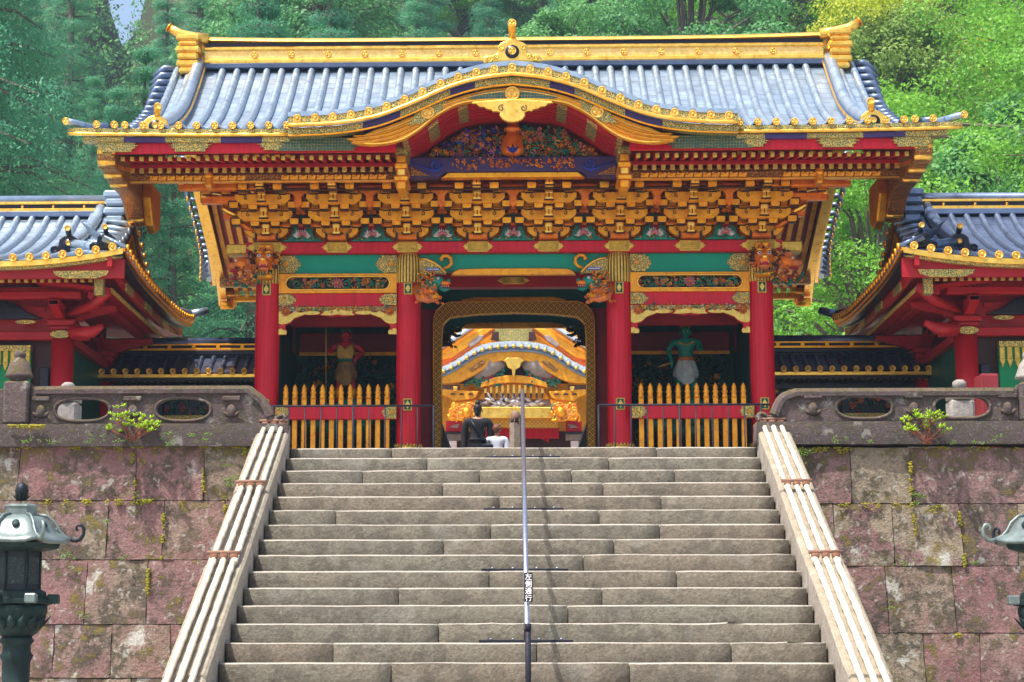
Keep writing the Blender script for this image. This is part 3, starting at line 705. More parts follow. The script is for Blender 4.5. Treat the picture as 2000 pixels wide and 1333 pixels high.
# ================================================================ BRONZE LANTERNS
BRZ = lacquer('bronze_patina', (.016, .036, .034), .6, .5, metal=.3, sc=5, bs=.4)
BRZL = lacquer('worn_bronze_cap', (.20, .25, .24), .40, .35, metal=.5, sc=6)
BRZD = lacquer('dark_bronze', (.018, .024, .03), .45, .4, metal=.4, sc=6)
OPEN = filigree('pierced_bronze', (.004, .006, .008), 30, (.06, .10, .10))
def lantern(cx, cy, lab, rot, zt):
    t = thing('bronze_lantern', (cx, cy, 0), lab, 'lantern', 'bronze lanterns before the wall'); n0_ = len(t.children)
    def hexl(prof, nm, mat, n=6, sm=False): o = MB().lathe([(r, zt + z) for r, z in prof], cx, cy, n, 0, sm, 'z', rot).build(nm, mat, t); return o
    hexl([(.002, .17), (.05, .14), (.062, .10), (.05, .055), (.03, .04), (.005, .035)], 'finial', BRZD, 14, True)
    MB().tube([(cx, cy, zt + .16), (cx, cy, zt + .22)], [.004, .001], 5).build('spike', BRZD, t)
    m_ = MB()
    for i in range(12):
        a = i * math.pi / 6; m_.petal((cx + .02 * math.cos(a), cy + .02 * math.sin(a), zt + .02), (math.cos(a), math.sin(a), .6), (0, 0, 1), .09, .035, .01)
    m_.build('lotus_seat', BRZD, t)
    hexl([(.11, .0), (.145, -.01), (.15, -.02), (.14, -.035), (.14, -.085), (.15, -.09)], 'neck', BRZL, 6)
    # cap with concave ribs and curled corner hooks
    m_ = MB(); prof = [(.13, -.085), (.22, -.10), (.29, -.15), (.33, -.21), (.38, -.255), (.455, -.28), (.46, -.30), (.43, -.305), (.15, -.30)]
    nseg = 24; vs = []
    for (r, z) in prof:
        for j in range(nseg):
            a = 2 * math.pi * j / nseg + rot; u = (j % 4) / 4; hexr = math.cos(math.pi / 6) / math.cos(abs(u - .0) * math.pi / 3 - (0 if u < .0 else 0) if False else ((u * math.pi / 3) - math.pi / 6))
            rr = r * hexr / math.cos(math.pi / 6) * math.cos(math.pi / 6) if r > .2 else r
            rr = r * hexr; up = .03 * (abs(u - .5) * 2) ** 3 * (1 if r > .35 else 0)
            vs.append((cx + rr * math.cos(a), cy + rr * math.sin(a), zt + z + up))
    fs = [(i * nseg + j, i * nseg + (j + 1) % nseg, (i + 1) * nseg + (j + 1) % nseg, (i + 1) * nseg + j) for i in range(len(prof) - 1) for j in range(nseg)]
    m_.add(vs, fs, 0, True); m_.build('cap', BRZL, t)
    for i in range(6):
        a = rot + i * math.pi / 3; ca, sa = math.cos(a), math.sin(a)
        pts = [(.15, -.08), (.235, -.09), (.305, -.14), (.345, -.20), (.39, -.24), (.455, -.262)]
        MB().tube([(cx + r * ca, cy + r * sa, zt + z) for r, z in pts], .0125, 6).build('rib', BRZL, t)
        hk = [(.44, -.262), (.49, -.275), (.53, -.265), (.56, -.23), (.565, -.19), (.545, -.16), (.515, -.155), (.495, -.175), (.505, -.20)]
        MB().tube([(cx + r * ca, cy + r * sa, zt + z) for r, z in hk], [.016, .017, .018, .017, .016, .015, .013, .012, .014], 7).build('hook', BRZL if i % 2 else BRZD, t)
        b = a + math.pi / 6; r = .30
        m_ = MB().lathe([(.0, 0), (.035, 0), (.035, .008), (.02, .014), (.0, .014)], 0, 0, 12)
        n_ = Vector((math.cos(b) * .7, math.sin(b) * .7, .62)).normalized(); M = n_.to_track_quat('Z', 'Y').to_matrix(); c_ = Vector((cx + math.cos(b) * .262, cy + math.sin(b) * .262, zt - .158))
        m_.v = [tuple(M @ Vector(v_) + c_) for v_ in m_.v]; m_.build('boss', BRZ, t)
    hexl([(.36, -.30), (.34, -.335), (.30, -.345), (.18, -.36)], 'under_cap', BRZ)
    hexl([(.185, -.36), (.185, -.64)], 'fire_box', BRZD)
    for i in range(6):
        b = rot + math.pi / 6 + i * math.pi / 3; n_ = Vector((math.cos(b), math.sin(b), 0)); s_ = Vector((-n_.y, n_.x, 0)); c_ = Vector((cx, cy, 0)) + n_ * .164
        m_ = MB(); P = [c_ + s_ * a_ + Vector((0, 0, zt + z_)) for a_, z_ in ((-.07, -.60), (.07, -.60), (.07, -.40), (-.07, -.40))]
        m_.add([p_ for p_ in P] + [p_ - n_ * .012 for p_ in P], [(0, 1, 2, 3), (7, 6, 5, 4), (0, 4, 5, 1), (1, 5, 6, 2), (2, 6, 7, 3), (3, 7, 4, 0)]); m_.build('pierced_panel', OPEN, t)
        a = rot + i * math.pi / 3; MB().tube([(cx + .187 * math.cos(a), cy + .187 * math.sin(a), zt - .64), (cx + .187 * math.cos(a), cy + .187 * math.sin(a), zt - .36)], .012, 6).build('corner_post', BRZ, t)
        e = Vector((cx + .31 * math.cos(a), cy + .31 * math.sin(a), zt - .71))
        MB().box(e.x - .05, e.x + .05, e.y - .05, e.y + .05, e.z - .035, e.z + .035, .01).build('corner_boss', BRZL if i % 2 else BRZ, t)
    hexl([(.20, -.64), (.245, -.66), (.25, -.70), (.31, -.715), (.31, -.745), (.26, -.76)], 'gallery', BRZ)
    hexl([(.26, -.76), (.26, -.80), (.235, -.88), (.18, -.96), (.13, -.99)], 'lotus_tray', BRZ, 24, True)
    m_ = MB()
    for i in range(16):
        a = i * math.pi / 8; m_.petal((cx + .155 * math.cos(a), cy + .155 * math.sin(a), zt - .97), (math.cos(a) * .7, math.sin(a) * .7, .8), (math.cos(a), math.sin(a), -.6), .20, .11, .02)
    m_.build('lotus_petals', BRZ, t)
    hexl([(.13, -.99), (.155, -1.02), (.125, -1.05), (.125, -1.10), (.15, -1.13), (.125, -1.17), (.12, -1.34), (.14, -1.37), (.12, -1.40), (.12, -1.60), (.14, -1.66), (.13, -2.05), (.18, -2.1), (.23, -2.15)], 'shaft', BRZ, 24, True)
    hexl([(.24, -2.15), (.36, -2.25), (.40, -2.35), (.44, -2.40), (.44, -2.5), (.52, -2.52), (.52, -zt)], 'pedestal', BRZD, 6)
    return t
LC = at(38, 1100, 15.4); RC = at(2043, 1100, 15.4)
def slim(t):
    for o in t.children: o.location.x *= .84; o.location.y *= .84; o.scale = (.84, .84, 1)
slim(lantern(LC.x, 15.4, 'bronze lantern with pale domed cap and curled hooks at the left frame edge', R(4), at(48, 985, 15.4).z))
slim(lantern(RC.x, 15.4, 'bronze lantern mostly cut off by the right frame edge, only hooks showing', R(8), at(2064, 985, 15.4).z))
# ================================================================ THE GATE
GX = -.04; YF, YM, YR = 28.0, 31.0, 34.0
CX = [GX - 3.405, GX - 1.45, GX + 1.45, GX + 3.405]
gate = thing('temple_gate', (GX, YM, GZ), 'large crimson and gold gate with curved central gable and bronze tiled roof', 'gate')
# ---- roof profile along depth (symmetrical about the ridge)
RP = interp([(0, 10.80), (.5, 10.42), (1.0, 10.05), (1.75, 9.55), (3.0, 8.99), (4.3, 8.60), (5.4, 8.42)])
def rz(y): return RP(abs(y - YM))
def vx(y): return {True: 0}.get(False, 0) + interp_vx(abs(y - YM))
interp_vx = interp([(0, 5.60), (1.2, 5.48), (2.5, 5.40), (3.8, 5.43), (4.7, 5.55), (5.4, 5.68)])
EY = YM - 5.4
def roofcut(o, lim):
    bm = bmesh.new(); bm.from_mesh(o.data); ow = wloc(o)
    bmesh.ops.delete(bm, geom=[f for f in bm.faces if abs((f.calc_center_median() + ow).x - GX) < 1.6 and (f.calc_center_median() + ow).z < KFX((f.calc_center_median() + ow).x) and (f.calc_center_median() + ow).y < lim], context='FACES')
    bm.to_mesh(o.data); bm.free(); return o
def KFX(x): return 9.2
def lift(x): return .03 * (max(0, abs(x - GX) - 3.2) / 2.4) ** 2
MB().grid(lambda u, w: (GX + (u * 2 - 1) * (interp_vx(abs((EY + 10.8 * w) - YM)) - .12), EY + 10.8 * w, rz(EY + 10.8 * w) - .03 + lift((u * 2 - 1) * 5.5)), 48, 40).build('roof_sheet', TILE, gate); roofcut(gate.children[-1], 27.6)
SOF = lacquer('soffit_boards', (.50, .02, .02), .5, .2, sc=4)
MB().grid(lambda u, w: (GX + (u * 2 - 1) * (interp_vx(abs((EY + .1 + 10.6 * w) - YM)) - .2), EY + .1 + 10.6 * w, rz(EY + .1 + 10.6 * w) - .14 - .0 + lift((u * 2 - 1) * 5.5)), 36, 30).build('soffit', SOF, gate); roofcut(gate.children[-1], 27.6)
# ---- central curved gable (bell curve) over the front
KF = interp([(0, 9.10), (.4, 9.05), (.82, 8.93), (1.27, 8.73), (1.72, 8.56), (2.2, 8.475), (2.8, 8.445), (3.2, 8.44)])
KY = 25.38
def kz(x): return KF(abs(x - GX))
KH = 2.86
def kroof(x, y): return kz(x) + .055 + (y - KY) * .20
MB().grid(lambda u, w: (GX + KH * (2 * u - 1), KY + .05 + w * (1.2 + 3.0 * max(0, 1 - abs(2 * u - 1) * 1.05) ** .8), kroof(GX + KH * (2 * u - 1), KY + .05 + w * (1.2 + 3.0 * max(0, 1 - abs(2 * u - 1) * 1.05) ** .8)) - .02), 48, 8).build('gable_roof_sheet', TILE, gate)
# ---- tile rows of the main slope
def rowmesh(x, y0, y1, dz=0, n=22, r=.056):
    mb = MB(); m = 7; vs = []
    for i in range(n + 1):
        y = y0 + (y1 - y0) * i / n; z = rz(y) - .01 + dz + lift(x); rr = r * (1.02 if i % 2 else .985)
        dy = .05; sl_ = (rz(y + dy) - rz(y - dy)) / (2 * dy); nn = Vector((0, -sl_, 1)).normalized()
        for j in range(m):
            a = math.pi * j / (m - 1); vs.append((x + math.cos(a) * rr, y + nn.y * math.sin(a) * rr * 1.15, z + nn.z * math.sin(a) * rr * 1.15))
    return mb.add(vs, [(i * m + j, (i + 1) * m + j, (i + 1) * m + j + 1, i * m + j + 1) for i in range(n) for j in range(m - 1)], 0, True)
SP = .2318
cols_ = [GX + SP * (i + .5) for i in range(-22, 22)]
DX = 4.80                                                             # descending ridges stand here
for x in cols_:
    if abs(x - GX) > 4.6: continue
    y0 = EY - .02
    if abs(x - GX) < KH - .05:                                          # starts where the curved gable meets the main slope
        y0 = EY + 1.0
        while y0 < YM - .6 and kroof(x, y0) > rz(y0) + .02: y0 += .12
        if y0 > YM - .7: continue
    rowmesh(x, y0, YM - .12).build('tile_row', TILE, gate)
for x in cols_[2:-2:1]:
    if abs(x - GX) < 4.6: rowmesh(x, YM + .12, YM + 5.4, n=10).build('rear_tile_row', TILE, gate)
for sd in (-1, 1):
    for k, dxx in enumerate((.22, .43)):
        rowmesh(GX + sd * (DX + dxx), EY + .3, YM - .1).build('tile_row', TILE, gate)
        rowmesh(GX + sd * (DX + dxx), YM + .1, YM + 5.2, n=10).build('rear_tile_row', TILE, gate)
    # short verge tiles that point outwards
    y = EY + .35; i = 0
    while y < YM + 5.2:
        xo = interp_vx(abs(y - YM)); z = rz(y); dp = .10 + .05 * (abs(y - YM) < 2.6)
        MB().tube([(GX + sd * (DX + .48), y, z + .05), (GX + sd * (DX + .62), y, z + .06), (GX + sd * xo, y, z - dp * .55)], [.05, .055, .056], 8).build('verge_tile', TILED, gate)
        MB().lathe([(.052, 0), (.056, -.012), (.04, -.02), (.0, -.016)], GX + sd * xo, z - dp * .55, 9).build('x', GOLD, gate) if False else None
        e = MB().lathe([(.0, -.02), (.045, -.02), (.058, -.008), (.058, .01)], 0, 0, 9); e.v = [(GX + sd * xo + sd * -q_[2], y + q_[0], z - dp * .55 + q_[1]) for q_ in e.v]
        (e.build('verge_tile_end', GOLDB, gate) if y > YM + .5 else None); y += .235; i += 1
# ---- emblem discs: three leaves inside a ring
def emblem(mb, x, y, z, r, mg=0, mk=1, n=14, leaf=True, sc=1.0):
    mb.lathe([(.0, y - .004), (r * .84, y - .004)], x, z, n, mk if leaf else mg, False, 'y')
    mb.lathe([(r * .80, y - .006), (r * .86, y - .016), (r * .97, y - .016), (r * 1.02, y + .012)], x, z, n, mg, True, 'y')
    if leaf:
        for k in range(3):
            a = R(90 + 120 * k); c = (x + math.cos(a) * r * .42, y - .006, z + math.sin(a) * r * .42)
            M = Matrix.Rotation(-(a - math.pi / 2), 3, 'Y'); mb.blob(c, (r * .40 * sc, .012 if sc == 1 else .02, r * .34 * sc), mg, 10, 6, M)
    return mb
EB = goldmat('emblem_ground', (.50, .28, .03), (.34, .18, .02), .6, .1)
def sharedmesh(mb, name, mats, origin, parent): o = mb.build(name, mats, parent, origin); return o
tx = []
for x in cols_:
    if KH - .0 < abs(x - GX): tx.append((x, EY - .03, rz(EY) + .005 + lift(x)))
for sd in (-1, 1):
    for d in (5.12, 5.35): tx.append((GX + sd * d, EY - .03, rz(EY) + .005 + lift(d + .1)))
TE = goldmat('tile_end_gilt', (.95, .62, .14), (.70, .40, .06), .5, .65, 16)
proto = emblem(MB(), 0, 0, 0, .048).build('tile_end', [TE, EB], gate, (0, 0, 0)); proto.location = Vector(tx[0]) - wloc(gate)
for p in tx[1:]: dup(proto, p)
kx = [GX + SP * i * .985 for i in range(-12, 13)]
kpl = MB()
kend = MB(); emblem(kend, 0, 0, 0, .049, leaf=False); kend.blob((0, -.01, 0), (.02, .014, .02), 0, 6, 4)
kend.ext([(-.052, -.075), (.052, -.075), (.052, 0), (-.052, 0)], 'xz', -.006, .02, 0)
kp = None
for x in kx:
    p = (x, KY - .02, kz(x) + .01)
    if kp is None: kp = kend.build('gable_tile_end', [TE, EB], gate, (0, 0, 0)); kp.location = Vector(p) - wloc(gate)
    else: dup(kp, p)
    # short ribs running back from the curved edge
    pts = [(x, KY + .0, kz(x) + .045), (x, KY + .35, kz(x) + .07 + .35 * .2), (x, KY + .9, kz(x) + .07 + .9 * .2)]
    MB().tube(pts, .052, 8).build('gable_tile_row', TILE, gate)
# pale bronze edge course over the curved gable
xs = lin(GX - KH, GX + KH, 72)
MB().band(xs, lambda x: kz(x) + .045, lambda x: kz(x) + .105, KY + .0, KY + .09).build('edge_course', TILE, gate)
MB().band(xs, lambda x: kz(x) - .055, lambda x: kz(x) + .045, KY + .01, KY + .12).build('gable_fascia', FIL, gate)
MB().tube([(x, KY - .01, kz(x) - .075) for x in xs], .028, 8).build('gable_moulding', GOLDB, gate)
def navy(x):
    a = abs(x - GX); return 1 if (.48 < a < .80 or 1.42 < a < 1.88) else 0
MB().band(xs, lambda x: kz(x) - .20, lambda x: kz(x) - .095, KY + .05, KY + .2, navy).build('gable_frieze', [FIL, PURPLE], gate)
MB().tube([(x, KY + .03, kz(x) - .20) for x in xs], .014, 6).build('gable_bead', GOLD, gate)
# ---- straight eaves left and right
for sd in (-1, 1):
    xs2 = lin(GX + sd * KH, GX + sd * 5.72, 16); xs2 = xs2 if sd > 0 else xs2[::-1]
    ez = lambda x: rz(EY) + lift(x)
    MB().band(xs2, lambda x: ez(x) - .085, lambda x: ez(x) - .035, EY - .01, EY + .12).build('eave_fascia', FIL, gate)
    MB().tube([(x, EY + .0, ez(x) - .11) for x in xs2], .026, 8).build('eave_moulding', GOLDB, gate)
    MB().band(xs2[:-1] if sd > 0 else xs2[1:], lambda x: ez(x) - .20, lambda x: ez(x) - .135, EY + .03, EY + .2, lambda x: 0 if (abs(x - GX) > 5.05 or abs(abs(x - GX) - 4.15) < .33 or abs(x - GX) < 3.2) else 1).build('eave_frieze', [FIL, PURPLE], gate)
    a, b = sorted((GX + sd * 1.5, GX + sd * 5.3))
    MB().box(a, b, EY + .10, EY + .16, 8.10, rz(EY) - .19).build('eave_board', RED, gate)
    # corner tip
    xt = GX + sd * 5.72
    MB().tube([(GX + sd * 5.45, EY + .25, ez(5.5) + .03), (xt - sd * .05, EY + .0, ez(5.7) + .035), (xt + sd * .02, EY - .03, ez(5.7) + .045)], [.045, .045, .04], 10).build('corner_tile', TILE, gate)
    e = emblem(MB(), xt + sd * .02, EY - .05, ez(5.7) + .04, .048); e.build('corner_tile_end', [TE, EB], gate)
    # pierced gilt plates on the board
    def plate(c, hw, z0, z1, mat, sdd=0, nm='gilt_plate', y=EY + .09):
        n = 5; h = (z1 - z0)
        Rt = [(c + hw, z0), (c + hw * .96, z0 + h * .2), (c + hw + .05, z0 + h * .3), (c + hw + .02, z0 + h * .42), (c + hw + .09, z0 + h * .5), (c + hw + .02, z0 + h * .58), (c + hw + .05, z0 + h * .7), (c + hw * .96, z0 + h * .8), (c + hw, z1)] if True else []
        Lf = [(2 * c - x_, z_) for x_, z_ in Rt][::-1]
        shape(nm, [Rt + Lf], y - .012, y + .012, mat, gate, 'xz', .004)
    c_ = (lambda d: GX + sd * d)
    plate(c_(4.15), .20, 8.11, rz(EY) - .135, FIL, y=EY + .07)
    plate(c_(5.1), .20, 8.11, rz(EY) - .14, FIL, y=EY + .07)
    plate(c_(2.55), .52, 8.11, rz(EY) - .14, HEX, y=EY + .07); plate(c_(3.1), .1, 8.12, rz(EY) - .14, FIL, y=EY + .06)
    # gilt side end of the eave, seen at the corner
    shape('eave_end_scroll', [[(EY + .1, 8.4), (EY + .06, 8.3), (EY + .12, 8.2), (EY + .08, 8.1), (EY + .2, 8.0), (EY + .5, 7.98), (EY + .9, 8.05), (EY + .9, 8.4)]], GX + sd * 5.16, GX + sd * 5.30, FIL, gate, 'yz', .03)
    shape('cloud_bracket', [[(EY + .12, 8.2), (EY + .1, 8.05), (EY + .25, 7.93), (EY + .5, 7.95), (EY + .8, 7.9), (EY + 1.2, 7.88), (EY + 1.6, 7.9), (EY + 1.9, 7.84), (EY + 2.15, 7.7), (EY + 2.4, 7.64), (EY + 2.62, 7.68), (EY + 2.7, 7.82), (EY + 2.62, 7.98), (EY + 2.9, 8.1), (EY + 2.9, 8.6), (EY + 1.5, 8.45), (EY + .5, 8.3)]], GX + sd * 5.13, GX + sd * 5.37, FILR, gate, 'yz', .03)
    shape('cloud_pendant', [[(EY + 2.1, 8.2), (EY + 2.0, 7.95), (EY + 2.15, 7.8), (EY + 2.3, 7.62), (EY + 2.55, 7.56), (EY + 2.78, 7.66), (EY + 2.85, 7.86), (EY + 2.8, 8.2)]], GX + sd * 5.0, GX + sd * 5.13, GOLD, gate, 'yz', .03)
    for (yy, zz, r_) in ((.14, 8.14, .07), (.18, 8.0, .06), (.6, 7.93, .05), (1.0, 7.9, .05), (2.25, 7.7, .06)):
        MB().tube([(GX + sd * 5.13, EY + yy, zz), (GX + sd * 5.36, EY + yy, zz)], r_ * .8, 10).build('scroll_roll', GOLDB, gate)
    # bargeboard following the roof, gold with a black stripe
    ys = lin(EY + .3, YM + 5.25, 40)
    for (nm, mt, lo, hi, xa, xb) in (('bargeboard', FIL, -.46, -.17, 5.02, 5.12), ('barge_stripe', BLACK, -.21, -.10, 5.12, 5.2), ('barge_moulding', GOLDB, -.13, -.07, 5.18, 5.27), ('barge_edge', GOLDB, -.50, -.455, 5.0, 5.15)):
        mb = MB(); vs = []
        for y in ys:
            ox = (interp_vx(abs(y - YM)) - 5.40) * .6; xa_, xb_ = GX + sd * (xa + ox), GX + sd * (xb + ox)
            vs += [(xa_, y, rz(y) + lo), (xb_, y, rz(y) + lo), (xb_, y, rz(y) + hi), (xa_, y, rz(y) + hi)]
        n = len(ys); mb.add(vs, [(i * 4 + j, i * 4 + (j + 1) % 4, (i + 1) * 4 + (j + 1) % 4, (i + 1) * 4 + j) for i in range(n - 1) for j in range(4)] + [(0, 1, 2, 3), (n * 4 - 1, n * 4 - 2, n * 4 - 3, n * 4 - 4)])
        fixn(mb.build(nm, mt, gate))
# ---- main ridge
RH = 10.80
rg = MB(); rg.box(GX - 4.85, GX + 4.85, YM - .17, YM + .17, RH - .05, RH + .03, .01); rg.build('ridge_base', TILED, gate)
MB().box(GX - 4.82, GX + 4.82, YM - .15, YM + .15, RH + .03, RH + .11, .02).build('ridge_lower_band', GOLDB, gate)
MB().box(GX - 4.80, GX + 4.80, YM - .12, YM + .12, RH + .11, RH + .235).build('ridge_panel', goldmat('gold_relief_panel', (1, .70, .25), (.85, .5, .12), .4, .85, 14), gate)
MB().box(GX - 4.82, GX + 4.82, YM - .15, YM + .15, RH + .235, RH + .30, .02).build('ridge_upper_band', GOLDB, gate)
MB().box(GX - 4.80, GX + 4.80, YM - .10, YM + .10, RH + .30, RH + .37).build('ridge_dark_band', BLACK, gate)
mb = MB(); n = 40; m = 7
vs = []
for i in range(n + 1):
    x = GX - 5.0 + 10.0 * i / n; up = .05 * (abs(x - GX) / 5) ** 4
    for j in range(m): a = math.pi * j / (m - 1); vs.append((x, YM - math.cos(a) * .15, RH + .37 + up + math.sin(a) * .085))
fixn(mb.add(vs, [(i * m + j, (i + 1) * m + j, (i + 1) * m + j + 1, i * m + j + 1) for i in range(n) for j in range(m - 1)] + [tuple(j for j in range(m)), tuple(n * m + j for j in range(m))], 0, True).build('ridge_cap', GOLDB, gate))
rp = emblem(MB(), 0, 0, 0, .052).build('ridge_emblem', [TE, EB], gate, (0, 0, 0)); first = True
for i in range(-7, 8):
    if abs(i) < 1: continue
    for s_ in (1,):
        p = (GX + i * .575 + (.0), YM - .125, RH + .175)
        if first: rp.location = Vector(p) - wloc(gate); first = False
        else: dup(rp, p)
for sd in (-1, 1):
    x = GX + sd * 5.0
    st_ = [(10.62, 10.72, .17, .13), (10.72, 10.83, .22, .15), (10.84, 10.95, .20, .16), (10.95, 11.05, .24, .18), (11.06, 11.14, .19, .16), (11.14, 11.24, .23, .18)]
    for (a, b, w, d) in st_:
        MB().box(x - w * .8 + sd * .03, x + w * .8 + sd * .03, YM - .35 - d * .3, YM + .2, a, b, .028).build('ridge_end_tier', GOLDB, gate)
    MB().tube([(x - sd * .25, YM - .1, 11.24), (x + sd * .0, YM - .12, 11.26), (x + sd * .2, YM - .14, 11.32), (x + sd * .36, YM - .16, 11.41)], [.09, .09, .075, .065], 12).build('ridge_end_spout', GOLDB, gate)
    MB().tube([(x + sd * .36, YM - .161, 11.41), (x + sd * .375, YM - .162, 11.42)], [.075, .075], 12).build('spout_rim', GOLD, gate)
    # descending ridge on the front slope and the one behind
    for fb in (-1, 1):
        ya = YM + fb * .15; yb = YM + fb * (4.25)
        ys = lin(ya, yb, 26)
        XD = lambda y: GX + sd * (DX + .09 * (1 - abs(y - YM) / 4.3))
        MB().tube([(XD(y), y, rz(y) + .17) for y in ys], .085, 10).build('descending_ridge_cap', TILE, gate)
        for o_, mt, r_ in ((-.10, GOLDB, .022), (.10, GOLDB, .022)):
            MB().tube([(XD(y) + o_, y, rz(y) + .10) for y in ys], r_, 6).build('descending_ridge_line', mt, gate)
        mb = MB(); vs = []
        for y in ys: vs += [(XD(y) - .1, y, rz(y) - .02), (XD(y) + .1, y, rz(y) - .02), (XD(y) + .1, y, rz(y) + .13), (XD(y) - .1, y, rz(y) + .13)]
        n = len(ys); mb.add(vs, [(i * 4 + j, i * 4 + (j + 1) % 4, (i + 1) * 4 + (j + 1) % 4, (i + 1) * 4 + j) for i in range(n - 1) for j in range(4)] + [(0, 1, 2, 3), (n * 4 - 1, n * 4 - 2, n * 4 - 3, n * 4 - 4)])
        fixn(mb.build('descending_ridge', TILED, gate))
    # gilt end ornament with curled feet
    x = GX + sd * (DX - .01); y = YM - 4.28; z = rz(y) - .03
    def ornament(x, y, z, s_, name, par, mats=(GOLDB, BLACK), spout=True, lean=0):
        P = [(-.30, 0), (-.31, .05), (-.27, .09), (-.2, .09), (-.17, .13), (-.16, .22), (-.10, .27), (-.06, .29)]
        P = [(a * s_, b * s_) for a, b in P]
        o = shape(name, [[(x + a, z + b) for a, b in P] + [(x - a, z + b) for a, b in P[::-1]]], y - .05, y + .05, mats[0], par, 'xz', .014)
        for q_ in (-1, 1): MB().tube([(x + q_ * s_ * (.235 + .055 * math.cos(t / 2)), y - .05, z + s_ * (.055 + .045 * math.sin(t / 2))) for t in range(11)], .017 * s_, 6).build('foot_scroll', mats[0], o)
        MB().lathe([(.0, y - .06), (.085 * s_, y - .06), (.095 * s_, y - .045)], x, z + .14 * s_, 16, 0, True, 'y').build('black_disc', mats[1], o)
        emblem(MB(), x, y - .062, z + .155 * s_, .042 * s_, leaf=False).build('gilt_boss', [TE, EB], o)
        if spout:
            MB().tube([(x + lean * .0, y + .05, z + .25 * s_), (x + lean * .06, y - .05, z + .32 * s_), (x + lean * .10, y - .12, z + .39 * s_)], [.05 * s_, .045 * s_, .05 * s_], 10).build('tile_spout', GOLD if mats[0] is GOLDB else mats[0], o)
            emblem(MB(), x + lean * .105, y - .13, z + .392 * s_, .052 * s_, leaf=False).build('spout_end', [TE, EB], o)
        return o
    ornament(x, y, z, 1.0, 'ridge_end_ornament', gate, lean=-sd * .4)
# ---- crest over the curved gable
cy_ = 25.75; cz_ = 9.16
MB().box(GX - .36, GX + .36, cy_ - .02, cy_ + .3, cz_ - .02, cz_ + .08, .01).build('crest_base', TILED, gate)
MB().box(GX - .34, GX + .34, cy_ - .05, cy_ + .2, cz_ + .06, cz_ + .12, .01).build('crest_base', BLACK, gate)
P = [(-.37, .10), (-.38, .16), (-.33, .20), (-.26, .19), (-.20, .22), (-.19, .30), (-.15, .36), (-.09, .38), (-.05, .42)]
cr = shape('crest', [[(GX + a, cz_ + b) for a, b in P] + [(GX - a, cz_ + b) for a, b in P[::-1]]], cy_ - .12, cy_ + .0, GOLDB, gate, 'xz', .02)
for q_ in (-1, 1):
    for (a, b, r_) in ((.30, .14, .045), (.22, .17, .035), (.15, .29, .04)):
        MB().curl(GX + q_ * a, cy_ - .12, cz_ + b, r_, 0, 0, 1.3, q_, .014, 6).build('scroll', GOLDB, cr)
MB().lathe([(.0, cy_ - .135), (.085, cy_ - .135), (.095, cy_ - .115)], GX, cz_ + .235, 18, 0, True, 'y').build('black_disc', BLACK, cr)
emblem(MB(), GX, cy_ - .137, cz_ + .24, .052).build('gilt_boss', [TE, EB], cr)
MB().tube([(GX, cy_ + .02, cz_ + .38), (GX, cy_ - .1, cz_ + .47), (GX, cy_ - .2, cz_ + .58)], [.055, .045, .052], 12).build('tile_spout', GOLD, cr)
emblem(MB(), GX, cy_ - .21, cz_ + .585, .056).build('spout_end', [TE, EB], cr)

# ---- gable face: bargeboard of the curved gable
up_ = lambda x: kz(x) - .215
LW = interp([(0, 8.705), (.35, 8.70), (.66, 8.665), (.85, 8.58), (1.02, 8.47), (1.2, 8.32), (1.42, 8.19), (1.7, 8.135), (2.0, 8.15)])
P = [(GX + d, up_(GX + d)) for d in lin(-1.75, 1.75, 60)]
tipR = [(GX + 1.9, 8.27), (GX + 2.0, 8.235), (GX + 2.12, 8.225), (GX + 2.03, 8.19), (GX + 2.06, 8.165), (GX + 1.95, 8.14), (GX + 1.8, 8.125)]
lowR = [(GX + d, LW(d)) for d in lin(1.7, 0, 30)]
poly = P + tipR + lowR + [(2 * GX - a, b) for a, b in lowR[::-1][1:]] + [(2 * GX - a, b) for a, b in tipR[::-1]]
hf = shape('curved_bargeboard', [poly], KY + .10, KY + .19, OCHRE, gate, 'xz', .012)
MB().tube([(GX + d, KY + .09, LW(abs(d)) + .012) for d in lin(-1.9, 1.9, 60)], .014, 6).build('edge_bead', GOLDB, hf)
MB().tube([(GX + d, KY + .09, up_(GX + d) - .03 - .018) for d in lin(-1.9, 1.9, 60)], .009, 5).build('edge_bead', GOLDB, hf)
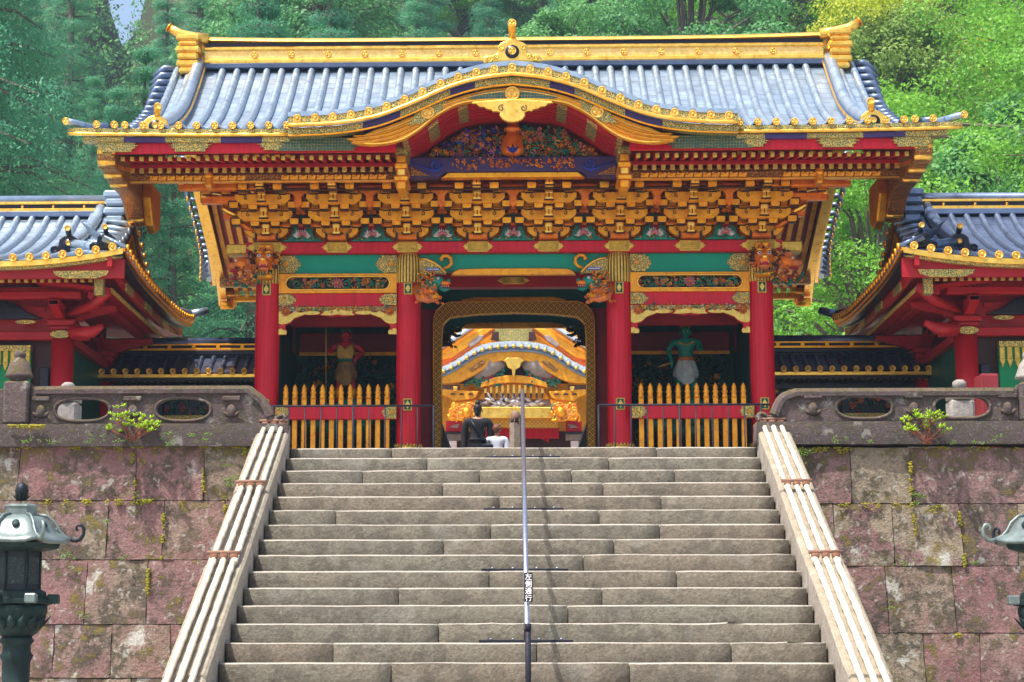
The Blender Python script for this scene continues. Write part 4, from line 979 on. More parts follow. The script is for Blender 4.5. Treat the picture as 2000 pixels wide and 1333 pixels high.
# diaper plates and large emblems on it
def onface(c, hw, lo, hi, mat, nm, y=KY + .085, tw=.12):
    pts = [(c - hw, (lo(c - hw) + hi(c - hw)) / 2)] + [(x_, hi(x_)) for x_ in lin(c - hw + tw, c + hw - tw, 14)] + [(c + hw, (lo(c + hw) + hi(c + hw)) / 2)] + [(x_, lo(x_)) for x_ in lin(c + hw - tw, c - hw + tw, 14)]
    return shape(nm, [pts], y, y + .02, mat, hf, 'xz', .003)
onface(GX, .60, lambda x: 8.72, lambda x: up_(x) - .03, HEX, 'diaper_plate')
emblem(MB(), GX, KY + .07, 8.79, .095, n=22, sc=.84).build('large_emblem', [TE, DGREEN], hf)
for sd in (-1, 1):
    cc = GX + sd * 1.08; zc = 8.545
    pts = []
    for t in range(24):
        a = 2 * math.pi * t / 24; rx = .27 * (1 + .10 * math.cos(6 * a)); r2 = .075 * (1 + .15 * math.cos(6 * a))
        dx, dz = rx * math.cos(a), r2 * math.sin(a); th = -sd * R(33)
        pts.append((cc + dx * math.cos(th) - dz * math.sin(th), zc + dx * math.sin(th) + dz * math.cos(th)))
    shape('diaper_plate', [pts], KY + .075, KY + .095, FIL, hf, 'xz', .003)
    emblem(MB(), cc, KY + .07, zc, .085, n=22, sc=.84).build('large_emblem', [TE, DGREEN], hf)
    # raised feathering on the lower limb
    mb = MB(); q = random.Random(3)
    for i in range(26):
        t = i / 25; d = 1.18 + .78 * t; zz = (up_(GX + d) + LW(d)) / 2 - .02
        for j in (-1, 0, 1): mb.petal((GX + sd * d, KY + .10, zz + j * .045), (sd * 1, -.15, -.25 + .25 * t + j * .1), (0, -1, 0), .085, .028, .012)
    mb.build('feather_relief', GOLD, hf)
# pendant under the peak
Pn = [(.0, 8.40), (.07, 8.41), (.13, 8.44), (.165, 8.49), (.16, 8.53), (.20, 8.545), (.25, 8.54), (.27, 8.565), (.33, 8.575), (.36, 8.60), (.42, 8.605), (.46, 8.64), (.52, 8.65), (.50, 8.675), (.3, 8.69), (.0, 8.71)]
pd = shape('gable_pendant', [[(GX + a, b) for a, b in Pn] + [(GX - a, b) for a, b in Pn[::-1][1:-1]]], KY + .03, KY + .10, GOLDB, gate, 'xz', .014)
for sd in (-1, 1):
    MB().curl(GX + sd * .14, KY + .03, 8.585, .045, 0, R(60), 1.2, -sd, .008).build('engraved_curl', DBROWN, pd)
# arched red slats under the gable, with gilt sleeves
SLT = interp([(0, 8.735), (.35, 8.72), (.66, 8.66), (.92, 8.51), (1.1, 8.375), (1.3, 8.25), (1.45, 8.19)])
for k in range(7):
    y = KY + .26 + .15 * k; dz = .008 * k
    MB().band(lin(GX - 1.40, GX + 1.40, 44), lambda x: SLT(abs(x - GX)) - .025 + dz, lambda x: SLT(abs(x - GX)) + .03 + dz, y, y + .085, lambda x: 1 if (abs(abs(x - GX) - .62) < .05 or abs(abs(x - GX) - 1.02) < .05 or abs(x - GX) > 1.32) else 0).build('arched_slat', [PRED, FIL], gate)
MB().band(lin(GX - 1.42, GX + 1.42, 40), lambda x: SLT(abs(x - GX)) + .02, lambda x: SLT(abs(x - GX)) + .05, KY + .2, KY + 1.5).build('gable_ceiling', DRED, gate)

# ---- carvings
CM = [LEAFG, ORNG, GOLD, BLUE, PINK, WHITE, TEAL, CRIM]
def carve(mb, inside, x0, x1, z0, z1, y, n, seed, pal, sc=1.0):
    q = random.Random(seed); k = 0; t = 0
    while k < n and t < n * 12:
        t += 1; x, z = q.uniform(x0, x1), q.uniform(z0, z1)
        if not inside(x, z): continue
        k += 1; ty = q.random(); m = q.choice(pal); yy = y - q.random() * .07 * sc
        if ty < .38:
            a = q.random() * 6.28; mb.petal((x, yy, z), (math.cos(a), -.35, math.sin(a)), (0, -1, q.uniform(-.4, .4)), q.uniform(.06, .13) * sc, q.uniform(.03, .055) * sc, .014 * sc, m)
        elif ty < .72: mb.curl(x, yy, z, q.uniform(.025, .055) * sc, m, q.random() * 6.28, q.uniform(.8, 1.4), q.choice((-1, 1)), q.uniform(.007, .013) * sc)
        elif ty < .88: mb.blob((x, yy, z), (q.uniform(.012, .03) * sc,) * 3, m, 6, 4)
        else: mb.flower(x, yy, z, q.uniform(.04, .06) * sc, q.choice((1, 4)), 2, 2, 7, k)
    return mb
TY = 26.75
MB().band(lin(GX - 1.40, GX + 1.40, 36), lambda x: 8.255, lambda x: SLT(abs(x - GX)) + .0, TY + .04, TY + .09).build('gable_wall', DBROWN, gate)
for sd in (-1, 1):
    mb = MB(); ins = lambda x, z: z < SLT(abs(x - GX)) - .07 and abs(x - GX) > .12
    a, b = sorted((GX + sd * .10, GX + sd * 1.32))
    if sd < 0: carve(mb, ins, a, b, 8.28, 8.72, TY, 430, 1, [0, 5, 0, 1, 3, 3, 1, 4, 3, 5]); 
    else: carve(mb, ins, a, b, 8.28, 8.72, TY, 430, 2, [0, 0, 6, 1, 6, 5, 4, 2, 0, 5])
    for (d, z, r, s_) in ((1.02, 8.35, .075, 4), (.48, 8.36, .075, 5), (.72, 8.52, .06, 6), (.30, 8.5, .05, 7)): mb.flower(GX + sd * d, TY - .06, z, r, 1, 2, 3, 9, s_)
    for (d, z, r, s_) in ((.62, 8.62, .055, 8), (.25, 8.64, .05, 9), (.85, 8.42, .05, 10)): mb.flower(GX + sd * d, TY - .07, z, r, 3 if sd < 0 else 6, 1, 3, 9, s_)
    mb.build('peony_carving', [LEAFG, lacquer('carved_russet', (.34, .09, .03), .5, .4, sc=14), GOLD, BLUE, PINK, DBROWN, TEAL, CRIM], gate)
# vase-shaped strut in the middle
mb = MB().lathe([(.05, 8.26), (.14, 8.30), (.155, 8.37), (.13, 8.50), (.09, 8.57), (.075, 8.60), (.12, 8.62), (.12, 8.65), (.08, 8.66), (.08, 8.74)], GX, TY - .08, 16); mb.build('vase_strut', AMBER, gate)
for a in (-40, 0, 40):
    mb = MB(); d = Vector((math.sin(R(a)), -.1, math.cos(R(a)))); mb.petal((GX, TY - .24, 8.27), d, (0, -1, 0), .13, .05, .012); mb.build('leaf_emblem', BLUE, gate)
# rainbow beam
rb = shape('rainbow_beam', [[(GX - 1.40, 8.255), (GX - 1.40, 7.99), (GX - 1.30, 7.985), (GX - .98, 8.0), (GX - .88, 8.06), (GX + .88, 8.06), (GX + .98, 8.0), (GX + 1.30, 7.985), (GX + 1.40, 7.99), (GX + 1.40, 8.255)]], TY - .12, TY + .1, PURPLE, gate, 'xz', .012)
shape('beam_underlay', [[(GX - .95, 7.985), (GX + .95, 7.985), (GX + .86, 8.055), (GX - .86, 8.055)]], TY - .08, TY + .08, GOLD, rb, 'xz', .01)
mb = MB(); carve(mb, lambda x, z: abs(x - GX) < .8, GX - .8, GX + .8, 8.10, 8.22, TY - .12, 130, 9, [1, 1, 2, 1], .6); mb.build('wave_pattern', [LEAFG, AMBER, GOLD, BLUE, PINK, WHITE, TEAL, CRIM], rb)
for sd in (-1, 1):
    mb = MB(); mb.curl(GX + sd * 1.02, TY - .125, 8.15, .085, 0, R(180 if sd > 0 else 0), 1.5, sd, .016, 7); mb.tube([(GX + sd * 1.0, TY - .125, 8.07), (GX + sd * 1.1, TY - .125, 8.08), (GX + sd * 1.22, TY - .125, 8.14), (GX + sd * 1.38, TY - .125, 8.19)], [.02, .018, .013, .006], 6); mb.build('scroll_relief', BLUE, rb)
    shape('beam_end_plate', [[(GX + sd * 1.36, 8.0), (GX + sd * 1.36, 8.13), (GX + sd * 1.25, 8.07), (GX + sd * 1.1, 8.0)]], TY - .13, TY - .12, FILR, rb, 'xz', .003)
# gilt strut columns at the ends of the gable
for sd in (-1, 1):
    x = GX + sd * 1.45
    for (z0, z1, w, d, mt) in ((8.14, 8.26, .085, .10, FIL), (8.03, 8.14, .062, .12, GOLD), (7.96, 8.03, .085, .14, GOLD), (7.86, 7.96, .058, .12, GOLDB), (7.80, 7.86, .095, .14, GOLD), (7.70, 7.80, .058, .10, OCHRE)):
        MB().box(x - w, x + w, 26.15 - d, 26.5 + d, z0, z1, .014).build('gable_strut', mt, gate)

# ---- rafters under the eaves
CAP = goldmat('rafter_cap_gilt', (.82, .60, .14), (.56, .38, .07), .4, .6, 20)
def rafter(y0, y1, w, h, sl_, nm, x, z):
    mb = MB()
    vs = [(-w, 0, -h), (w, 0, -h), (w, 0, h), (-w, 0, h), (-w, y1 - y0, -h + sl_), (w, y1 - y0, -h + sl_), (w, y1 - y0, h + sl_), (-w, y1 - y0, h + sl_)]
    mb.add(vs, [(4, 5, 6, 7), (0, 1, 5, 4), (1, 2, 6, 5), (2, 3, 7, 6), (3, 0, 4, 7)], 0)
    mb.box(-w - .003, w + .003, -.012, .03, -h - .003, h + .003, .004, 1)
    return mb.build(nm, [RED, CAP], gate, (0, 0, 0))
r1 = rafter(0, 1.2, .024, .026, .22, 'flying_rafter', 0, 0); r2 = rafter(0, 2.2, .027, .03, .62, 'rafter', 0, 0)
F1 = F2 = True
nx_ = [GX + sd * (1.62 + .123 * i) for sd in (-1, 1) for i in range(29)]
for x in nx_:
    p = (x, EY + .29, 8.075)
    if F1: r1.location = Vector(p) - wloc(gate); F1 = False
    else: dup(r1, p)
    p = (x, EY + .98, 8.085)
    if F2: r2.location = Vector(p) - wloc(gate); F2 = False
    else: dup(r2, p)
for sd in (-1, 1):
    a, b = sorted((GX + sd * 1.5, GX + sd * 5.15))
    MB().add([(a, EY + .16, 8.165), (b, EY + .16, 8.165), (b, EY + 1.4, 8.40), (a, EY + 1.4, 8.40)], [(3, 2, 1, 0)]).build('eave_lining', RED, gate)
    MB().box(a, b, EY + .94, EY + 1.0, 8.115, 8.165, .004).build('rafter_batten', DRED, gate)
    MB().add([(a, EY + 1.0, 8.125), (b, EY + 1.0, 8.125), (b, EY + 3.3, 8.78), (a, EY + 3.3, 8.78)], [(3, 2, 1, 0)]).build('eave_lining', RED, gate)
    # gilt eave purlin with relief blocks
    PY = 26.85
    MB().box(a, b, PY - .07, PY + .09, 7.985, 8.075, .006).build('eave_purlin', FILR, gate); MB().box(a, b, PY - .09, PY - .0, 7.965, 7.985, .003).build('purlin_bead', GOLDB, gate)
    a2, b2 = sorted((GX + sd * 1.55, GX + sd * 4.95))
    MB().box(a2, b2, PY - .02, PY + .1, 8.06, 8.13).build('purlin_board', FILR, gate)
    pr_ = None
    for i in range(27):
        x = GX + sd * (1.75 + i * .118)
        if 12 <= i <= 15: continue
        if pr_ is None:
            mb = MB().add([(-.05, 0, 0), (.05, 0, 0), (.062, -.02, .055), (-.04, -.02, .06), (-.05, .03, 0), (.05, .03, 0)], [(0, 1, 2, 3), (0, 4, 5, 1)]); mb.petal((-.045, -.012, .03), (1, -.1, .3), (0, -1, 0), .09, .04, .015, 0)
            pr_ = mb.build('relief_block', OCHRE, gate, (0, 0, 0)); pr_.location = Vector((x, PY - .075, 7.995)) - wloc(gate)
        else: dup(pr_, (x, PY - .075, 7.995))
    for d in (2.42, 3.39, 3.0): pass

# ---- bracket clusters
def bcluster(x, extra=0):
    """stepped bracket set at x: three tiers of boat arms, bearing blocks and projecting noses"""
    root = MB().box(x - .135, x + .135, 27.72, 28.1, 7.375, 7.45, .012).box(x - .10, x + .10, 27.76, 28.06, 7.45, 7.49, .01).build('bracket_cluster', AMBER, gate)
    for s_ in (-1, 1): MB().box(x + s_ * .148 - .012, x + s_ * .148 + .012, 27.715, 27.76, 7.37, 7.47, .003).build('black_clamp', BLACK, root)
    return root
ARM = None
BX = [GX + .9729 * (i - 3.5) for i in range(8)]
tiers = [(27.76, 7.435, .29), (27.50, 7.615, .375), (27.24, 7.79, .375)]
def arm_mesh(hw, spr):
    mb = MB(); P = [(-hw, .115), (-hw, .055), (-hw + .03, .02), (-hw + .09, -.02), (hw - .09, -.02), (hw - .03, .02), (hw, .055), (hw, .115)]
    mb.ext(P, 'xz', 0, .10, 0)
    for s_ in (-1, 1): mb.curl(s_ * hw * .60, -.004, .062, .030, 1, R(90), 1.0, -s_, .0065, 5)
    mb.ext([(-hw, .115), (hw, .115), (hw - .01, .128), (-hw + .01, .128)], 'xz', -.004, .1, 1)
    return mb
def block_mesh():
    mb = MB(); mb.box(-.064, .064, -.012, .11, .028, .08, .006, 0)
    mb.ext([(-.064, .03), (-.043, -.008), (.043, -.008), (.064, .03)], 'xz', -.01, .105, 0)
    mb.box(-.07, .07, -.018, .1, .078, .094, 0, 1); mb.box(-.052, .052, -.016, .1, -.022, -.006, 0, 1)
    for s_ in (-1, 1): mb.box(s_ * .069 - .008, s_ * .069 + .008, -.018, .06, .02, .09, 0, 1)
    return mb
def nose_mesh(L):
    mb = MB(); mb.box(-.048, .048, 0, L, 0, .13, .012, 0); mb.box(-.055, .055, -.012, .03, .075, .145, .012, 2); mb.box(-.052, .052, -.006, .02, .0, .03, .004, 2)
    mb.box(-.007, .007, -.008, .03, .02, .09, 0, 1); mb.box(-.066, .066, .0, .05, -.014, -.002, 0, 1); mb.box(-.066, .066, .0, .05, .146, .16, 0, 1)
    return mb
ctr = BX[3]; root = bcluster(ctr)
arms = []
LINE = lacquer('dark_outline_paint', (.035, .012, .01), .5, .2)
for ti, (y, z, hw) in enumerate(tiers):
    arm_mesh(hw, 0).build('boat_arm', [OCHRE, LINE], root, (0, 0, 0)).location = Vector((ctr, y, z)) - wloc(root)
    for dx in (-.27, .27):
        o = block_mesh().build('bearing_block', [GOLD, LINE], root, (0, 0, 0)); o.location = Vector((ctr + dx, y - .01, z + .125)) - wloc(root)
    o = nose_mesh(.9).build('bracket_nose', [GOLD, LINE, GOLDB], root, (0, 0, 0)); o.location = Vector((ctr, y - .13, z - .0)) - wloc(root)
    o = block_mesh().build('bearing_block', [GOLD, LINE], root, (0, 0, 0)); o.location = Vector((ctr, y - .04, z + .135)) - wloc(root)
o = nose_mesh(.8).build('bracket_nose', [GOLD, LINE, GOLDB], root, (0, 0, 0)); o.location = Vector((ctr, 26.86, 7.935)) - wloc(root)
for (ti_, (y_, z_, h_)) in list(enumerate(tiers))[1:]:
    for dx in (-.40, -.14, .14, .40):
        o = block_mesh().build('bearing_block', [GOLD, LINE], root, (0, 0, 0)); o.location = Vector((ctr + dx, y_ + .06, z_ - .075 + (.02 if abs(dx) > .2 else 0))) - wloc(root)
for dx in (-.235, .235):
    o = block_mesh().build('bearing_block', [GOLD, LINE], root, (0, 0, 0)); o.location = Vector((ctr + dx, 26.93, 7.90)) - wloc(root)
bm_ = block_mesh().build('bearing_block', [GOLD, LINE], root, (0, 0, 0)); bm_.location = Vector((ctr, 26.90, 7.905)) - wloc(root)
for i, x in enumerate(BX):
    if i != 3: dup_tree(root, (x, root.location.y + YM, root.location.z + GZ)).location = root.location + Vector((x - ctr, 0, 0))
# linking arms between the clusters, deeper in, orange with curved sides
for i in range(7):
    xm = (BX[i] + BX[i + 1]) / 2
    for (y, z) in ((27.62, 7.70), (27.36, 7.875)):
        mb = MB()
        for s_ in (-1, 1):
            mb.ext([(xm + s_ * .04, z), (xm + s_ * .10, z + .035), (xm + s_ * .20, z + .055), (xm + s_ * .20, z + .12), (xm + s_ * .02, z + .12), (xm - s_ * .0, z + .02)][::s_], 'xz', y, y + .08, 0)
        fixn(mb.build('cross_arm', AMBER, gate))
        for s_ in (-1, 1):
            o = block_mesh().build('small_block', [OCHRE, LINE], gate, (0, 0, 0)); o.location = Vector((xm + s_ * .115, y - .09, z + .045)) - wloc(gate)
    mb = MB(); mb.ext([(xm - .17, 8.0), (xm - .10, 7.93), (xm - .045, 7.86), (xm - .05, 7.76), (xm, 7.70), (xm + .05, 7.76), (xm + .045, 7.86), (xm + .10, 7.93), (xm + .17, 8.0)], 'xz', 27.2, 27.3, 0)
    for s_ in (-1, 1): mb.curl(xm + s_ * .10, 27.195, 7.95, .035, 1, 0, 1.1, s_, .007, 5)
    mb.build('foliate_arm', [AMBER, ORNG], gate)
# long beams tying the tiers together
for (y, z0, z1, mt) in ((27.98, 7.55, 7.62, OCHRE), (27.80, 7.74, 7.80, OCHRE), (27.72, 7.565, 7.60, AMBER), (27.48, 7.745, 7.775, AMBER), (27.52, 7.90, 7.97, AMBER), (27.08, 7.925, 7.955, DBROWN), (27.26, 7.97, 8.03, AMBER)):
    MB().box(GX - 3.75, GX + 3.75, y, y + .07, z0, z1, .004).build('bracket_beam', mt, gate)
MB().box(GX - 3.5, GX + 3.5, 28.02, 28.08, 7.37, 8.6).build('bracket_wall', AMBER, gate)  # wall and some beams amber: orange glow between clusters put into the colour
MB().add([(GX - 4.9, 26.95, 8.02), (GX + 4.9, 26.95, 8.02), (GX + 4.9, 28.05, 8.45), (GX - 4.9, 28.05, 8.45)], [(3, 2, 1, 0)]).build('bracket_ceiling', AMBER, gate)
# corner brackets reaching sideways and diagonally
for sd in (-1, 1):
    x = CX[0] if sd < 0 else CX[3]
    for t, (y, z) in enumerate(((27.8, 7.47), (27.5, 7.64), (27.2, 7.80), (26.95, 7.93))):
        e = .32 + .27 * t
        mb = MB(); a, b = sorted((x, x + sd * e)); mb.box(a, b, y + .1, y + .24, z, z + .11, .02, 0); mb.box(min(x + sd * e, x + sd * (e - .09)), max(x + sd * e, x + sd * (e - .09)), y + .06, y + .26, z + .07, z + .16, .015, 2)
        mb.build('side_arm', [AMBER, LINE, GOLDB], gate)
        m2 = MB(); m2.tube([(x, 27.95, z + .06), (x + sd * e * .75, 27.95 - e * .6, z + .07), (x + sd * (e + .1) * .85, 27.95 - (e + .1) * .7, z + .13)], [.055, .055, .035], 4); m2.build('diagonal_arm', GOLDB if t % 2 else AMBER, gate)
        for k in range(t + 1):
            o = block_mesh().build('bearing_block', [GOLD, LINE], gate, (0, 0, 0)); o.location = Vector((x + sd * (.25 + .26 * k), y + .06, z + .12)) - wloc(gate)
    if True:
        mb = MB(); mb.box(-.05, .05, 0, .3, 0, .18, .02); mb.box(-.055, .055, -.02, .1, .12, .2, .02); o = mb.build('elephant_nose', GOLD, gate, (0, 0, 0)); o.location = Vector((GX + sd * 4.07, 26.72, 7.9)) - wloc(gate)
# rear slope rafters seen past the sides
for sd in (-1, 1):
    for i in range(9):
        x = GX + sd * (3.62 + .165 * i)
        mb = MB(); y0, y1 = 34.15, 36.0
        P = [(y, rz(y) - .30 + .02 * 0) for y in lin(y0 - 3, y1, 10)]
        vs = []
        for (y, z) in P: vs += [(x - .038, y, z - .04), (x + .038, y, z - .04), (x + .038, y, z + .05), (x - .038, y, z + .05)]
        n = len(P); mb.add(vs, [(k * 4 + j, k * 4 + (j + 1) % 4, (k + 1) * 4 + (j + 1) % 4, (k + 1) * 4 + j) for k in range(n - 1) for j in range(4)] + [(0, 1, 2, 3), (n * 4 - 4, n * 4 - 3, n * 4 - 2, n * 4 - 1)], 0)
        mb.box(x - .045, x + .045, y1 - .02, y1 + .14, P[-1][1] - .05, P[-1][1] + .05, .005, 1)
        fixn(mb.build('rear_rafter', [OCHRE, CAP], gate))
        MB().box(x - .035, x + .035, 35.9, 36.35, 8.09, 8.16, .004).build('rear_flying_rafter', CAP, gate)
    a, b = sorted((GX + sd * 3.5, GX + sd * 5.1))
    MB().grid(lambda u, w: (a + (b - a) * u, 31.2 + 5.0 * w, rz(31.2 + 5.0 * w) - .245), 1, 14).build('rear_eave_lining', DRED, gate)
    MB().box(a, b, 34.9, 35.05, 8.05, 8.2, .01).build('rear_purlin', FILR, gate)
    MB().box(a, b, 36.1, 36.2, 8.0, 8.1, .01).build('rear_eave_board', GOLD, gate)
    e_ = GX + sd * 5.1
    for (yy, zz) in ((36.2, 8.0), (35.9, 7.9), (36.0, 8.15)): MB().tube([(e_ - .12, yy, zz), (e_ + .12, yy, zz)], .08, 10).build('scroll_roll', GOLD, gate)
# ---- lotus carvings between the brackets
def lotus(x, z, y, v):
    h = .40; P = [(-.30, 0), (-.24, .035), (-.17, .07), (-.15, .15), (-.10, .22), (-.055, .27), (-.05, .36), (0, .40), (.05, .36), (.055, .27), (.10, .22), (.15, .15), (.17, .07), (.24, .035), (.30, 0)]
    P = [(x + a * (1 if v % 2 else .95), z + b) for a, b in P]
    o = shape('flower_carving', [P], y, y + .05, TEAL, gate, 'xz', .01)
    mb = MB(); q = random.Random(v)
    for i in range(16):
        a = R(-10 + 200 * i / 15); mb.petal((x + .02 * math.cos(a), y - .02, z + .06), (math.cos(a), -.5, math.sin(a) * .75), (0, -1, .3), q.uniform(.10, .145), .04, .014, 5)
    for i in range(11):
        a = R(10 + 160 * i / 10); mb.petal((x, y - .045, z + .06), (math.cos(a), -.6, math.sin(a)), (0, -1, .3), q.uniform(.07, .1), .035, .012, 4)
    mb.flower(x, y - .03, z + .175, .07, 7, 7, 3, 9, v)
    for i in range(18): mb.petal((x + q.uniform(-.27, .27), y - .005, z + q.uniform(.0, .03)), (q.uniform(-1, 1), -.3, .5), (0, -1, 0), .05, .022, .008, q.choice((6, 2, 0)))
    mb.build('lotus', CM, o)
for i in range(7): lotus((BX[i] + BX[i + 1]) / 2, 7.372, 27.83, i)
# ---- head tie beam and its gilt sleeves
MB().box(GX - 3.7, GX + 3.7, 27.84, 28.14, 7.205, 7.365, .012).build('head_beam', RED, gate)
SLV = goldmat('ribbed_gilt_sleeve', (.82, .56, .10), (.52, .34, .05), .42, .6, 18)
def sleeve(x, hw, z0=7.215, z1=7.355, y=27.82, nm='beam_sleeve'):
    h = z1 - z0; Rt = [(hw * .62, z0 - .004), (hw * .7, z0 + h * .2), (hw * .88, z0 + h * .3), (hw * .84, z0 + h * .4), (hw, z0 + h * .5), (hw * .84, z0 + h * .6), (hw * .88, z0 + h * .7), (hw * .7, z0 + h * .8), (hw * .62, z1 + .004)]
    o = shape(nm, [[(x + a, b) for a, b in Rt] + [(x - a, b) for a, b in Rt[::-1]]], y, y + .03, SLV, gate, 'xz', .005)
    for k in range(5): MB().tube([(x - hw * .62, y - .002, z0 + h * (.12 + .19 * k)), (x + hw * .62, y - .002, z0 + h * (.12 + .19 * k))], .009, 5).build('rib', SLV, o)
for i, x in enumerate(BX): sleeve(x, .22 if 0 < i < 7 else .30)
for sd in (-1, 1):
    xo = GX + sd * 3.66; a, b = sorted((xo, xo + sd * .32)); MB().box(a, b, 27.86, 28.12, 7.2, 7.35, .02).build('beam_nose', SLV, gate)
# ---- columns
def column(x, y, front=True, outer=False):
    r = .168; mb = MB(); n = 72; zs = [GZ, 5.2, 6.0, 6.80]
    vs = []
    for z in zs:
        for j in range(n):
            a = 2 * math.pi * j / n; fl = (abs(math.sin(a * 12)) ** .5); rr = r * (.962 + .038 * fl) * (1.0 if z < 6.5 else .985)
            vs.append((x + rr * math.cos(a), y + rr * math.sin(a), z))
    mb.add(vs, [(i * n + j, i * n + (j + 1) % n, (i + 1) * n + (j + 1) % n, (i + 1) * n + j) for i in range(len(zs) - 1) for j in range(n)], 0, True)
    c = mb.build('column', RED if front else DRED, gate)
    # gilt ribbed head
    vs = []; zz = [(6.79, .176), (6.84, .181), (6.95, .181), (7.06, .177), (7.15, .166), (7.205, .145)]; mb = MB()
    for z, r_ in zz:
        for j in range(n):
            a = 2 * math.pi * j / n; rr = r_ * (1 + (.03 if j % 3 == 0 else 0)); vs.append((x + rr * math.cos(a), y + rr * math.sin(a), z))
    fs = [(i * n + j, i * n + (j + 1) % n, (i + 1) * n + (j + 1) % n, (i + 1) * n + j) for i in range(len(zz) - 1) for j in range(n)]
    mb.add(vs, fs, 0, False); mb.m = [0 if (f[0] % n) % 3 != 1 else 1 for f in mb.f]; mb.add([vs[j] for j in range(n)], [tuple(range(n))], 0)
    mb.build('column_head', [SLV, LINE], c)
    if front:
        for z in (6.70, 5.09):
            q_ = MB().box(x - .062, x + .062, y - r - .02, y - r + .01, z - .085, z + .085, .01).build('column_plaque', SLV, c)
            shape('diamond_inlay', [[(x, z - .06), (x + .035, z), (x, z + .06), (x - .035, z)]], y - r - .03, y - r - .019, CAP, q_, 'xz', .003)
            MB().box(x - .045, x + .045, y - r - .0225, y - r - .0195, z - .068, z + .068).build('green_field', DGREEN, q_)
        MB().lathe([(.20, GZ), (.20, 4.42), (.19, 4.50), (.18, 4.54)], x, y, 24).build('column_shoe', SLV, c)
        mb = MB()
        for j in range(24):
            a = 2 * math.pi * j / 24; mb.petal((x + .185 * math.cos(a), y + .185 * math.sin(a), 4.50), (0, 0, 1), (math.cos(a), math.sin(a), 0), .07, .04, .01)
        mb.build('shoe_crown', SLV, c)
    return c
for x in CX: column(x, YF)
for x in CX: column(x, YR, False)
for x in (CX[0], CX[3]): column(x, YM, False)
# ---- side bays
def fplate(x0, x1, z0, z1, y, sdo, par, mat=FIL, nm='corner_plate'):
    """pierced plate; the scalloped edge faces sdo"""
    h = z1 - z0; w = x1 - x0; P = [(0, 0), (w * .72, 0), (w * .70, h * .1), (w * .88, h * .18), (w * .84, h * .3), (w, h * .42), (w * .97, h * .5), (w, h * .58), (w * .84, h * .7), (w * .88, h * .82), (w * .70, h * .9), (w * .72, h), (0, h)]
    if sdo > 0: P = [(x0 + a, z0 + b) for a, b in P]
    else: P = [(x1 - a, z0 + b) for a, b in P][::-1]
    o = shape(nm, [P], y - .014, y + .01, mat, par, 'xz', .004)
    cx, cz = (x0 + .28 * w, z0 + h / 2) if sdo > 0 else (x1 - .28 * w, z0 + h / 2)
    mb = MB()
    for i in range(14): a = 2 * math.pi * i / 14; mb.petal((cx, y - .014, cz), (math.cos(a), -.15, math.sin(a)), (0, -1, 0), h * .2, h * .07, .008)
    mb.blob((cx, y - .02, cz), (h * .06, .012, h * .06), 0, 8, 4); mb.build('flower_boss', GOLDB, o)
    return o
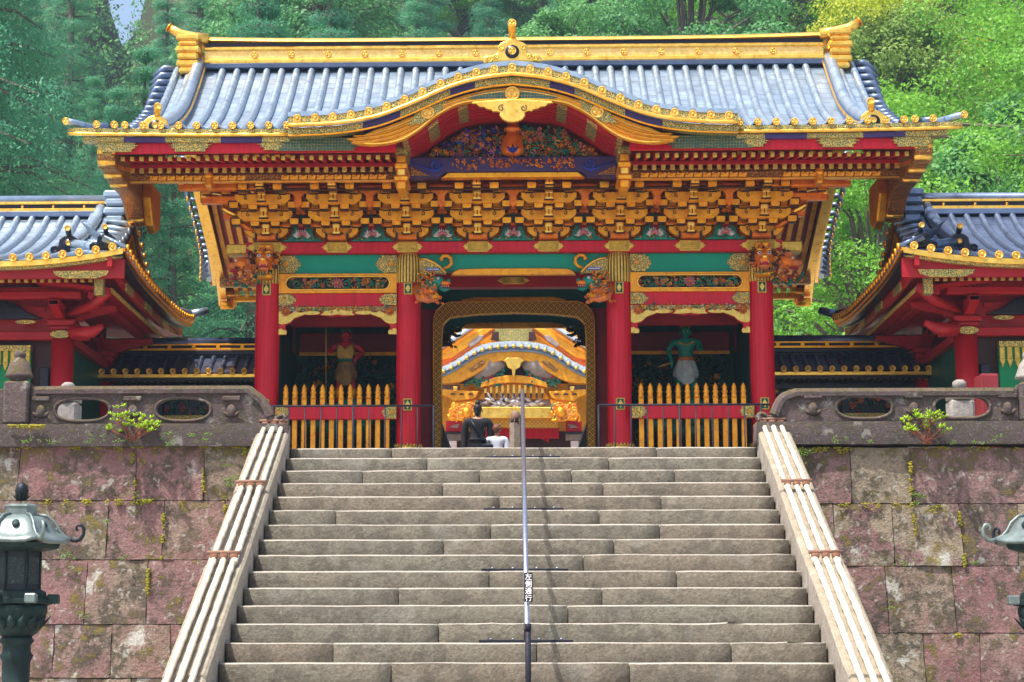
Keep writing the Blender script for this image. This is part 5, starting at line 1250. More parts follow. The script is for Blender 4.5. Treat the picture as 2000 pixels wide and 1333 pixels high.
for sd in (-1, 1):
    xa, xb = (CX[0] + .16, CX[1] - .16) if sd < 0 else (CX[2] + .16, CX[3] - .16)
    MB().box(xa, xb, 27.96, 28.1, 6.93, 7.205, .006).build('green_board', GREEN, gate)
    for s_, x0, x1 in ((1, xa, xa + .30), (-1, xb - .30, xb)): fplate(x0, x1, 6.945, 7.195, 27.955, s_, gate)
    fr = [(xa, 6.655), (xb, 6.655), (xb, 6.93), (xa, 6.93)]
    n = 6; cxl, cxr = xa + .17, xb - .17; zc = 6.795; rr = .092
    hole = arc(cxl + .02, zc, rr, rr, 90, 270, 10) + arc(cxr - .02, zc, rr, rr, -90, 90, 10)
    shape('panel_frame', [fr, hole], 27.90, 28.0, OCHRE, gate, 'xz', .008)
    MB().tube([(a, 27.895, b) for a, b in hole] + [(hole[0][0], 27.895, hole[0][1])], .012, 6, cap=False).build('panel_bead', GOLDB, gate)
    MB().box(cxl - .1, cxr + .1, 27.99, 28.03, 6.68, 6.91).build('panel_back', DBROWN, gate)
    mb = MB()
    ins = lambda x, z: cxl - .05 < x < cxr + .05 and abs(z - zc) < .085
    carve(mb, ins, cxl - .05, cxr + .05, zc - .085, zc + .085, 27.975, 150, 21 + sd, [0, 0, 6, 2, 0, 1], .75)
    for k in range(6): mb.curl(cxl + .08 + k * (cxr - cxl - .16) / 5, 27.95, zc, .07, 6 if k % 2 else 0, k, 1.3, 1 if k % 2 else -1, .014, 6)
    mb.flower((cxl + cxr) / 2, 27.93, zc, .085, 4, 1, 3, 11, 5)
    for s_ in (-1, 1): mb.flower((cxl + cxr) / 2 + s_ * .36, 27.94, zc + .01, .05, 4, 2, 2, 8, 6)
    mb.build('flower_panel', CM, gate)
    MB().box(xa, xb, 27.93, 28.1, 6.475, 6.655, .008).build('lintel', RED, gate)
    for s_, x0, x1 in ((1, xa, xa + .25), (-1, xb - .25, xb)): fplate(x0, x1, 6.485, 6.645, 27.925, s_, gate)
    # arched valance with gilt clouds
    MB().box(xa, xb, 27.95, 28.05, 6.405, 6.475).build('valance_rail', FIL, gate)
    mb = MB(); carve(mb, lambda x, z: True, xa + .02, xb - .02, 6.41, 6.47, 27.94, 110, 40 + sd, [0, 2, 6, 2, 5, 1], .5)
    mb.build('valance_carving', CM, gate)
    for x_ in (xa + .10, xb - .10): MB().flower(x_, 27.92, 6.40, .075, 1, 2, 3, 9, 4).build('corner_flower', CM, gate)
    wv = xb - xa; V = lambda x: None
    Pl = [(0, 6.42), (0, 6.09), (.10, 6.09), (.115, 6.15), (.09, 6.17), (.10, 6.22), (.16, 6.245), (.20, 6.30), (.28, 6.33), (.36, 6.365), (.55, 6.36), (.66, 6.345), (.72, 6.33)]
    mid_ = wv / 2
    Pl += [(mid_, 6.345)]
    P = [(xa + a, b) for a, b in Pl] + [(xb - a, b) for a, b in Pl[::-1][1:]]
    shape('valance', [P], 27.95, 28.03, RED, gate, 'xz', .006)
    for s_ in (-1, 1):
        X = (lambda a: xa + a) if s_ > 0 else (lambda a: xb - a)
        shape('gilt_cloud', [[(X(a), b) for a, b in ((0, 6.41), (0, 6.24), (.05, 6.22), (.12, 6.235), (.17, 6.26), (.22, 6.31), (.29, 6.335), (.36, 6.36), (.33, 6.39), (.27, 6.395), (.24, 6.42), (.16, 6.37), (.10, 6.38), (.08, 6.41))]], 27.925, 27.95, CAP, gate, 'xz', .006)
        shape('gilt_cloud', [[(X(a), b) for a, b in ((0, 6.08), (.11, 6.08), (.12, 6.12), (.10, 6.145), (.06, 6.15), (.045, 6.17), (0, 6.16))]], 27.925, 27.95, CAP, gate, 'xz', .006)
        cx = mid_ * .55; shape('gilt_cloud', [[(X(cx + .13 * math.cos(2 * math.pi * i / 16)), 6.385 + .03 * math.sin(2 * math.pi * i / 16)) for i in range(16)]], 27.925, 27.95, CAP, gate, 'xz', .006)
    xm = (xa + xb) / 2
    shape('gilt_cloud', [[(xm + a, b) for a, b in ((-.24, 6.35), (-.1, 6.345), (0, 6.36), (.1, 6.345), (.24, 6.35), (.20, 6.385), (.22, 6.41), (.12, 6.415), (.05, 6.43), (0, 6.45), (-.05, 6.43), (-.12, 6.415), (-.22, 6.41), (-.20, 6.385))]], 27.92, 27.95, CAP, gate, 'xz', .006)
    # interior of the bay
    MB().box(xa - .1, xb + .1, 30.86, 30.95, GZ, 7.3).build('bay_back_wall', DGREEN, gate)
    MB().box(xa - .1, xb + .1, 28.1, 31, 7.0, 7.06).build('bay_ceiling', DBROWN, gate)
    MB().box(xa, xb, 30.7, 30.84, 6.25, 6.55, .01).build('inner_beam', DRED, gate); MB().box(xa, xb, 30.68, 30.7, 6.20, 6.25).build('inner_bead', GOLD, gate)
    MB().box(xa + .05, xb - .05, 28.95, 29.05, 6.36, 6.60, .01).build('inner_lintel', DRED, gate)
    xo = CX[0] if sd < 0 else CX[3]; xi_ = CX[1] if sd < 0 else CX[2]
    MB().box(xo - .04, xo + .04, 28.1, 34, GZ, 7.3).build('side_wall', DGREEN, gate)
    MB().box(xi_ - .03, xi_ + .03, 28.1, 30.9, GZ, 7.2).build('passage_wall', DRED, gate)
    mb = MB(); q = random.Random(77 + sd)
    carve(mb, lambda x, z: True, xa, xb, 4.9, 6.2, 30.85, 340, 60 + sd, [0, 0, 6, 0, 6, 6], 1.5)
    for (u, z, r) in ((.18, 5.75, .10), (.88, 5.8, .12), (.12, 5.35, .09), (.8, 5.3, .10), (.5, 5.1, .08), (.3, 5.2, .07), (.93, 5.5, .08), (.25, 6.05, .05), (.7, 6.1, .05)):
        for _ in range(9): a = q.random() * 6.28; mb.curl(xa + (xb - xa) * u + r * math.cos(a) * .6, 30.8, z + r * math.sin(a) * .6, r * .4, 2, a, 1.0, 1, .014)
    mb.build('foliage_relief', [DGREEN, DGREEN, GOLD, BLUE, PINK, WHITE, TEAL, CRIM], gate)
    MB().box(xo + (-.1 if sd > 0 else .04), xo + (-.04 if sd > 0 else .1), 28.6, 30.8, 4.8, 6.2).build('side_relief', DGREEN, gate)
# ---- picket fences
for sd in (-1, 1):
    nm = 'red' if sd < 0 else 'green'
    xa, xb = (CX[0] + .15, CX[1] - .15) if sd < 0 else (CX[2] + .15, CX[3] - .15); Y = 27.86
    fe = thing('picket_fence', ((xa + xb) / 2, Y, GZ), 'gilt picket fence with crimson rail before the %s guardian' % nm, 'fence', 'gilt picket fences of the gate')
    MB().box(xa, xb, Y - .085, Y - .02, 4.885, 5.075, .008).build('rail', RED, fe)
    MB().box(xa, xb, Y - .085, Y - .02, 4.15, 4.30, .008).build('rail', RED, fe)
    for s_, x0, x1 in ((1, xa, xa + .20), (-1, xb - .20, xb)): fplate(x0, x1, 4.89, 5.07, Y - .09, s_, fe)
    first = None; npk = 12; st = (xb - xa - .14) / npk
    for i in range(npk):
        x = xa + .07 + st * (i + .5)
        if first is None:
            mb = MB().box(-.034, .034, -.02, .03, 0, 1.22, .006); mb.lathe([(.042, 1.22), (.036, 1.26), (.030, 1.28), (.040, 1.30), (.042, 1.315), (.028, 1.335), (.034, 1.35), (.030, 1.38), (.010, 1.42), (.0, 1.43)], 0, .005, 10)
            first = mb.build('picket', OCHRE, fe, (0, 0, 0)); first.location = Vector((x, Y, GZ)) - wloc(fe)
        else: dup(first, (x, Y, GZ))
# ---- central doorway
xa, xb = CX[1] + .15, CX[2] - .15
MB().box(xa, xb, 27.96, 28.1, 6.97, 7.205, .006).build('green_board', GREEN, gate)
xm = (xa + xb) / 2
gb = shape('gilt_beam_edge', [[(xm - .86, 6.90), (xm + .86, 6.90), (xm + .82, 6.955), (xm + .75, 6.985), (xm + .4, 6.995), (xm - .4, 6.995), (xm - .75, 6.985), (xm - .82, 6.955)]], 27.91, 28.0, OCHRE, gate, 'xz', .012)
for sd in (-1, 1):
    X = (lambda a: xa + a) if sd < 0 else (lambda a: xb - a)
    shape('corner_wing', [[(X(0), 7.13), (X(.10), 7.125), (X(.2), 7.08), (X(.28), 7.02), (X(.34), 6.97), (X(.38), 6.91), (X(.26), 6.92), (X(0), 6.90)]], 27.91, 27.96, FIL, gate, 'xz', .006)
    MB().tube([(X(a), 27.90, b) for a, b in ((0, 7.13), (.10, 7.125), (.2, 7.08), (.28, 7.02), (.36, 6.93))], [.012, .015, .018, .018, .02], 6).build('wing_bead', GOLDB, gate)
    pts = [(X(.34), 27.89, 6.99), (X(.40), 27.89, 7.01), (X(.445), 27.89, 7.06), (X(.44), 27.89, 7.13), (X(.39), 27.89, 7.17), (X(.33), 27.89, 7.165), (X(.30), 27.89, 7.13), (X(.325), 27.89, 7.10)]
    MB().tube(pts, [.02, .024, .026, .026, .026, .026, .024, .026], 8).build('gilt_scroll', OCHRE, gate)
    # small blue sign plates
    xs_ = X(.195); MB().box(xs_ - .095, xs_ + .095, 27.70, 27.715, 6.925, 6.965, .002).build('blue_plate', lacquer('blue_plate_enamel', (.02, .10, .38), .4, .1), gate)
    MB().box(xs_ - .08, xs_ + .08, 27.697, 27.701, 6.938, 6.950).build('plate_lettering', WHITE, gate)
zq = lambda py, Y: at(1000, py, Y).z
MB().box(xa, xb, 28.9, 29.1, zq(561, 28.9), zq(534, 28.9), .01).build('inner_beam', PRED, gate)
sleeve(xm, .24, zq(555, 28.9), zq(542, 28.9), 28.88, 'beam_sleeve')
MB().box(CX[1], CX[2], 28.1, 34, 7.9, 7.96).build('passage_ceiling', DBROWN, gate)
MB().box(xa - .1, xb + .1, YM - .08, YM + .1, 6.95, 7.45).build('transom_board', DGREEN, gate)
shape('gilt_transom_edge', [[(xm - .84, 7.02), (xm + .84, 7.02), (xm + .78, 7.09), (xm + .6, 7.125), (xm - .6, 7.125), (xm - .78, 7.09)]], YM - .12, YM - .05, GOLD, gate, 'xz', .01)
# golden door surround with rounded corners
hw = 1.095; top = at(1000, 614, YM - .2).z
def jam(w0, r, t, zt): return [(xm - w0, GZ), (xm - w0, zt - r)] + arc(xm - w0 + r, zt - r, r, r, 180, 90, 8)[1:] + arc(xm + w0 - r, zt - r, r, r, 90, 0, 8) + [(xm + w0, GZ)]
outer = jam(hw + .125, .30, 0, top + .19); inner = [(xm - hw, GZ), (xm - hw, top - .40), (xm - hw + .01, top - .24)] + arc(xm - hw + .2, top - .24, .19, .20, 170, 95, 6) + [(xm - .55, top + .0), (xm - .2, top + .012), (xm, top + .02), (xm + .2, top + .012), (xm + .55, top + .0)] + arc(xm + hw - .2, top - .24, .19, .20, 85, 10, 6) + [(xm + hw - .01, top - .24), (xm + hw, top - .40), (xm + hw, GZ)]
shape('door_surround', [outer + inner[::-1]], YM - .22, YM - .05, SCALE, gate, 'xz', .012)
MB().tube([(a, YM - .21, b) for a, b in inner], .012, 6).build('surround_bead', GOLDB, gate)
MB().tube([(a, YM - .21, b) for a, b in outer], .012, 6).build('surround_bead', GOLD, gate)
xL, xR = xm - hw - .12, xm + hw + .12
for (a, b) in ((CX[1], xL + .02), (xR - .02, CX[2])): MB().box(a, b, YM - .05, YM + .1, GZ, 7.1).build('jamb_wall', DRED, gate)
# folded dark door leaves, at an angle at the foot
for sd in (-1, 1):
    X = (lambda a: xm - hw + a) if sd < 0 else (lambda a: xm + hw - a)
    mb = MB().ext([(X(.0), GZ), (X(.22), GZ), (X(.16), 4.75), (X(.0), 5.2)][::-sd], 'xz', YM + .12, YM + .3); fixn(mb.build('door_leaf', BLACK, gate))
    MB().tube([(X(.22), YM + .12, GZ), (X(.16), YM + .12, 4.75), (X(.0), YM + .12, 5.2)], .008, 5).build('leaf_trim', WHITE, gate)
# rear bay beams seen through the doorway
zr_ = zq(642, YR - .1)
MB().box(xa, xb, YR - .06, YR + .1, zr_ + .04, 7.6).build('rear_board', DGREEN, gate)
shape('rear_gilt_edge', [[(xm - .88, zr_), (xm + .88, zr_), (xm + .8, zr_ + .07), (xm + .6, zr_ + .1), (xm - .6, zr_ + .1), (xm - .8, zr_ + .07)]], YR - .14, YR - .06, GOLD, gate, 'xz', .01)
# beast heads: lions at the outer columns, dragons at the inner ones
BM_ = [AMBER, ORNG, GOLDB, TEAL, WHITE, LINE, GOLD, CRIM]
def lion(x, y, z, s_, sd):
    mb = MB(); q = random.Random(4)
    mb.blob((x, y, z), (.14, .16, .14), 0, 14, 9); mb.blob((x, y - .13, z - .05), (.09, .10, .065), 0, 12, 7); mb.blob((x, y - .21, z - .02), (.045, .035, .03), 2, 9, 6)
    mb.blob((x, y - .12, z - .14), (.075, .08, .03), 1, 10, 6); mb.blob((x, y - .155, z - .10), (.065, .05, .025), 7, 10, 5)
    for k in (-1, 1):
        mb.blob((x + k * .065, y - .145, z + .045), (.03, .025, .026), 4, 8, 6); mb.blob((x + k * .065, y - .168, z + .045), (.012, .01, .012), 5, 6, 4)
        mb.tube([(x + k * .02, y - .16, z + .075), (x + k * .07, y - .165, z + .095), (x + k * .12, y - .12, z + .075)], [.012, .018, .01], 6, 6)
        mb.petal((x + k * .10, y - .02, z + .07), (k, -.1, .5), (0, -1, 0), .09, .05, .015, 1); mb.tube([(x + k * .045, y - .20, z - .075), (x + k * .045, y - .205, z - .11)], [.01, .003], 5, 4)
    for i in range(60):
        a = q.uniform(R(-60), R(240)); rr = q.uniform(.13, .19); mb.curl(x + math.cos(a) * rr, y - q.uniform(-.05, .07), z + math.sin(a) * rr, q.uniform(.022, .036), q.choice((0, 1, 6, 5)), a, 1.2, q.choice((-1, 1)), .011)
    for i in range(14): mb.petal((x + q.uniform(-.14, .14), y - .08, z - .2), (q.uniform(-1, 1), -.6, -.4), (0, -1, .5), .09, .04, .012, q.choice((3, 3, 6)))
    mb.box(x - .10, x + .10, y - .02, y + .15, z - .25, z - .19, .015, 6)
    mb.box(x - .1, x + .1, y + .05, y + .2, z + .13, z + .24, .015, 6)
    return mb
for sd in (-1, 1):
    x = CX[0] if sd < 0 else CX[3]
    mb = lion(x, 27.62, 7.06, 1, sd); fixn(mb.build('lion_head', BM_, gate))
    # second head, turned outwards, in profile
    mb = MB(); q = random.Random(9); X = lambda d: x + sd * d
    mb.blob((X(.34), 27.85, 7.06), (.13, .10, .10), 0, 12, 8); mb.blob((X(.48), 27.84, 7.03), (.09, .07, .055), 1, 10, 6); mb.blob((X(.45), 27.84, 6.96), (.07, .05, .02), 7, 8, 5); mb.blob((X(.42), 27.76, 7.09), (.02, .02, .02), 4, 8, 5)
    for i in range(55): a = q.uniform(0, 6.28); rr = q.uniform(.02, .15); mb.curl(X(.27) + math.cos(a) * rr, 27.78, 7.05 + math.sin(a) * rr, q.uniform(.02, .035), q.choice((0, 1, 1, 5)), a, 1.2, q.choice((-1, 1)), .011)
    for i in range(40): mb.petal((X(q.uniform(.12, .52)), 27.8, q.uniform(6.74, 6.90)), (q.uniform(-1, 1), -.4, q.uniform(-.7, .6)), (0, -1, 0), .09, .045, .012, q.choice((3, 3, 7, 6, 1, 3)))
    mb.flower(X(.28), 27.76, 6.82, .07, 1, 2, 3, 9, 2); fixn(mb.build('lion_head', BM_, gate))
    # dragon on the inner column facing the doorway
    x = CX[1] if sd < 0 else CX[2]; X = lambda d: x - sd * d
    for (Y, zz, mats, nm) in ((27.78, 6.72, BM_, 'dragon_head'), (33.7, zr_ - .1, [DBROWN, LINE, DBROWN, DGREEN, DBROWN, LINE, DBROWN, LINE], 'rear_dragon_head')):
        mb = MB(); q = random.Random(14)
        mb.tube([(X(.12), Y + .1, zz - .02), (X(.24), Y + .02, zz - .10), (X(.33), Y - .02, zz - .06), (X(.36), Y - .04, zz + .03)], [.10, .10, .085, .07], 10, 0)
        mb.blob((X(.40), Y - .05, zz + .06), (.11, .08, .075), 3, 12, 8); mb.blob((X(.51), Y - .06, zz + .03), (.085, .055, .038), 0, 10, 6); mb.blob((X(.56), Y - .06, zz + .065), (.035, .035, .028), 3, 8, 5)
        mb.tube([(X(.42), Y - .05, zz - .02), (X(.50), Y - .06, zz - .065), (X(.58), Y - .06, zz - .05)], [.03, .03, .012], 8, 3); mb.blob((X(.42), Y - .12, zz + .09), (.022, .02, .02), 4, 8, 5)
        for k in range(5): mb.petal((X(.46 + .025 * k), Y - .09, zz - .0), (0, -.2, -1), (0, -1, 0), .035, .014, .004, 4)
        for k in (0, 1): mb.tube([(X(.36), Y - .05 + .05 * k, zz + .12), (X(.27), Y - .06, zz + .20), (X(.20), Y - .05, zz + .19)], [.018, .014, .004], 6, 6)
        for k in range(36): a = R(q.uniform(-100, 150)); c_ = (X(q.uniform(.20, .42)), Y - q.uniform(0, .12), zz + q.uniform(-.1, .16)); mb.petal(c_, (-sd * -1 * q.uniform(-1, .3) if False else sd * q.uniform(-.2, 1), -.3, q.uniform(-.5, 1)), (0, -1, 0), q.uniform(.08, .15), .03, .01, q.choice((0, 1, 6, 2)))
        for k in range(34): t = k / 33; mb.petal((X(.10 + .36 * t), Y - .05, zz - .20 + .05 * math.sin(t * 3) - .03 * t), (q.uniform(-1, 1), -.3, -.8), (0, -1, 0), .075, .035, .012, q.choice((1, 6, 0)))
        mb.tube([(X(.12), Y - .02, zz - .08), (X(.15), Y - .06, zz - .17), (X(.28), Y - .08, zz - .21), (X(.42), Y - .06, zz - .19)], [.03, .045, .045, .02], 8, 1)
        for k in range(26): mb.curl(X(q.uniform(.14, .40)), Y - .12, zz + q.uniform(-.16, .12), q.uniform(.02, .035), q.choice((0, 6, 1, 3)), k, 1.2, q.choice((-1, 1)), .008)
        for k in range(10): mb.curl(X(.18 + .03 * k), Y - .10, zz - .17 + .01 * (k % 3), .026, q.choice((6, 3, 0)), k, 1.2, 1, .01)
        fixn(mb.build(nm, mats, gate))
# ================================================================ RED SIDE PAVILIONS
def slope_rows(par, X, d0, d1, sp, prof, y0, y1, mat, r=.05, n=12, nm='tile_row'):
    d = d0; out = []
    while d <= d1:
        mb = MB(); m = 6; vs = []; x = X(d)
        for i in range(n + 1):
            y = y0 + (y1 - y0) * i / n; z = prof(y); s_ = (prof(y + .05) - prof(y - .05)) / .1; nn = Vector((0, -s_, 1)).normalized(); rr = r * (1.05 if i % 2 else .96)
            for j in range(m): a = math.pi * j / (m - 1); vs.append((x + math.cos(a) * rr, y + nn.y * math.sin(a) * rr * 1.15, z - .012 + nn.z * math.sin(a) * rr * 1.15))
        fixn(mb.add(vs, [(i * m + j, (i + 1) * m + j, (i + 1) * m + j + 1, i * m + j + 1) for i in range(n) for j in range(m - 1)], 0, True).build(nm, mat, par))
        out.append(x); d += sp
    return out
CFRINGE = goldmat('gilt_fringe', (.75, .52, .10), (.45, .32, .05), .5, .6, 12)
DOORG = lacquer('pavilion_green_board', (.0, .20, .07), .5, .2)
for sd in (-1, 1):
    nm = 'left' if sd < 0 else 'right'; e0 = 5.01 if sd < 0 else 4.88
    X = lambda d: sd * (e0 + d)
    ya, yb, ym = 25.6, 31.2, 28.4; ez = 6.70 if sd < 0 else 6.66
    tw = thing('red_pavilion', (X(5), ym, TERR), 'crimson pavilion with dark bronze hipped roof standing %s of the gate' % nm, 'pavilion', 'pavilions flanking the gate')
    pf = interp([(0, ez + 1.20), (.5, ez + .85), (1.0, ez + .60), (1.6, ez + .36), (2.2, ez + .16), (2.8, ez)])
    PZ = lambda y: pf(abs(y - ym))
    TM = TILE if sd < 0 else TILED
    def cl(d, y): return .16 * max(0, 1 - d / 1.6) ** 2 * (abs(y - ym) / 2.8) ** 3
    # main slopes and the little skirt at the gable end
    MB().grid(lambda u, w: (X(.55 + 10 * u), ya + 5.6 * w, PZ(ya + 5.6 * w) - .02 + cl(.55 + 10 * u, ya + 5.6 * w)), 16, 24).build('roof_sheet', TM, tw)
    mb = MB()
    for (y0, y1) in ((ya, ym), (yb, ym)):
        mb.grid(lambda u, w: (X(.56 * u), y0 + (y1 - y0) * (w * 1.0 if False else w) , min(ez + .40 * u / .56 * .62 + cl(.56 * u, y0 + (y1 - y0) * w), 99) - .02), 6, 10)
    mb.build('skirt_roof', TM, tw)
    rows = slope_rows(tw, X, .98, 4.2, .212, PZ, ya, ym - .1, TM, .048)
    tp = None
    for x in [X(.98 - .212 * i) for i in range(1, 5)] + rows:
        p = (x, ya - .03, ez + .01 + cl(abs(x) - e0, ya))
        if tp is None: mb = emblem(MB(), 0, 0, 0, .052, leaf=False); mb.blob((0, -.012, 0), (.02, .014, .02), 0, 6, 4); tp = mb.build('tile_end', [TE, EB], tw, (0, 0, 0)); tp.location = Vector(p) - wloc(tw)
        else: dup(tp, p)
    for i in range(2): slope_rows(tw, X, .98 - .212 * (i + 1), .98 - .212 * (i + 1), 1, lambda y: PZ(y) + cl(.9 - .2 * i, y), ya, ya + .35 + .22 * max(0, 3 - i), TM, .048, 5, 'short_tile_row')
    # rows on the skirt that run outwards
    y = ya + .12; i = 0; se = None
    while y < yb:
        z = ez + cl(0, y); t_ = min(1, (y - ya) / .8, (yb - y) / .8)
        MB().tube([(X(-.02), y, z + .02), (X(.28), y, z + .15), (X(.50 * max(t_, .3)), y, z + .26 * max(t_, .4))], .045, 7).build('skirt_tile_row', TM, tw)
        m2 = MB().lathe([(.0, -.014), (.04, -.014), (.05, -.004), (.05, .02)], 0, 0, 9) if se is None else None
        if se is None:
            m2.v = [(sd * -1 * -q_[2] * -1 if False else -sd * (-q_[2]) * -1, q_[0], q_[1]) for q_ in m2.v]; se = m2.build('skirt_tile_end', GOLD, tw, (0, 0, 0)); se.location = Vector((X(-.035), y, z + .02)) - wloc(tw)
        else: dup(se, (X(-.035), y, z + .02))
        y += .20; i += 1
    # gable wall, verge and barge
    shape('gable_wall', [[(ym - 1.7, ez + .3), (ym + 1.7, ez + .3), (ym + .6, ez + .75), (ym, ez + 1.1), (ym - .6, ez + .75)]], X(.62), X(.68), BLACK, tw, 'yz', .004)
    ys = lin(ym - 1.75, ym + 1.75, 20)
    for (n2, mt, lo, hi, da, db) in (('bargeboard', BLACK, -.30, -.05, .44, .52), ('barge_edge', GOLD, -.33, -.295, .42, .53), ('barge_bead', GOLD, -.06, -.03, .40, .47)):
        mb = MB(); vs = []
        for y in ys:
            a, b = sorted((X(da), X(db))); vs += [(a, y, PZ(y) + lo), (b, y, PZ(y) + lo), (b, y, PZ(y) + hi), (a, y, PZ(y) + hi)]
        n = len(ys); mb.add(vs, [(i * 4 + j, i * 4 + (j + 1) % 4, (i + 1) * 4 + (j + 1) % 4, (i + 1) * 4 + j) for i in range(n - 1) for j in range(4)] + [(0, 1, 2, 3), (n * 4 - 1, n * 4 - 2, n * 4 - 3, n * 4 - 4)]); fixn(mb.build(n2, mt, tw))
    y = ym - 1.7
    while y < ym + 1.75:
        z = PZ(y); MB().tube([(X(.80), y, z + .045), (X(.60), y, z + .04), (X(.38), y, z - .01)], .046, 7).build('verge_tile', TM, tw)
        MB().blob((X(.375), y, z - .012), (.03, .05, .05), 0, 8, 5).build('verge_tile_end', GOLD if y > ym else TM, tw); y += .20
    # ridges
    a, b = sorted((X(.62), X(10)))
    MB().box(a, b, ym - .14, ym + .14, ez + 1.14, ez + 1.22, .01).build('ridge_base', TILED, tw)
    MB().box(a, b, ym - .11, ym + .11, ez + 1.22, ez + 1.265, .005).build('ridge_gilt_band', GOLDB, tw)
    MB().box(a, b, ym - .09, ym + .09, ez + 1.265, ez + 1.325).build('ridge_dark_band', BLACK, tw)
    MB().box(a, b, ym - .11, ym + .11, ez + 1.325, ez + 1.36, .005).build('ridge_gilt_band', GOLDB, tw)
    MB().tube([(a, ym, ez + 1.39), (b, ym, ez + 1.39)], .085, 10).build('ridge_cap', TM, tw)
    for i in range(8): MB().blob((X(1.1 + .44 * i), ym - .09, ez + 1.295), (.022, .012, .022), 0, 8, 5).build('ridge_rivet', GOLDB, tw)
    for (z0, w, c_) in ((1.0, .13, .03), (1.12, .16, .03), (1.25, .14, .03), (1.36, .17, .03)): MB().box(X(.62) - w, X(.62) + w, ym - .34, ym + .15, ez + z0, ez + z0 + .115, c_).build('ridge_end_tier', TM, tw)
    MB().tube([(X(.7), ym, ez + 1.42), (X(.35), ym, ez + 1.44), (X(.2), ym, ez + 1.48)], [.07, .06, .05], 9).build('ridge_end_spout', TM, tw)
    for fb in (-1, 1):
        ys2 = lin(ym + fb * .1, ym + fb * 2.0, 14)
        for (dd, hh, rr) in ((.86, .13, .075), (.75, .05, .035), (.97, .05, .035)): MB().tube([(X(dd - .0), y, PZ(y) + hh) for y in ys2], rr, 8).build('descending_ridge', TM, tw)
    hp = [(X(.80), ya + .72, ez + .36), (X(.5), ya + .5, ez + .28), (X(.22), ya + .28, ez + .24), (X(.02), ya + .03, ez + .22)]
    MB().tube([(a_, b_, c_ - .02) for a_, b_, c_ in hp[:3]], .065, 8).build('hip_ridge', TM, tw); MB().tube([(a_, b_, c_ - .10) for a_, b_, c_ in hp], .05, 8).build('hip_ridge', TM, tw)
    hp2 = [(a_, 2 * ym - b_, c_) for a_, b_, c_ in hp]; MB().tube(hp2, .07, 8).build('hip_ridge', TM, tw); MB().tube([hp2[-1], (X(-.22), yb + .1, ez + .30)], [.07, .06], 8).build('hip_spout', TM, tw)
    ornament(X(.86), ym - 2.05, PZ(ym - 2.05) + .02, .78, 'ridge_end_ornament', tw, (BLACK, BLACK))
    ornament(X(.26), ya + .22, ez + .16, .70, 'hip_end_ornament', tw, (BLACK, BLACK))
    # eaves
    a, b = sorted((X(-.0), X(4.6)))
    xs_ = lin(a, b, 24); ezf = lambda x: ez + cl(abs(x) - e0, ya)
    MB().band(xs_, lambda x: ezf(x) - .10, lambda x: ezf(x) - .03, ya - .02, ya + .1).build('eave_fascia', GOLDB, tw)
    MB().band(xs_, lambda x: ezf(x) - .135, lambda x: ezf(x) - .10, ya + .02, ya + .14).build('eave_bead', FIL, tw)
    MB().band(xs_, lambda x: ez - .235, lambda x: ezf(x) - .135, ya + .10, ya + .16).build('eave_board', PRED, tw)
    for d in (.55, 2.0): x = X(d); shape('gilt_plate', [[(x - .33, ez - .20), (x - .2, ez - .24), (x + .2, ez - .24), (x + .33, ez - .20), (x + .36, ez - .14), (x - .36, ez - .14)]], ya + .075, ya + .10, FIL, tw, 'xz', .004)
    ysd = lin(ya, yb, 24)
    def yband(n2, mt, lo, hi, da, db, y0=ya, y1=yb):
        mb = MB(); vs = []; yy = lin(y0, y1, 24)
        for y in yy:
            z = ez + cl(0, y); p, q_ = sorted((X(da), X(db))); vs += [(p, y, z + lo), (q_, y, z + lo), (q_, y, z + hi), (p, y, z + hi)]
        n = len(yy); mb.add(vs, [(i * 4 + j, i * 4 + (j + 1) % 4, (i + 1) * 4 + (j + 1) % 4, (i + 1) * 4 + j) for i in range(n - 1) for j in range(4)] + [(0, 1, 2, 3), (n * 4 - 1, n * 4 - 2, n * 4 - 3, n * 4 - 4)]); fixn(mb.build(n2, mt, tw))
    yband('side_eave_fascia', GOLD, -.07, -.03, -.02, .06); yband('side_eave_board', BLACK, -.13, -.07, .0, .14); yband('side_eave_board', DRED, -.26, -.14, .14, .20)
    for yy in (ya + 1.2, ya + 2.6, ya + 4.0): p, q_ = sorted((X(.12), X(.15))); MB().box(p, q_, yy - .25, yy + .25, ez - .25, ez - .14, .004).build('gilt_plate', FIL, tw)
    MB().box(min(X(.3), X(.42)), max(X(.3), X(.42)), ya + .28, ya + .4, ez - .42, ez - .16, .01).build('gilt_corner_plate', FIL, tw)
    rp1 = None
    for i in range(34):
        x = X(.42 + .105 * i)
        if rp1 is None:
            mb = MB().add([(-.022, 0, -.022), (.022, 0, -.022), (.022, 0, .022), (-.022, 0, .022), (-.022, 1.5, .2), (.022, 1.5, .2), (.022, 1.5, .25), (-.022, 1.5, .25)], [(4, 5, 6, 7), (0, 1, 5, 4), (1, 2, 6, 5), (2, 3, 7, 6), (3, 0, 4, 7)]); mb.box(-.026, .026, -.012, .02, -.026, .026, .003, 1)
            rp1 = mb.build('rafter', [PRED, CAP], tw, (0, 0, 0)); rp1.location = Vector((x, ya + .55, ez - .175)) - wloc(tw)
        else: dup(rp1, (x, ya + .55, ez - .175))
    rp2 = None; y = ya + .7
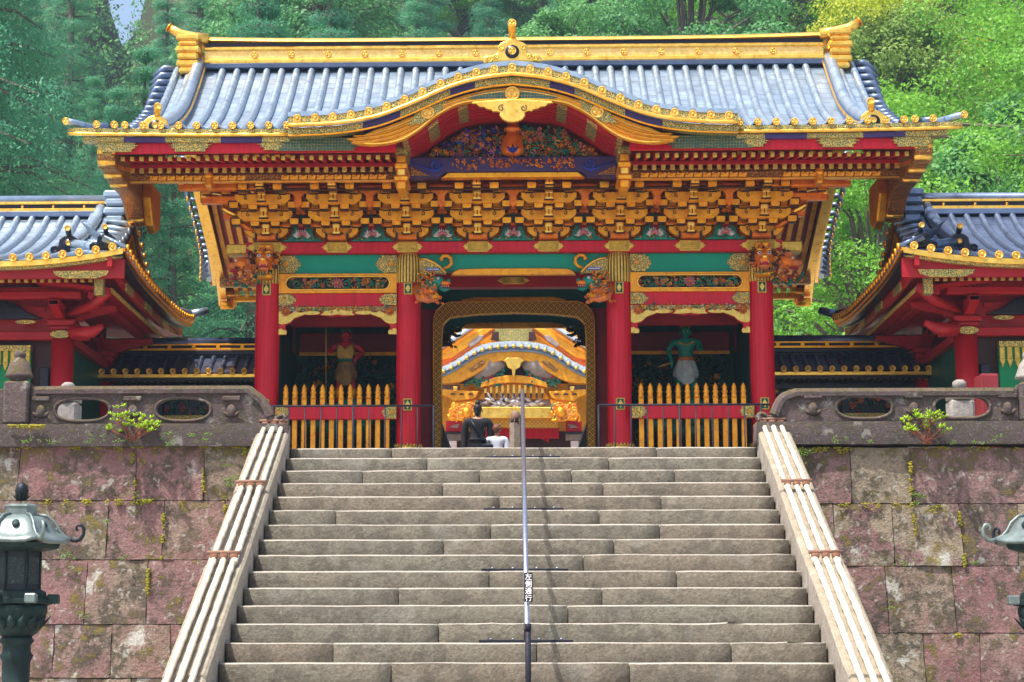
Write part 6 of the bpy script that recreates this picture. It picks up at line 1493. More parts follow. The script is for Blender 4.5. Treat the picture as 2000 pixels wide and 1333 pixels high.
    while y < yb - .4:
        if rp2 is None:
            mb = MB().add([(0, -.022, -.022), (0, .022, -.022), (0, .022, .022), (0, -.022, .022), (sd * 1.0, -.022, .1), (sd * 1.0, .022, .1), (sd * 1.0, .022, .15), (sd * 1.0, -.022, .15)], [(4, 5, 6, 7), (0, 1, 5, 4), (1, 2, 6, 5), (2, 3, 7, 6), (3, 0, 4, 7)]); mb.box(-.014, .014, -.026, .026, -.026, .026, .003, 1)
            rp2 = fixn(mb.build('side_rafter', [PRED, CAP], tw, (0, 0, 0))); rp2.location = Vector((X(.28), y, ez - .28)) - wloc(tw)
        else: dup(rp2, (X(.28), y, ez - .28))
        y += .105
    # sloping red lining under the eaves
    p0, p1 = X(.12), X(9.5)
    mb = MB(); mb.add([(p0, ya + .14, ez - .14), (p1, ya + .14, ez - .14), (p1, ya + 1.5, ez + .14), (X(1.3), ya + 1.5, ez + .14)], [(0, 1, 2, 3)]); mb.add([(p0, ya + .14, ez - .14), (p0, yb - .14, ez - .14), (X(1.3), yb - 1.5, ez + .14), (X(1.3), ya + 1.5, ez + .14)], [(0, 1, 2, 3)]); mb.add([(p0, yb - .14, ez - .14), (p1, yb - .14, ez - .14), (p1, yb - 1.5, ez + .14), (X(1.3), yb - 1.5, ez + .14)], [(0, 1, 2, 3)])
    mb.build('eave_lining', DRED, tw)
    # posts, beams and brackets
    dc = 1.05; yf, yr = 27.0, 29.8
    for (dd, yy) in ((dc, yf), (dc, yr), (4.0, yf), (6.9, yf), (6.9, yr)):
        x = X(dd); MB().lathe([(.15, GZ - .2), (.15, 5.98)], x, yy, 24).build('column', PRED, tw)
        MB().lathe([(.18, TERR), (.18, TERR + .3)], x, yy, 20).build('column_base', GREYST, tw)
        MB().box(x - .19, x + .19, yy - .19, yy + .19, 6.05, 6.13, .02).build('bearing_block', PRED, tw); MB().box(x - .15, x + .15, yy - .15, yy + .15, 5.98, 6.05, .02).build('bearing_block', PRED, tw)
        MB().ext([(x - .36, 6.24), (x - .36, 6.19), (x - .24, 6.12), (x + .24, 6.12), (x + .36, 6.19), (x + .36, 6.24)], 'xz', yy - .07, yy + .07).build('bracket_arm', PRED, tw)
        MB().ext([(yy - .62, 6.30), (yy - .62, 6.24), (yy - .30, 6.13), (yy + .30, 6.13), (yy + .62, 6.24), (yy + .62, 6.30)], 'yz', x - .06, x + .06).build('bracket_arm', PRED, tw)
        MB().ext([(x - .7, 6.32), (x - .7, 6.26), (x - .3, 6.16), (x + .3, 6.16), (x + .7, 6.26), (x + .7, 6.32)], 'xz', yy - .05, yy + .05).build('bracket_arm', DRED, tw)
        for (bx_, by_) in ((-.3, 0), (.3, 0), (0, -.3), (0, -.55)): MB().box(x + bx_ - .07, x + bx_ + .07, yy + by_ - .07, yy + by_ + .07, 6.24, 6.32, .012).build('bearing_block', PRED, tw)
    a, b = sorted((X(dc - .35), X(8)))
    MB().box(a, b, yf - .09, yf + .09, 5.87, 5.98, .01).build('tie_beam', PRED, tw); MB().box(a, b, yf - .12, yf + .08, 6.13, 6.24, .01).build('upper_beam', DRED, tw) if False else None
    MB().box(a, b, yf - .6, yf - .45, 6.34, 6.43, .01).build('eave_purlin', PRED, tw)
    a2, b2 = sorted((X(dc - .08), X(dc + .08))); MB().box(a2, b2, yf, yr, 5.87, 5.98, .01).build('side_tie_beam', DRED, tw)
    a2, b2 = sorted((X(dc - .56), X(dc - .44))); MB().box(a2, b2, ya + .8, yb - .8, 6.33, 6.42, .01).build('side_purlin', DRED, tw)
    MB().box(X(5) - 3.9, X(5) + 3.9, yf + .05, yf + .12, 5.98, 6.6).build('frieze_wall', DRED, tw)
    a2, b2 = sorted((X(1.3), X(2.7))); shape('frog_leg_strut', [[(a2, 6.14), (a2 + .2, 6.22), (a2 + .4, 6.36), ((a2 + b2) / 2, 6.42), (b2 - .4, 6.36), (b2 - .2, 6.22), (b2, 6.14)]], yf - .14, yf - .04, BLACK, tw, 'xz', .01)
    shape('oval_boss', [[(X(dc) + .14 * math.cos(t_ * math.pi / 8), 5.925 + .055 * math.sin(t_ * math.pi / 8)) for t_ in range(16)]], yf - .18, yf - .15, FIL, tw, 'xz', .008)
    shape('oval_boss', [[(X(dc + .48) + .14 * math.cos(t_ * math.pi / 8), 6.10 + .03 * math.sin(t_ * math.pi / 8)) for t_ in range(16)]], yf - .14, yf - .11, FIL, tw, 'xz', .006)
    # diagonal corner arm with its carved nose
    MB().tube([(X(dc), yf, 6.2), (X(dc - .5), yf - .5, 6.26), (X(.3), yf - .85, 6.38)], [.08, .075, .07], 4).build('hip_arm', DRED, tw)
    MB().tube([(X(dc - .15), yf - .15, 5.95), (X(dc - .45), yf - .3, 5.93), (X(dc - .6), yf - .35, 6.0)], [.09, .08, .04], 8).build('carved_nose', DRED, tw)
    # walls
    a, b = sorted((X(dc + .15), X(8)))
    MB().box(a, b, yf + .12, yf + .2, TERR, 5.87).build('front_wall', DBROWN, tw)
    g0, g1 = sorted((X(dc + .42), X(4.0))); MB().box(g0, g1, yf - .02, yf + .06, 4.72, 5.72, .004).build('green_panel', DOORG, tw)
    MB().box(min(X(dc + .17), X(dc + .30)), max(X(dc + .17), X(dc + .30)), yf - .03, yf + .08, 4.4, 5.5, .01).build('black_post', BLACK, tw)
    fp = None
    for i in range(26):
        x = X(dc + .46 + .098 * i)
        for (z, up) in ((5.72, -1), (4.72, 1)):
            if fp is None or (up == 1 and fq is None):
                o = MB().box(-.032, .032, -.03, .01, min(0, up * .16), max(0, up * .16), .006).ext([(-.04, up * .16), (.04, up * .16), (.0, up * .27)][::-up], 'xz', -.03, .0).build('gilt_fringe', CFRINGE, tw, (0, 0, 0)); o.location = Vector((x, yf - .02, z)) - wloc(tw)
                if fp is None: fp = o; fq = None
                else: fq = o
            else: dup(fp if up < 0 else fq, (x, yf - .02, z))
    MB().box(g0, g1, yf - .05, yf + .06, 5.72, 5.80, .005).build('panel_rail', FIL, tw)
    MB().box(g0 - 0, g1, yf - .06, yf + .1, 4.45, 4.70, .01).build('sill_beam', PRED, tw)
    w0, w1 = sorted((X(dc + .02), X(dc + .10))); MB().box(w0, w1, yf + .1, yr, TERR, 5.87).build('side_wall', DGREEN, tw)
    MB().box(min(X(dc), X(8)), max(X(dc), X(8)), yr, yr + .08, TERR, 6.5).build('rear_wall', DBROWN, tw)
    MB().box(X(5) - 4.2, X(5) + 4.2, yf - .3, yr + .3, TERR, TERR + .2, .02).build('plinth', GREYST, tw)

# ================================================================ LOW ROOFED WALLS
TILEK = tilemat('black_bronze_roof_tile', (.03, .045, .10), (.13, .16, .26), .28, .6)
for sd in (-1, 1):
    nm = 'left' if sd < 0 else 'right'
    xa, xb = (-6.46, -3.62) if sd < 0 else (3.58, 6.36)
    lw = thing('roofed_wall', ((xa + xb) / 2, 30, TERR), 'low black wall with gilt edged tile roof joining the gate to the %s pavilion' % nm, 'wall', 'low roofed walls beside the gate')
    pz = lambda y: 6.12 - .58 * abs(y - 30) ** .9 * 1.0
    MB().grid(lambda u, w: (xa + (xb - xa) * u, 29.45 + 1.1 * w, pz(29.45 + 1.1 * w) - .01), 2, 10).build('roof_sheet', TILEK, lw)
    slope_rows(lw, lambda d: xa + d, .09, xb - xa - .02, .173, pz, 29.44, 29.93, TILEK, .04, 5)
    tp = None; d = .09
    while d < xb - xa - .02:
        p = (xa + d, 29.42, pz(29.45) + .01)
        if tp is None:
            mb = emblem(MB(), 0, 0, 0, .045, leaf=False); mb.blob((0, -.012, 0), (.018, .012, .018), 1, 6, 4); mb.box(-.03, .03, -.006, .02, -.06, 0)
            tp = mb.build('tile_end', [TE, EB], lw, (0, 0, 0)); tp.location = Vector(p) - wloc(lw)
        else: dup(tp, p)
        d += .173
    e = pz(29.45)
    MB().box(xa, xb, 29.43, 29.52, e - .085, e - .03, .006).build('eave_fascia', GOLDB, lw)
    MB().box(xa, xb, 29.48, 29.56, e - .12, e - .085).build('eave_bead', BLACK, lw)
    MB().box(xa + .0, xb, 29.9, 30.1, 6.10, 6.17, .01).build('ridge_base', BLACK, lw); MB().box(xa, xb, 29.92, 30.08, 6.17, 6.205, .004).build('ridge_gilt_band', GOLD, lw)
    MB().box(xa, xb, 29.94, 30.06, 6.205, 6.245).build('ridge_dark_band', BLACK, lw); MB().box(xa, xb, 29.92, 30.08, 6.245, 6.27, .004).build('ridge_gilt_band', GOLD, lw)
    MB().tube([(xa, 30, 6.30), (xb, 30, 6.30)], .075, 10).build('ridge_cap', TILEK, lw)
    i = 0
    while xa + .25 + .36 * i < xb: MB().box(xa + .25 + .36 * i - .025, xa + .25 + .36 * i + .025, 29.915, 29.945, 6.205, 6.245).build('ridge_tab', GOLD, lw); i += 1
    rp3 = None; d = .12
    while d < xb - xa:
        if rp3 is None:
            mb = MB().box(-.02, .02, 0, .4, -.02, .025); mb.box(-.023, .023, -.012, .01, -.024, .028, .003, 1); rp3 = mb.build('rafter', [BLACK, CAP], lw, (0, 0, 0)); rp3.location = Vector((xa + d, 29.62, 5.685)) - wloc(lw)
        else: dup(rp3, (xa + d, 29.62, 5.685))
        d += .092
    MB().box(xa, xb, 29.75, 29.85, 5.55, 5.62, .006).build('purlin', BLACK, lw)
    MB().box(xa, xb, 29.95, 30.05, TERR, 6.1).build('wall_panel', BLACK, lw)
    mb = MB(); carve(mb, lambda x, z: True, xa, xb, 5.22, 5.5, 29.93, 150, 90 + sd, [0, 6, 7, 1, 0, 0, 6], 1.0); mb.build('carved_frieze', [LEAFG, ORNG, GOLD, BLUE, PINK, WHITE, DGREEN, CRIM], lw)
    MB().box(xa, xb, 29.88, 29.95, 5.50, 5.56, .004).build('gilt_rail', FIL, lw)
    MB().box(xa, xb, 29.86, 30.1, 4.75, 5.12, .01).build('red_rail', DRED, lw); MB().box(xa, xb, 29.84, 29.9, 5.12, 5.20, .005).build('gilt_rail', FIL, lw)
    x = xa + .3
    while x < xb: MB().box(x - .06, x + .06, 29.86, 30.0, TERR, 5.9, .01).build('post', BLACK, lw); x += .9

# ================================================================ INNER GATE BEYOND THE DOORWAY
IY = 48.0
ig = thing('inner_gate', (-.1, IY + 1, GZ), 'golden inner gate with pale curved gable seen through the doorway', 'gate')
def q48(px, py, Y=IY): p = at(px, py, Y); return (p.x, p.z)
def z8(u, v, Y=IY): return q48(840 + u / 5.128, 640 + v / 5.128, Y)          # coordinates of the 320-pixel wide crop
def sh(nm, pts, y0, y1, mat, bev=.02): return shape(nm, [[z8(a, b, y0) for a, b in pts]], y0, y1, mat, ig, 'xz', bev)
ICX = z8(838, 400)[0]
TC = [(0, 135), (200, 148), (320, 175), (420, 222), (520, 290), (600, 340), (740, 402), (900, 440)]
tcf = interp([(a, b) for a, b in TC])
WHT = tilemat('pale_edge_tile', (.40, .48, .58), (.62, .68, .74), .4, .3)
us = lin(-900, 900, 60)
def zb(u, off): return z8(838 + u, tcf(abs(u)) + off)
def uband(nm, o0, o1, y0, y1, mat):
    mb = MB(); vs = []
    for u in us:
        (xa_, za), (xb_, zb_) = zb(u, o1), zb(u, o0); vs += [(xa_, y0, za), (xb_, y0, zb_), (xb_, y1, zb_), (xa_, y1, za)]
    n = len(us); mb.add(vs, [(i * 4 + j, i * 4 + (j + 1) % 4, (i + 1) * 4 + (j + 1) % 4, (i + 1) * 4 + j) for i in range(n - 1) for j in range(4)] + [(0, 1, 2, 3), (n * 4 - 1, n * 4 - 2, n * 4 - 3, n * 4 - 4)])
    return fixn(mb.build(nm, mat, ig))
GREYC = lacquer('grey_carving', (.30, .24, .22), .6, .4, sc=5)
uband('gable_tile_edge', 8, 60, IY - .1, IY + 2.5, WHT); uband('gable_blue_course', 62, 84, IY - .05, IY + .2, TILED); uband('gable_blue_course', 84, 102, IY, IY + .2, TILE)
for i in range(-11, 12):
    u = i * 78; x, z = zb(u, 30); MB().tube([(x, IY - .22, z), (x, IY + .4, z + .05)], .045, 8).build('gable_tile_row', WHT, ig)
    x, z = zb(u, 58); MB().lathe([(0, IY - .26), (.045, IY - .24), (.05, IY - .2)], x, z - .02, 10, 0, True, 'y').build('gable_tile_end', CAP, ig)
uo = [838 + u for u in lin(-780, 780, 40)]
low = interp([(0, 330), (140, 335), (230, 372), (320, 430), (430, 495), (540, 545), (720, 560), (800, 560)])
sh('curved_bargeboard', [(838 + u, tcf(abs(u)) + 102) for u in lin(-780, 780, 40)] + [(838 + u, low(abs(u))) for u in lin(780, -780, 40)], IY + .02, IY + .14, OCHRE)
for s_ in (-1, 1):
    sh('diaper_plate', [(838 + s_ * a, b) for a, b in ((280, 335), (330, 330), (450, 420), (420, 445), (300, 370))], IY - .02, IY + .01, FILR)
sh('gable_pendant', [(838 + a, b) for a, b in ((-60, 300), (60, 300), (110, 330), (80, 350), (60, 400), (20, 420), (12, 480), (0, 500), (-12, 480), (-20, 420), (-60, 400), (-80, 350), (-110, 330))], IY - .05, IY + .02, GOLDB)
GREYC = lacquer('grey_carving', (.30, .24, .22), .6, .4, sc=5)
sh('gable_field', [(290, 560), (500, 400), (700, 330), (980, 330), (1180, 400), (1390, 560)], IY + .4, IY + .5, DBROWN)
for s_ in (-1, 1):
    mb = MB(); q = random.Random(5)
    pts = [z8(838 + s_ * a, b, IY + .3) for a, b in ((90, 400), (150, 370), (220, 385), (280, 430), (340, 470), (400, 520))]
    mb.tube([(a, IY + .25, b) for a, b in pts], [.12, .22, .26, .24, .16, .06], 10, 0)
    for i in range(60):
        a, b = z8(838 + s_ * q.uniform(110, 480), q.uniform(430, 560), IY + .3)
        if q.random() < .6: mb.curl(a, IY + .2, b, q.uniform(.05, .12), q.choice((0, 1, 2)), q.random() * 6, 1.1, 1, .03)
        else: mb.petal((a, IY + .2, b), (q.uniform(-1, 1), -.3, q.uniform(-1, 1)), (0, -1, 0), .25, .10, .03, q.choice((1, 2, 3)))
    mb.build('dragon_carving', [GREYC, TEAL, LEAFG, CRIM], ig)
sh('rainbow_beam', [(500, 600), (520, 550), (640, 500), (760, 480), (838, 475), (920, 480), (1040, 500), (1160, 550), (1180, 600), (1120, 590), (1000, 560), (838, 550), (680, 560), (560, 590)], IY + .1, IY + .3, OCHRE)
sh('arch_field', [(480, 720), (560, 600), (700, 558), (838, 552), (980, 558), (1120, 600), (1200, 720)], IY + .3, IY + .4, OCHRE, .01)
for i in range(11):
    u = 555 + 57 * i; t_ = abs(u - 838) / 300; sh('arch_slat', [(u - 12, 570 + 40 * t_ ** 2), (u + 12, 570 + 40 * t_ ** 2), (u + 12, 660), (u - 12, 660)], IY + .18, IY + .3, GOLDB, .008); sh('slat_foot', [(u - 10, 662), (u + 10, 662), (u + 6, 700), (u - 6, 700)], IY + .15, IY + .3, DBROWN, .005)
for s_ in (-1, 1):
    sh('side_bracket_beam', [(838 + s_ * a, b) for a, b in ((350, 640), (750, 615), (780, 640), (700, 680), (640, 700), (600, 740), (420, 720), (380, 700))], IY + .1, IY + .3, OCHRE)
    sh('side_bracket_beam', [(838 + s_ * a, b) for a, b in ((360, 720), (640, 740), (600, 790), (380, 790))], IY + .2, IY + .4, GOLD)
    for k in range(3): sh('dark_opening', [(838 + s_ * (430 + 90 * k + a), b) for a, b in ((-28, 672), (-15, 658), (15, 658), (28, 672))], IY + .06, IY + .1, DBROWN, .004)
    sh('upper_beam', [(838 + s_ * a, b) for a, b in ((540, 575), (760, 575), (760, 620), (540, 620))], IY + .35, IY + .5, GREYC)
    sh('post_block', [(838 + s_ * a, b) for a, b in ((560, 590), (610, 590), (600, 640), (570, 640))], IY + .0, IY + .2, GOLDB)
sh('carved_frieze', [(480, 725), (1215, 725), (1215, 792), (480, 792)], IY + .35, IY + .45, GREYC)
mb = MB(); q = random.Random(8)
for i in range(40):
    a, b = z8(q.uniform(620, 1060), q.uniform(735, 780), IY + .3); mb.petal((a, IY + .3, b), (q.uniform(-1, 1), -.2, q.uniform(-.4, .4)), (0, -1, 0), .30, .10, .04, 0)
mb.build('crane_carving', [WHITE], ig)
sh('main_beam', [(300, 795), (1380, 795), (1380, 908), (300, 908)], IY + .1, IY + .4, GOLDB); sh('lower_beam', [(400, 915), (1280, 915), (1280, 1002), (400, 1002)], IY + .4, IY + .6, SCALE)
sh('red_lintel', [(400, 1002), (1290, 1002), (1290, 1110), (400, 1110)], IY + 1.2, IY + 1.3, RED)
sh('back_wall', [(60, 1040), (1620, 1040), (1620, 1600), (60, 1600)], IY + 1.6, IY + 1.7, DBROWN)
sh('red_screen', [(1100, 1050), (1190, 1050), (1190, 1150), (1060, 1090)], IY + 1.4, IY + 1.5, RED)
for s_ in (-1, 1):
    x, _z = z8(838 + s_ * 462, 900); MB().lathe([(.34, GZ - .3), (.34, 5.9), (.36, 5.95), (.36, 6.35)], x, IY + .3, 18).build('column', OCHRE, ig)
    x, _z = z8(838 + s_ * 400, 900, IY + 1); MB().box(x - .2, x + .2, IY + 1, IY + 1.3, GZ - .3, 6.4, .03).build('column', GOLD, ig)
    mb = MB(); q = random.Random(31)
    for i in range(60): a, b = z8(838 + s_ * q.uniform(400, 620), q.uniform(800, 910)); mb.curl(a, IY - .1, b, q.uniform(.06, .13), q.choice((0, 0, 1, 0, 1, 2)), q.random() * 6, 1.1, 1, .035)
    mb.blob((z8(838 + s_ * 470, 880)[0], IY - .15, z8(0, 860)[1]), (.12, .12, .13), 1, 10, 7); mb.build('lion_head', [AMBER, GOLD, LEAFG], ig)
    sh('red_panel', [(838 + s_ * a, b) for a, b in ((520, 935), (680, 935), (680, 1045), (520, 1045))], IY + .8, IY + .9, RED)
    sh('gilt_plate', [(838 + s_ * a, b) for a, b in ((540, 960), (600, 975), (650, 1000), (560, 1010))], IY + .74, IY + .8, GREYC)
    sh('dark_rail', [(838 + s_ * a, b) for a, b in ((520, 1045), (720, 1045), (720, 1062), (520, 1062))], IY + .7, IY + .9, BLACK)
    sh('grey_panel', [(838 + s_ * a, b) for a, b in ((520, 1062), (700, 1062), (700, 1130), (520, 1130))], IY + .9, IY + 1, GREYC)
    sh('white_panel', [(838 + s_ * a, b) for a, b in ((570, 1135), (650, 1135), (650, 1260), (570, 1260))], IY + .7, IY + .8, WHITE)
# upper gable of the building, rising behind
sh('upper_bargeboard', [(838 + a, b) for a, b in ((-820, 400), (-300, 30), (-200, -60), (200, -60), (300, 30), (820, 400), (700, 400), (180, 20), (0, -20), (-180, 20), (-700, 400))], IY + 2.6, IY + 2.8, ORNG)
for s_ in (-1, 1):
    sh('upper_tile_edge', [(838 + s_ * a, b) for a, b in ((380, -20), (440, -20), (780, 190), (820, 260), (760, 230))], IY + 2.3, IY + 2.8, WHT)
    sh('upper_barge_gilt', [(838 + s_ * a, b) for a, b in ((200, 10), (320, 10), (700, 260), (760, 330), (620, 300))], IY + 2.45, IY + 2.6, OCHRE)
    sh('upper_barge_plate', [(838 + s_ * a, b) for a, b in ((300, 80), (350, 75), (460, 170), (430, 200), (330, 130))], IY + 2.4, IY + 2.44, GREYC)
    sh('upper_strut', [(838 + s_ * a, b) for a, b in ((150, 40), (210, 40), (230, 120), (150, 130))], IY + 2.3, IY + 2.45, DBROWN)
sh('upper_field', [(640, -20), (1040, -20), (1000, 160), (680, 160)], IY + 2.5, IY + 2.6, FIL)
MB().box(ICX - 3, ICX + 3, IY + 2.9, IY + 3.1, 8, 11).build('upper_wall', OCHRE, ig)
MB().box(ICX - 4, ICX + 4, IY + 1.7, IY + 3.1, 5, 8.6).build('upper_body', OCHRE, ig)
# weathered standing post in the court
p = z8(858, 1190, 38); pt = z8(855, 845, 38)
gp = thing('wooden_post', (p[0], 38, GZ), 'grey tapering wooden post standing before the inner gate', 'post')
MB().lathe([(.17, GZ), (.12, pt[1] - .18), (.07, pt[1]), (.0, pt[1] + .02)], p[0], 38, 7, 0, False).build('shaft', lacquer('weathered_wood', (.30, .24, .19), .8, .35, sc=14), gp)
MB().lathe([(.123, pt[1] - .2), (.09, pt[1] - .03), (.0, pt[1] + .03)], p[0], 38, 10).build('copper_cap', TIE, gp)

# ================================================================ FIGURES
def skin(name, J, E, mat, parent, root, sub=2):
    me = bpy.data.meshes.new(name); ks = list(J); me.from_pydata([J[k][:3] for k in ks], [(ks.index(a), ks.index(b)) for a, b in E], [])
    o = bpy.data.objects.new(name, me); COL.objects.link(o)
    m = o.modifiers.new('s', 'SKIN'); sv = me.skin_vertices[0].data
    for i, k in enumerate(ks):
        r = J[k][3]; r2 = J[k][4] if len(J[k]) > 4 else r; sv[i].radius = (r, r2); sv[i].use_root = (k == root)
    m.use_smooth_shade = True; o.modifiers.new('u', 'SUBSURF').levels = sub
    dg = bpy.context.evaluated_depsgraph_get(); dg.update(); m2 = bpy.data.meshes.new_from_object(o.evaluated_get(dg)); bpy.data.objects.remove(o); bpy.data.meshes.remove(me)
    m2.name = name; org = Vector(J[root][:3])
    for v_ in m2.vertices: v_.co -= org
    m2.materials.clear(); m2.materials.append(mat); 
    for p_ in m2.polygons: p_.use_smooth = True; p_.material_index = 0
    return newobj(name, m2, org, parent)
def figure(par, x, y, z, H, mats, arms, hand_ends=True, stance=.09, face=1, build_=1.0):
    """one continuous body; arms = ((elbow), (wrist)) offsets per side as fractions of H; face=-1 looks towards the camera"""
    S, C, Tr = mats; h = lambda f: z + H * f; b = build_
    J = {'pelvis': (x, y, h(.53), H * .075 * b, H * .058), 'waist': (x, y, h(.61), H * .068 * b, H * .052), 'chest': (x, y, h(.72), H * .088 * b, H * .062), 'shoulder': (x, y, h(.81), H * .062 * b, H * .05), 'neck': (x, y, h(.855), H * .03), 'jaw': (x, y + face * H * .008, h(.89), H * .042, H * .05), 'skull': (x, y, h(.945), H * .047, H * .056)}
    E = [('pelvis', 'waist'), ('waist', 'chest'), ('chest', 'shoulder'), ('shoulder', 'neck'), ('neck', 'jaw'), ('jaw', 'skull')]
    for s_, nm in ((-1, 'l'), (1, 'r')):
        (ex, ey, ez_), (wx, wy, wz) = arms[0 if s_ < 0 else 1]
        J['sh' + nm] = (x + s_ * H * .115 * b, y, h(.805), H * .034 * b); J['el' + nm] = (x + s_ * H * ex, y + H * ey, h(ez_), H * .026 * b); J['wr' + nm] = (x + s_ * H * wx, y + H * wy, h(wz), H * .018 * b)
        J['pa' + nm] = (x + s_ * H * wx, y + H * wy - .0, h(wz) - H * .035, H * .019, H * .012)
        E += [('shoulder', 'sh' + nm), ('sh' + nm, 'el' + nm), ('el' + nm, 'wr' + nm), ('wr' + nm, 'pa' + nm)]
        for k in range(4): J['f%d' % k + nm] = (J['pa' + nm][0] + (k - 1.5) * H * .008, J['pa' + nm][1] - face * H * .004 * (k - 1), J['pa' + nm][2] - H * (.04 + .006 * (1.5 - abs(k - 1.5))), H * .0048); E.append(('pa' + nm, 'f%d' % k + nm))
        J['th' + nm] = (J['pa' + nm][0] - s_ * H * .02, J['pa' + nm][1] + face * H * .01, J['pa' + nm][2] - H * .012, H * .006); E.append(('pa' + nm, 'th' + nm))
        J['hi' + nm] = (x + s_ * H * .05, y, h(.49), H * .052 * b); J['kn' + nm] = (x + s_ * H * stance * .85, y, h(.28), H * .036 * b); J['an' + nm] = (x + s_ * H * stance, y, h(.05), H * .022); J['to' + nm] = (x + s_ * H * stance * 1.1, y + face * H * .10, h(.018), H * .02)
        E += [('pelvis', 'hi' + nm), ('hi' + nm, 'kn' + nm), ('kn' + nm, 'an' + nm), ('an' + nm, 'to' + nm)]
    body = skin('body', J, E, S, par, 'pelvis')
    g = H * .010
    if C:
        J['hem'] = (x, y, h(.455), J['pelvis'][3] * 1.05, J['pelvis'][4] * 1.1); E = E + [('pelvis', 'hem')]; ks = ['pelvis', 'waist', 'chest', 'shoulder', 'shl', 'shr', 'ell', 'elr', 'wrl', 'wrr', 'hem']; JJ = {}
        for k in ks: v = list(J[k]); v[3] += g * (1.2 if k[:2] != 'wr' else .8); v = v if len(v) < 5 else v[:4] + [v[4] + g]; JJ[k] = tuple(v)
        skin('shirt', JJ, [e for e in E if e[0] in ks and e[1] in ks], C, par, 'pelvis')
    if Tr:
        ks = ['pelvis', 'hil', 'hir', 'knl', 'knr', 'anl', 'anr']; JJ = {}
        for k in ks: v = list(J[k]); v[3] += g * 1.3; v = v if len(v) < 5 else v[:4] + [v[4] + g]; JJ[k] = tuple(v)
        skin('trousers', JJ, [e for e in E if e[0] in ks and e[1] in ks], Tr, par, 'pelvis')
    # face
    fy = y + face * H * .052
    mb = MB(); mb.blob((x, fy + face * H * .008, h(.925)), (H * .008, H * .014, H * .013), 0, 8, 5)
    for s_ in (-1, 1): mb.blob((x + s_ * H * .051, y, h(.93)), (H * .006, H * .012, H * .018), 0, 8, 5)
    mb.build('nose_and_ears', S, par)
    for s_ in (-1, 1): MB().blob((x + s_ * H * .019, fy - face * H * .003, h(.938)), (H * .007, H * .005, H * .004), 0, 8, 4).build('eye', WHITE, par)
    MB().blob((x, fy - face * H * .004, h(.898)), (H * .014, H * .006, H * .004), 0, 8, 4).build('mouth', CRIM, par)
    return J
SKN = lacquer('skin', (.50, .27, .17), .55, .1); HAIRB = lacquer('black_hair', (.012, .010, .010), .5, .3, sc=40); HAIRR = lacquer('brown_hair', (.16, .055, .03), .5, .35, sc=40)
CHAR = lacquer('charcoal_cloth', (.010, .011, .015), .85, .2, sc=8); WSH = lacquer('pale_blue_shirt', (.62, .66, .78), .8, .08, sc=8); DEN = lacquer('dark_trousers', (.03, .03, .05), .85, .2)
PY_ = 38.9; pw = at(933, 800, PY_)
m1 = thing('person', (pw.x, PY_, CT), 'person in charcoal top with shoulder bag and upswept black hair walking through the gate', 'person', None)
H1 = at(933, 790, PY_).z - CT
J1 = figure(m1, pw.x, PY_, CT, H1, (SKN, CHAR, DEN), (((.145, .01, .64), (.155, -.01, .50)), ((.145, .01, .64), (.15, .03, .50))), build_=1.12)
mb = MB(); mb.blob((pw.x, PY_ - .015, CT + H1 * .95), (.082, .10, .105), 0, 14, 9); mb.blob((pw.x + .0, PY_ - .03, CT + H1 * 1.01), (.05, .06, .055), 0, 12, 7); mb.blob((pw.x - .005, PY_ - .04, CT + H1 * .905), (.06, .06, .07), 0, 10, 6); mb.build('hair', HAIRB, m1)
MB().tube([(pw.x - .13, PY_ - .13, CT + H1 * .82), (pw.x - .02, PY_ - .16, CT + H1 * .72), (pw.x + .12, PY_ - .15, CT + H1 * .60), (pw.x + .17, PY_ - .08, CT + H1 * .56)], .018, 5).build('bag_strap', BLACK, m1)
MB().box(pw.x + .08, pw.x + .30, PY_ - .22, PY_ - .09, CT + H1 * .42, CT + H1 * .56, .03).build('shoulder_bag', BLACK, m1)
pc = at(970, 830, PY_)
m2_ = thing('person', (pc.x, PY_, CT), 'small person with reddish brown hair in pale blue shirt beside the taller one', 'person', None)
H2 = at(970, 832, PY_).z - CT
figure(m2_, pc.x, PY_, CT, H2, (SKN, WSH, DEN), (((.15, .0, .64), (.15, .02, .50)), ((.15, .0, .64), (.15, .02, .50))), build_=1.15)
mb = MB(); mb.blob((pc.x, PY_ - .01, CT + H2 * .955), (.09, .10, .095), 0, 14, 9); q = random.Random(2)
for i in range(30): a = q.uniform(0, 6.28); b_ = q.uniform(-.2, 1.2); mb.blob((pc.x + .08 * math.cos(a) * math.cos(b_), PY_ - .01 + .09 * math.sin(a) * math.cos(b_), CT + H2 * .95 + .085 * math.sin(b_)), q.uniform(.015, .028), 0, 6, 4)
mb.build('hair', HAIRR, m2_)

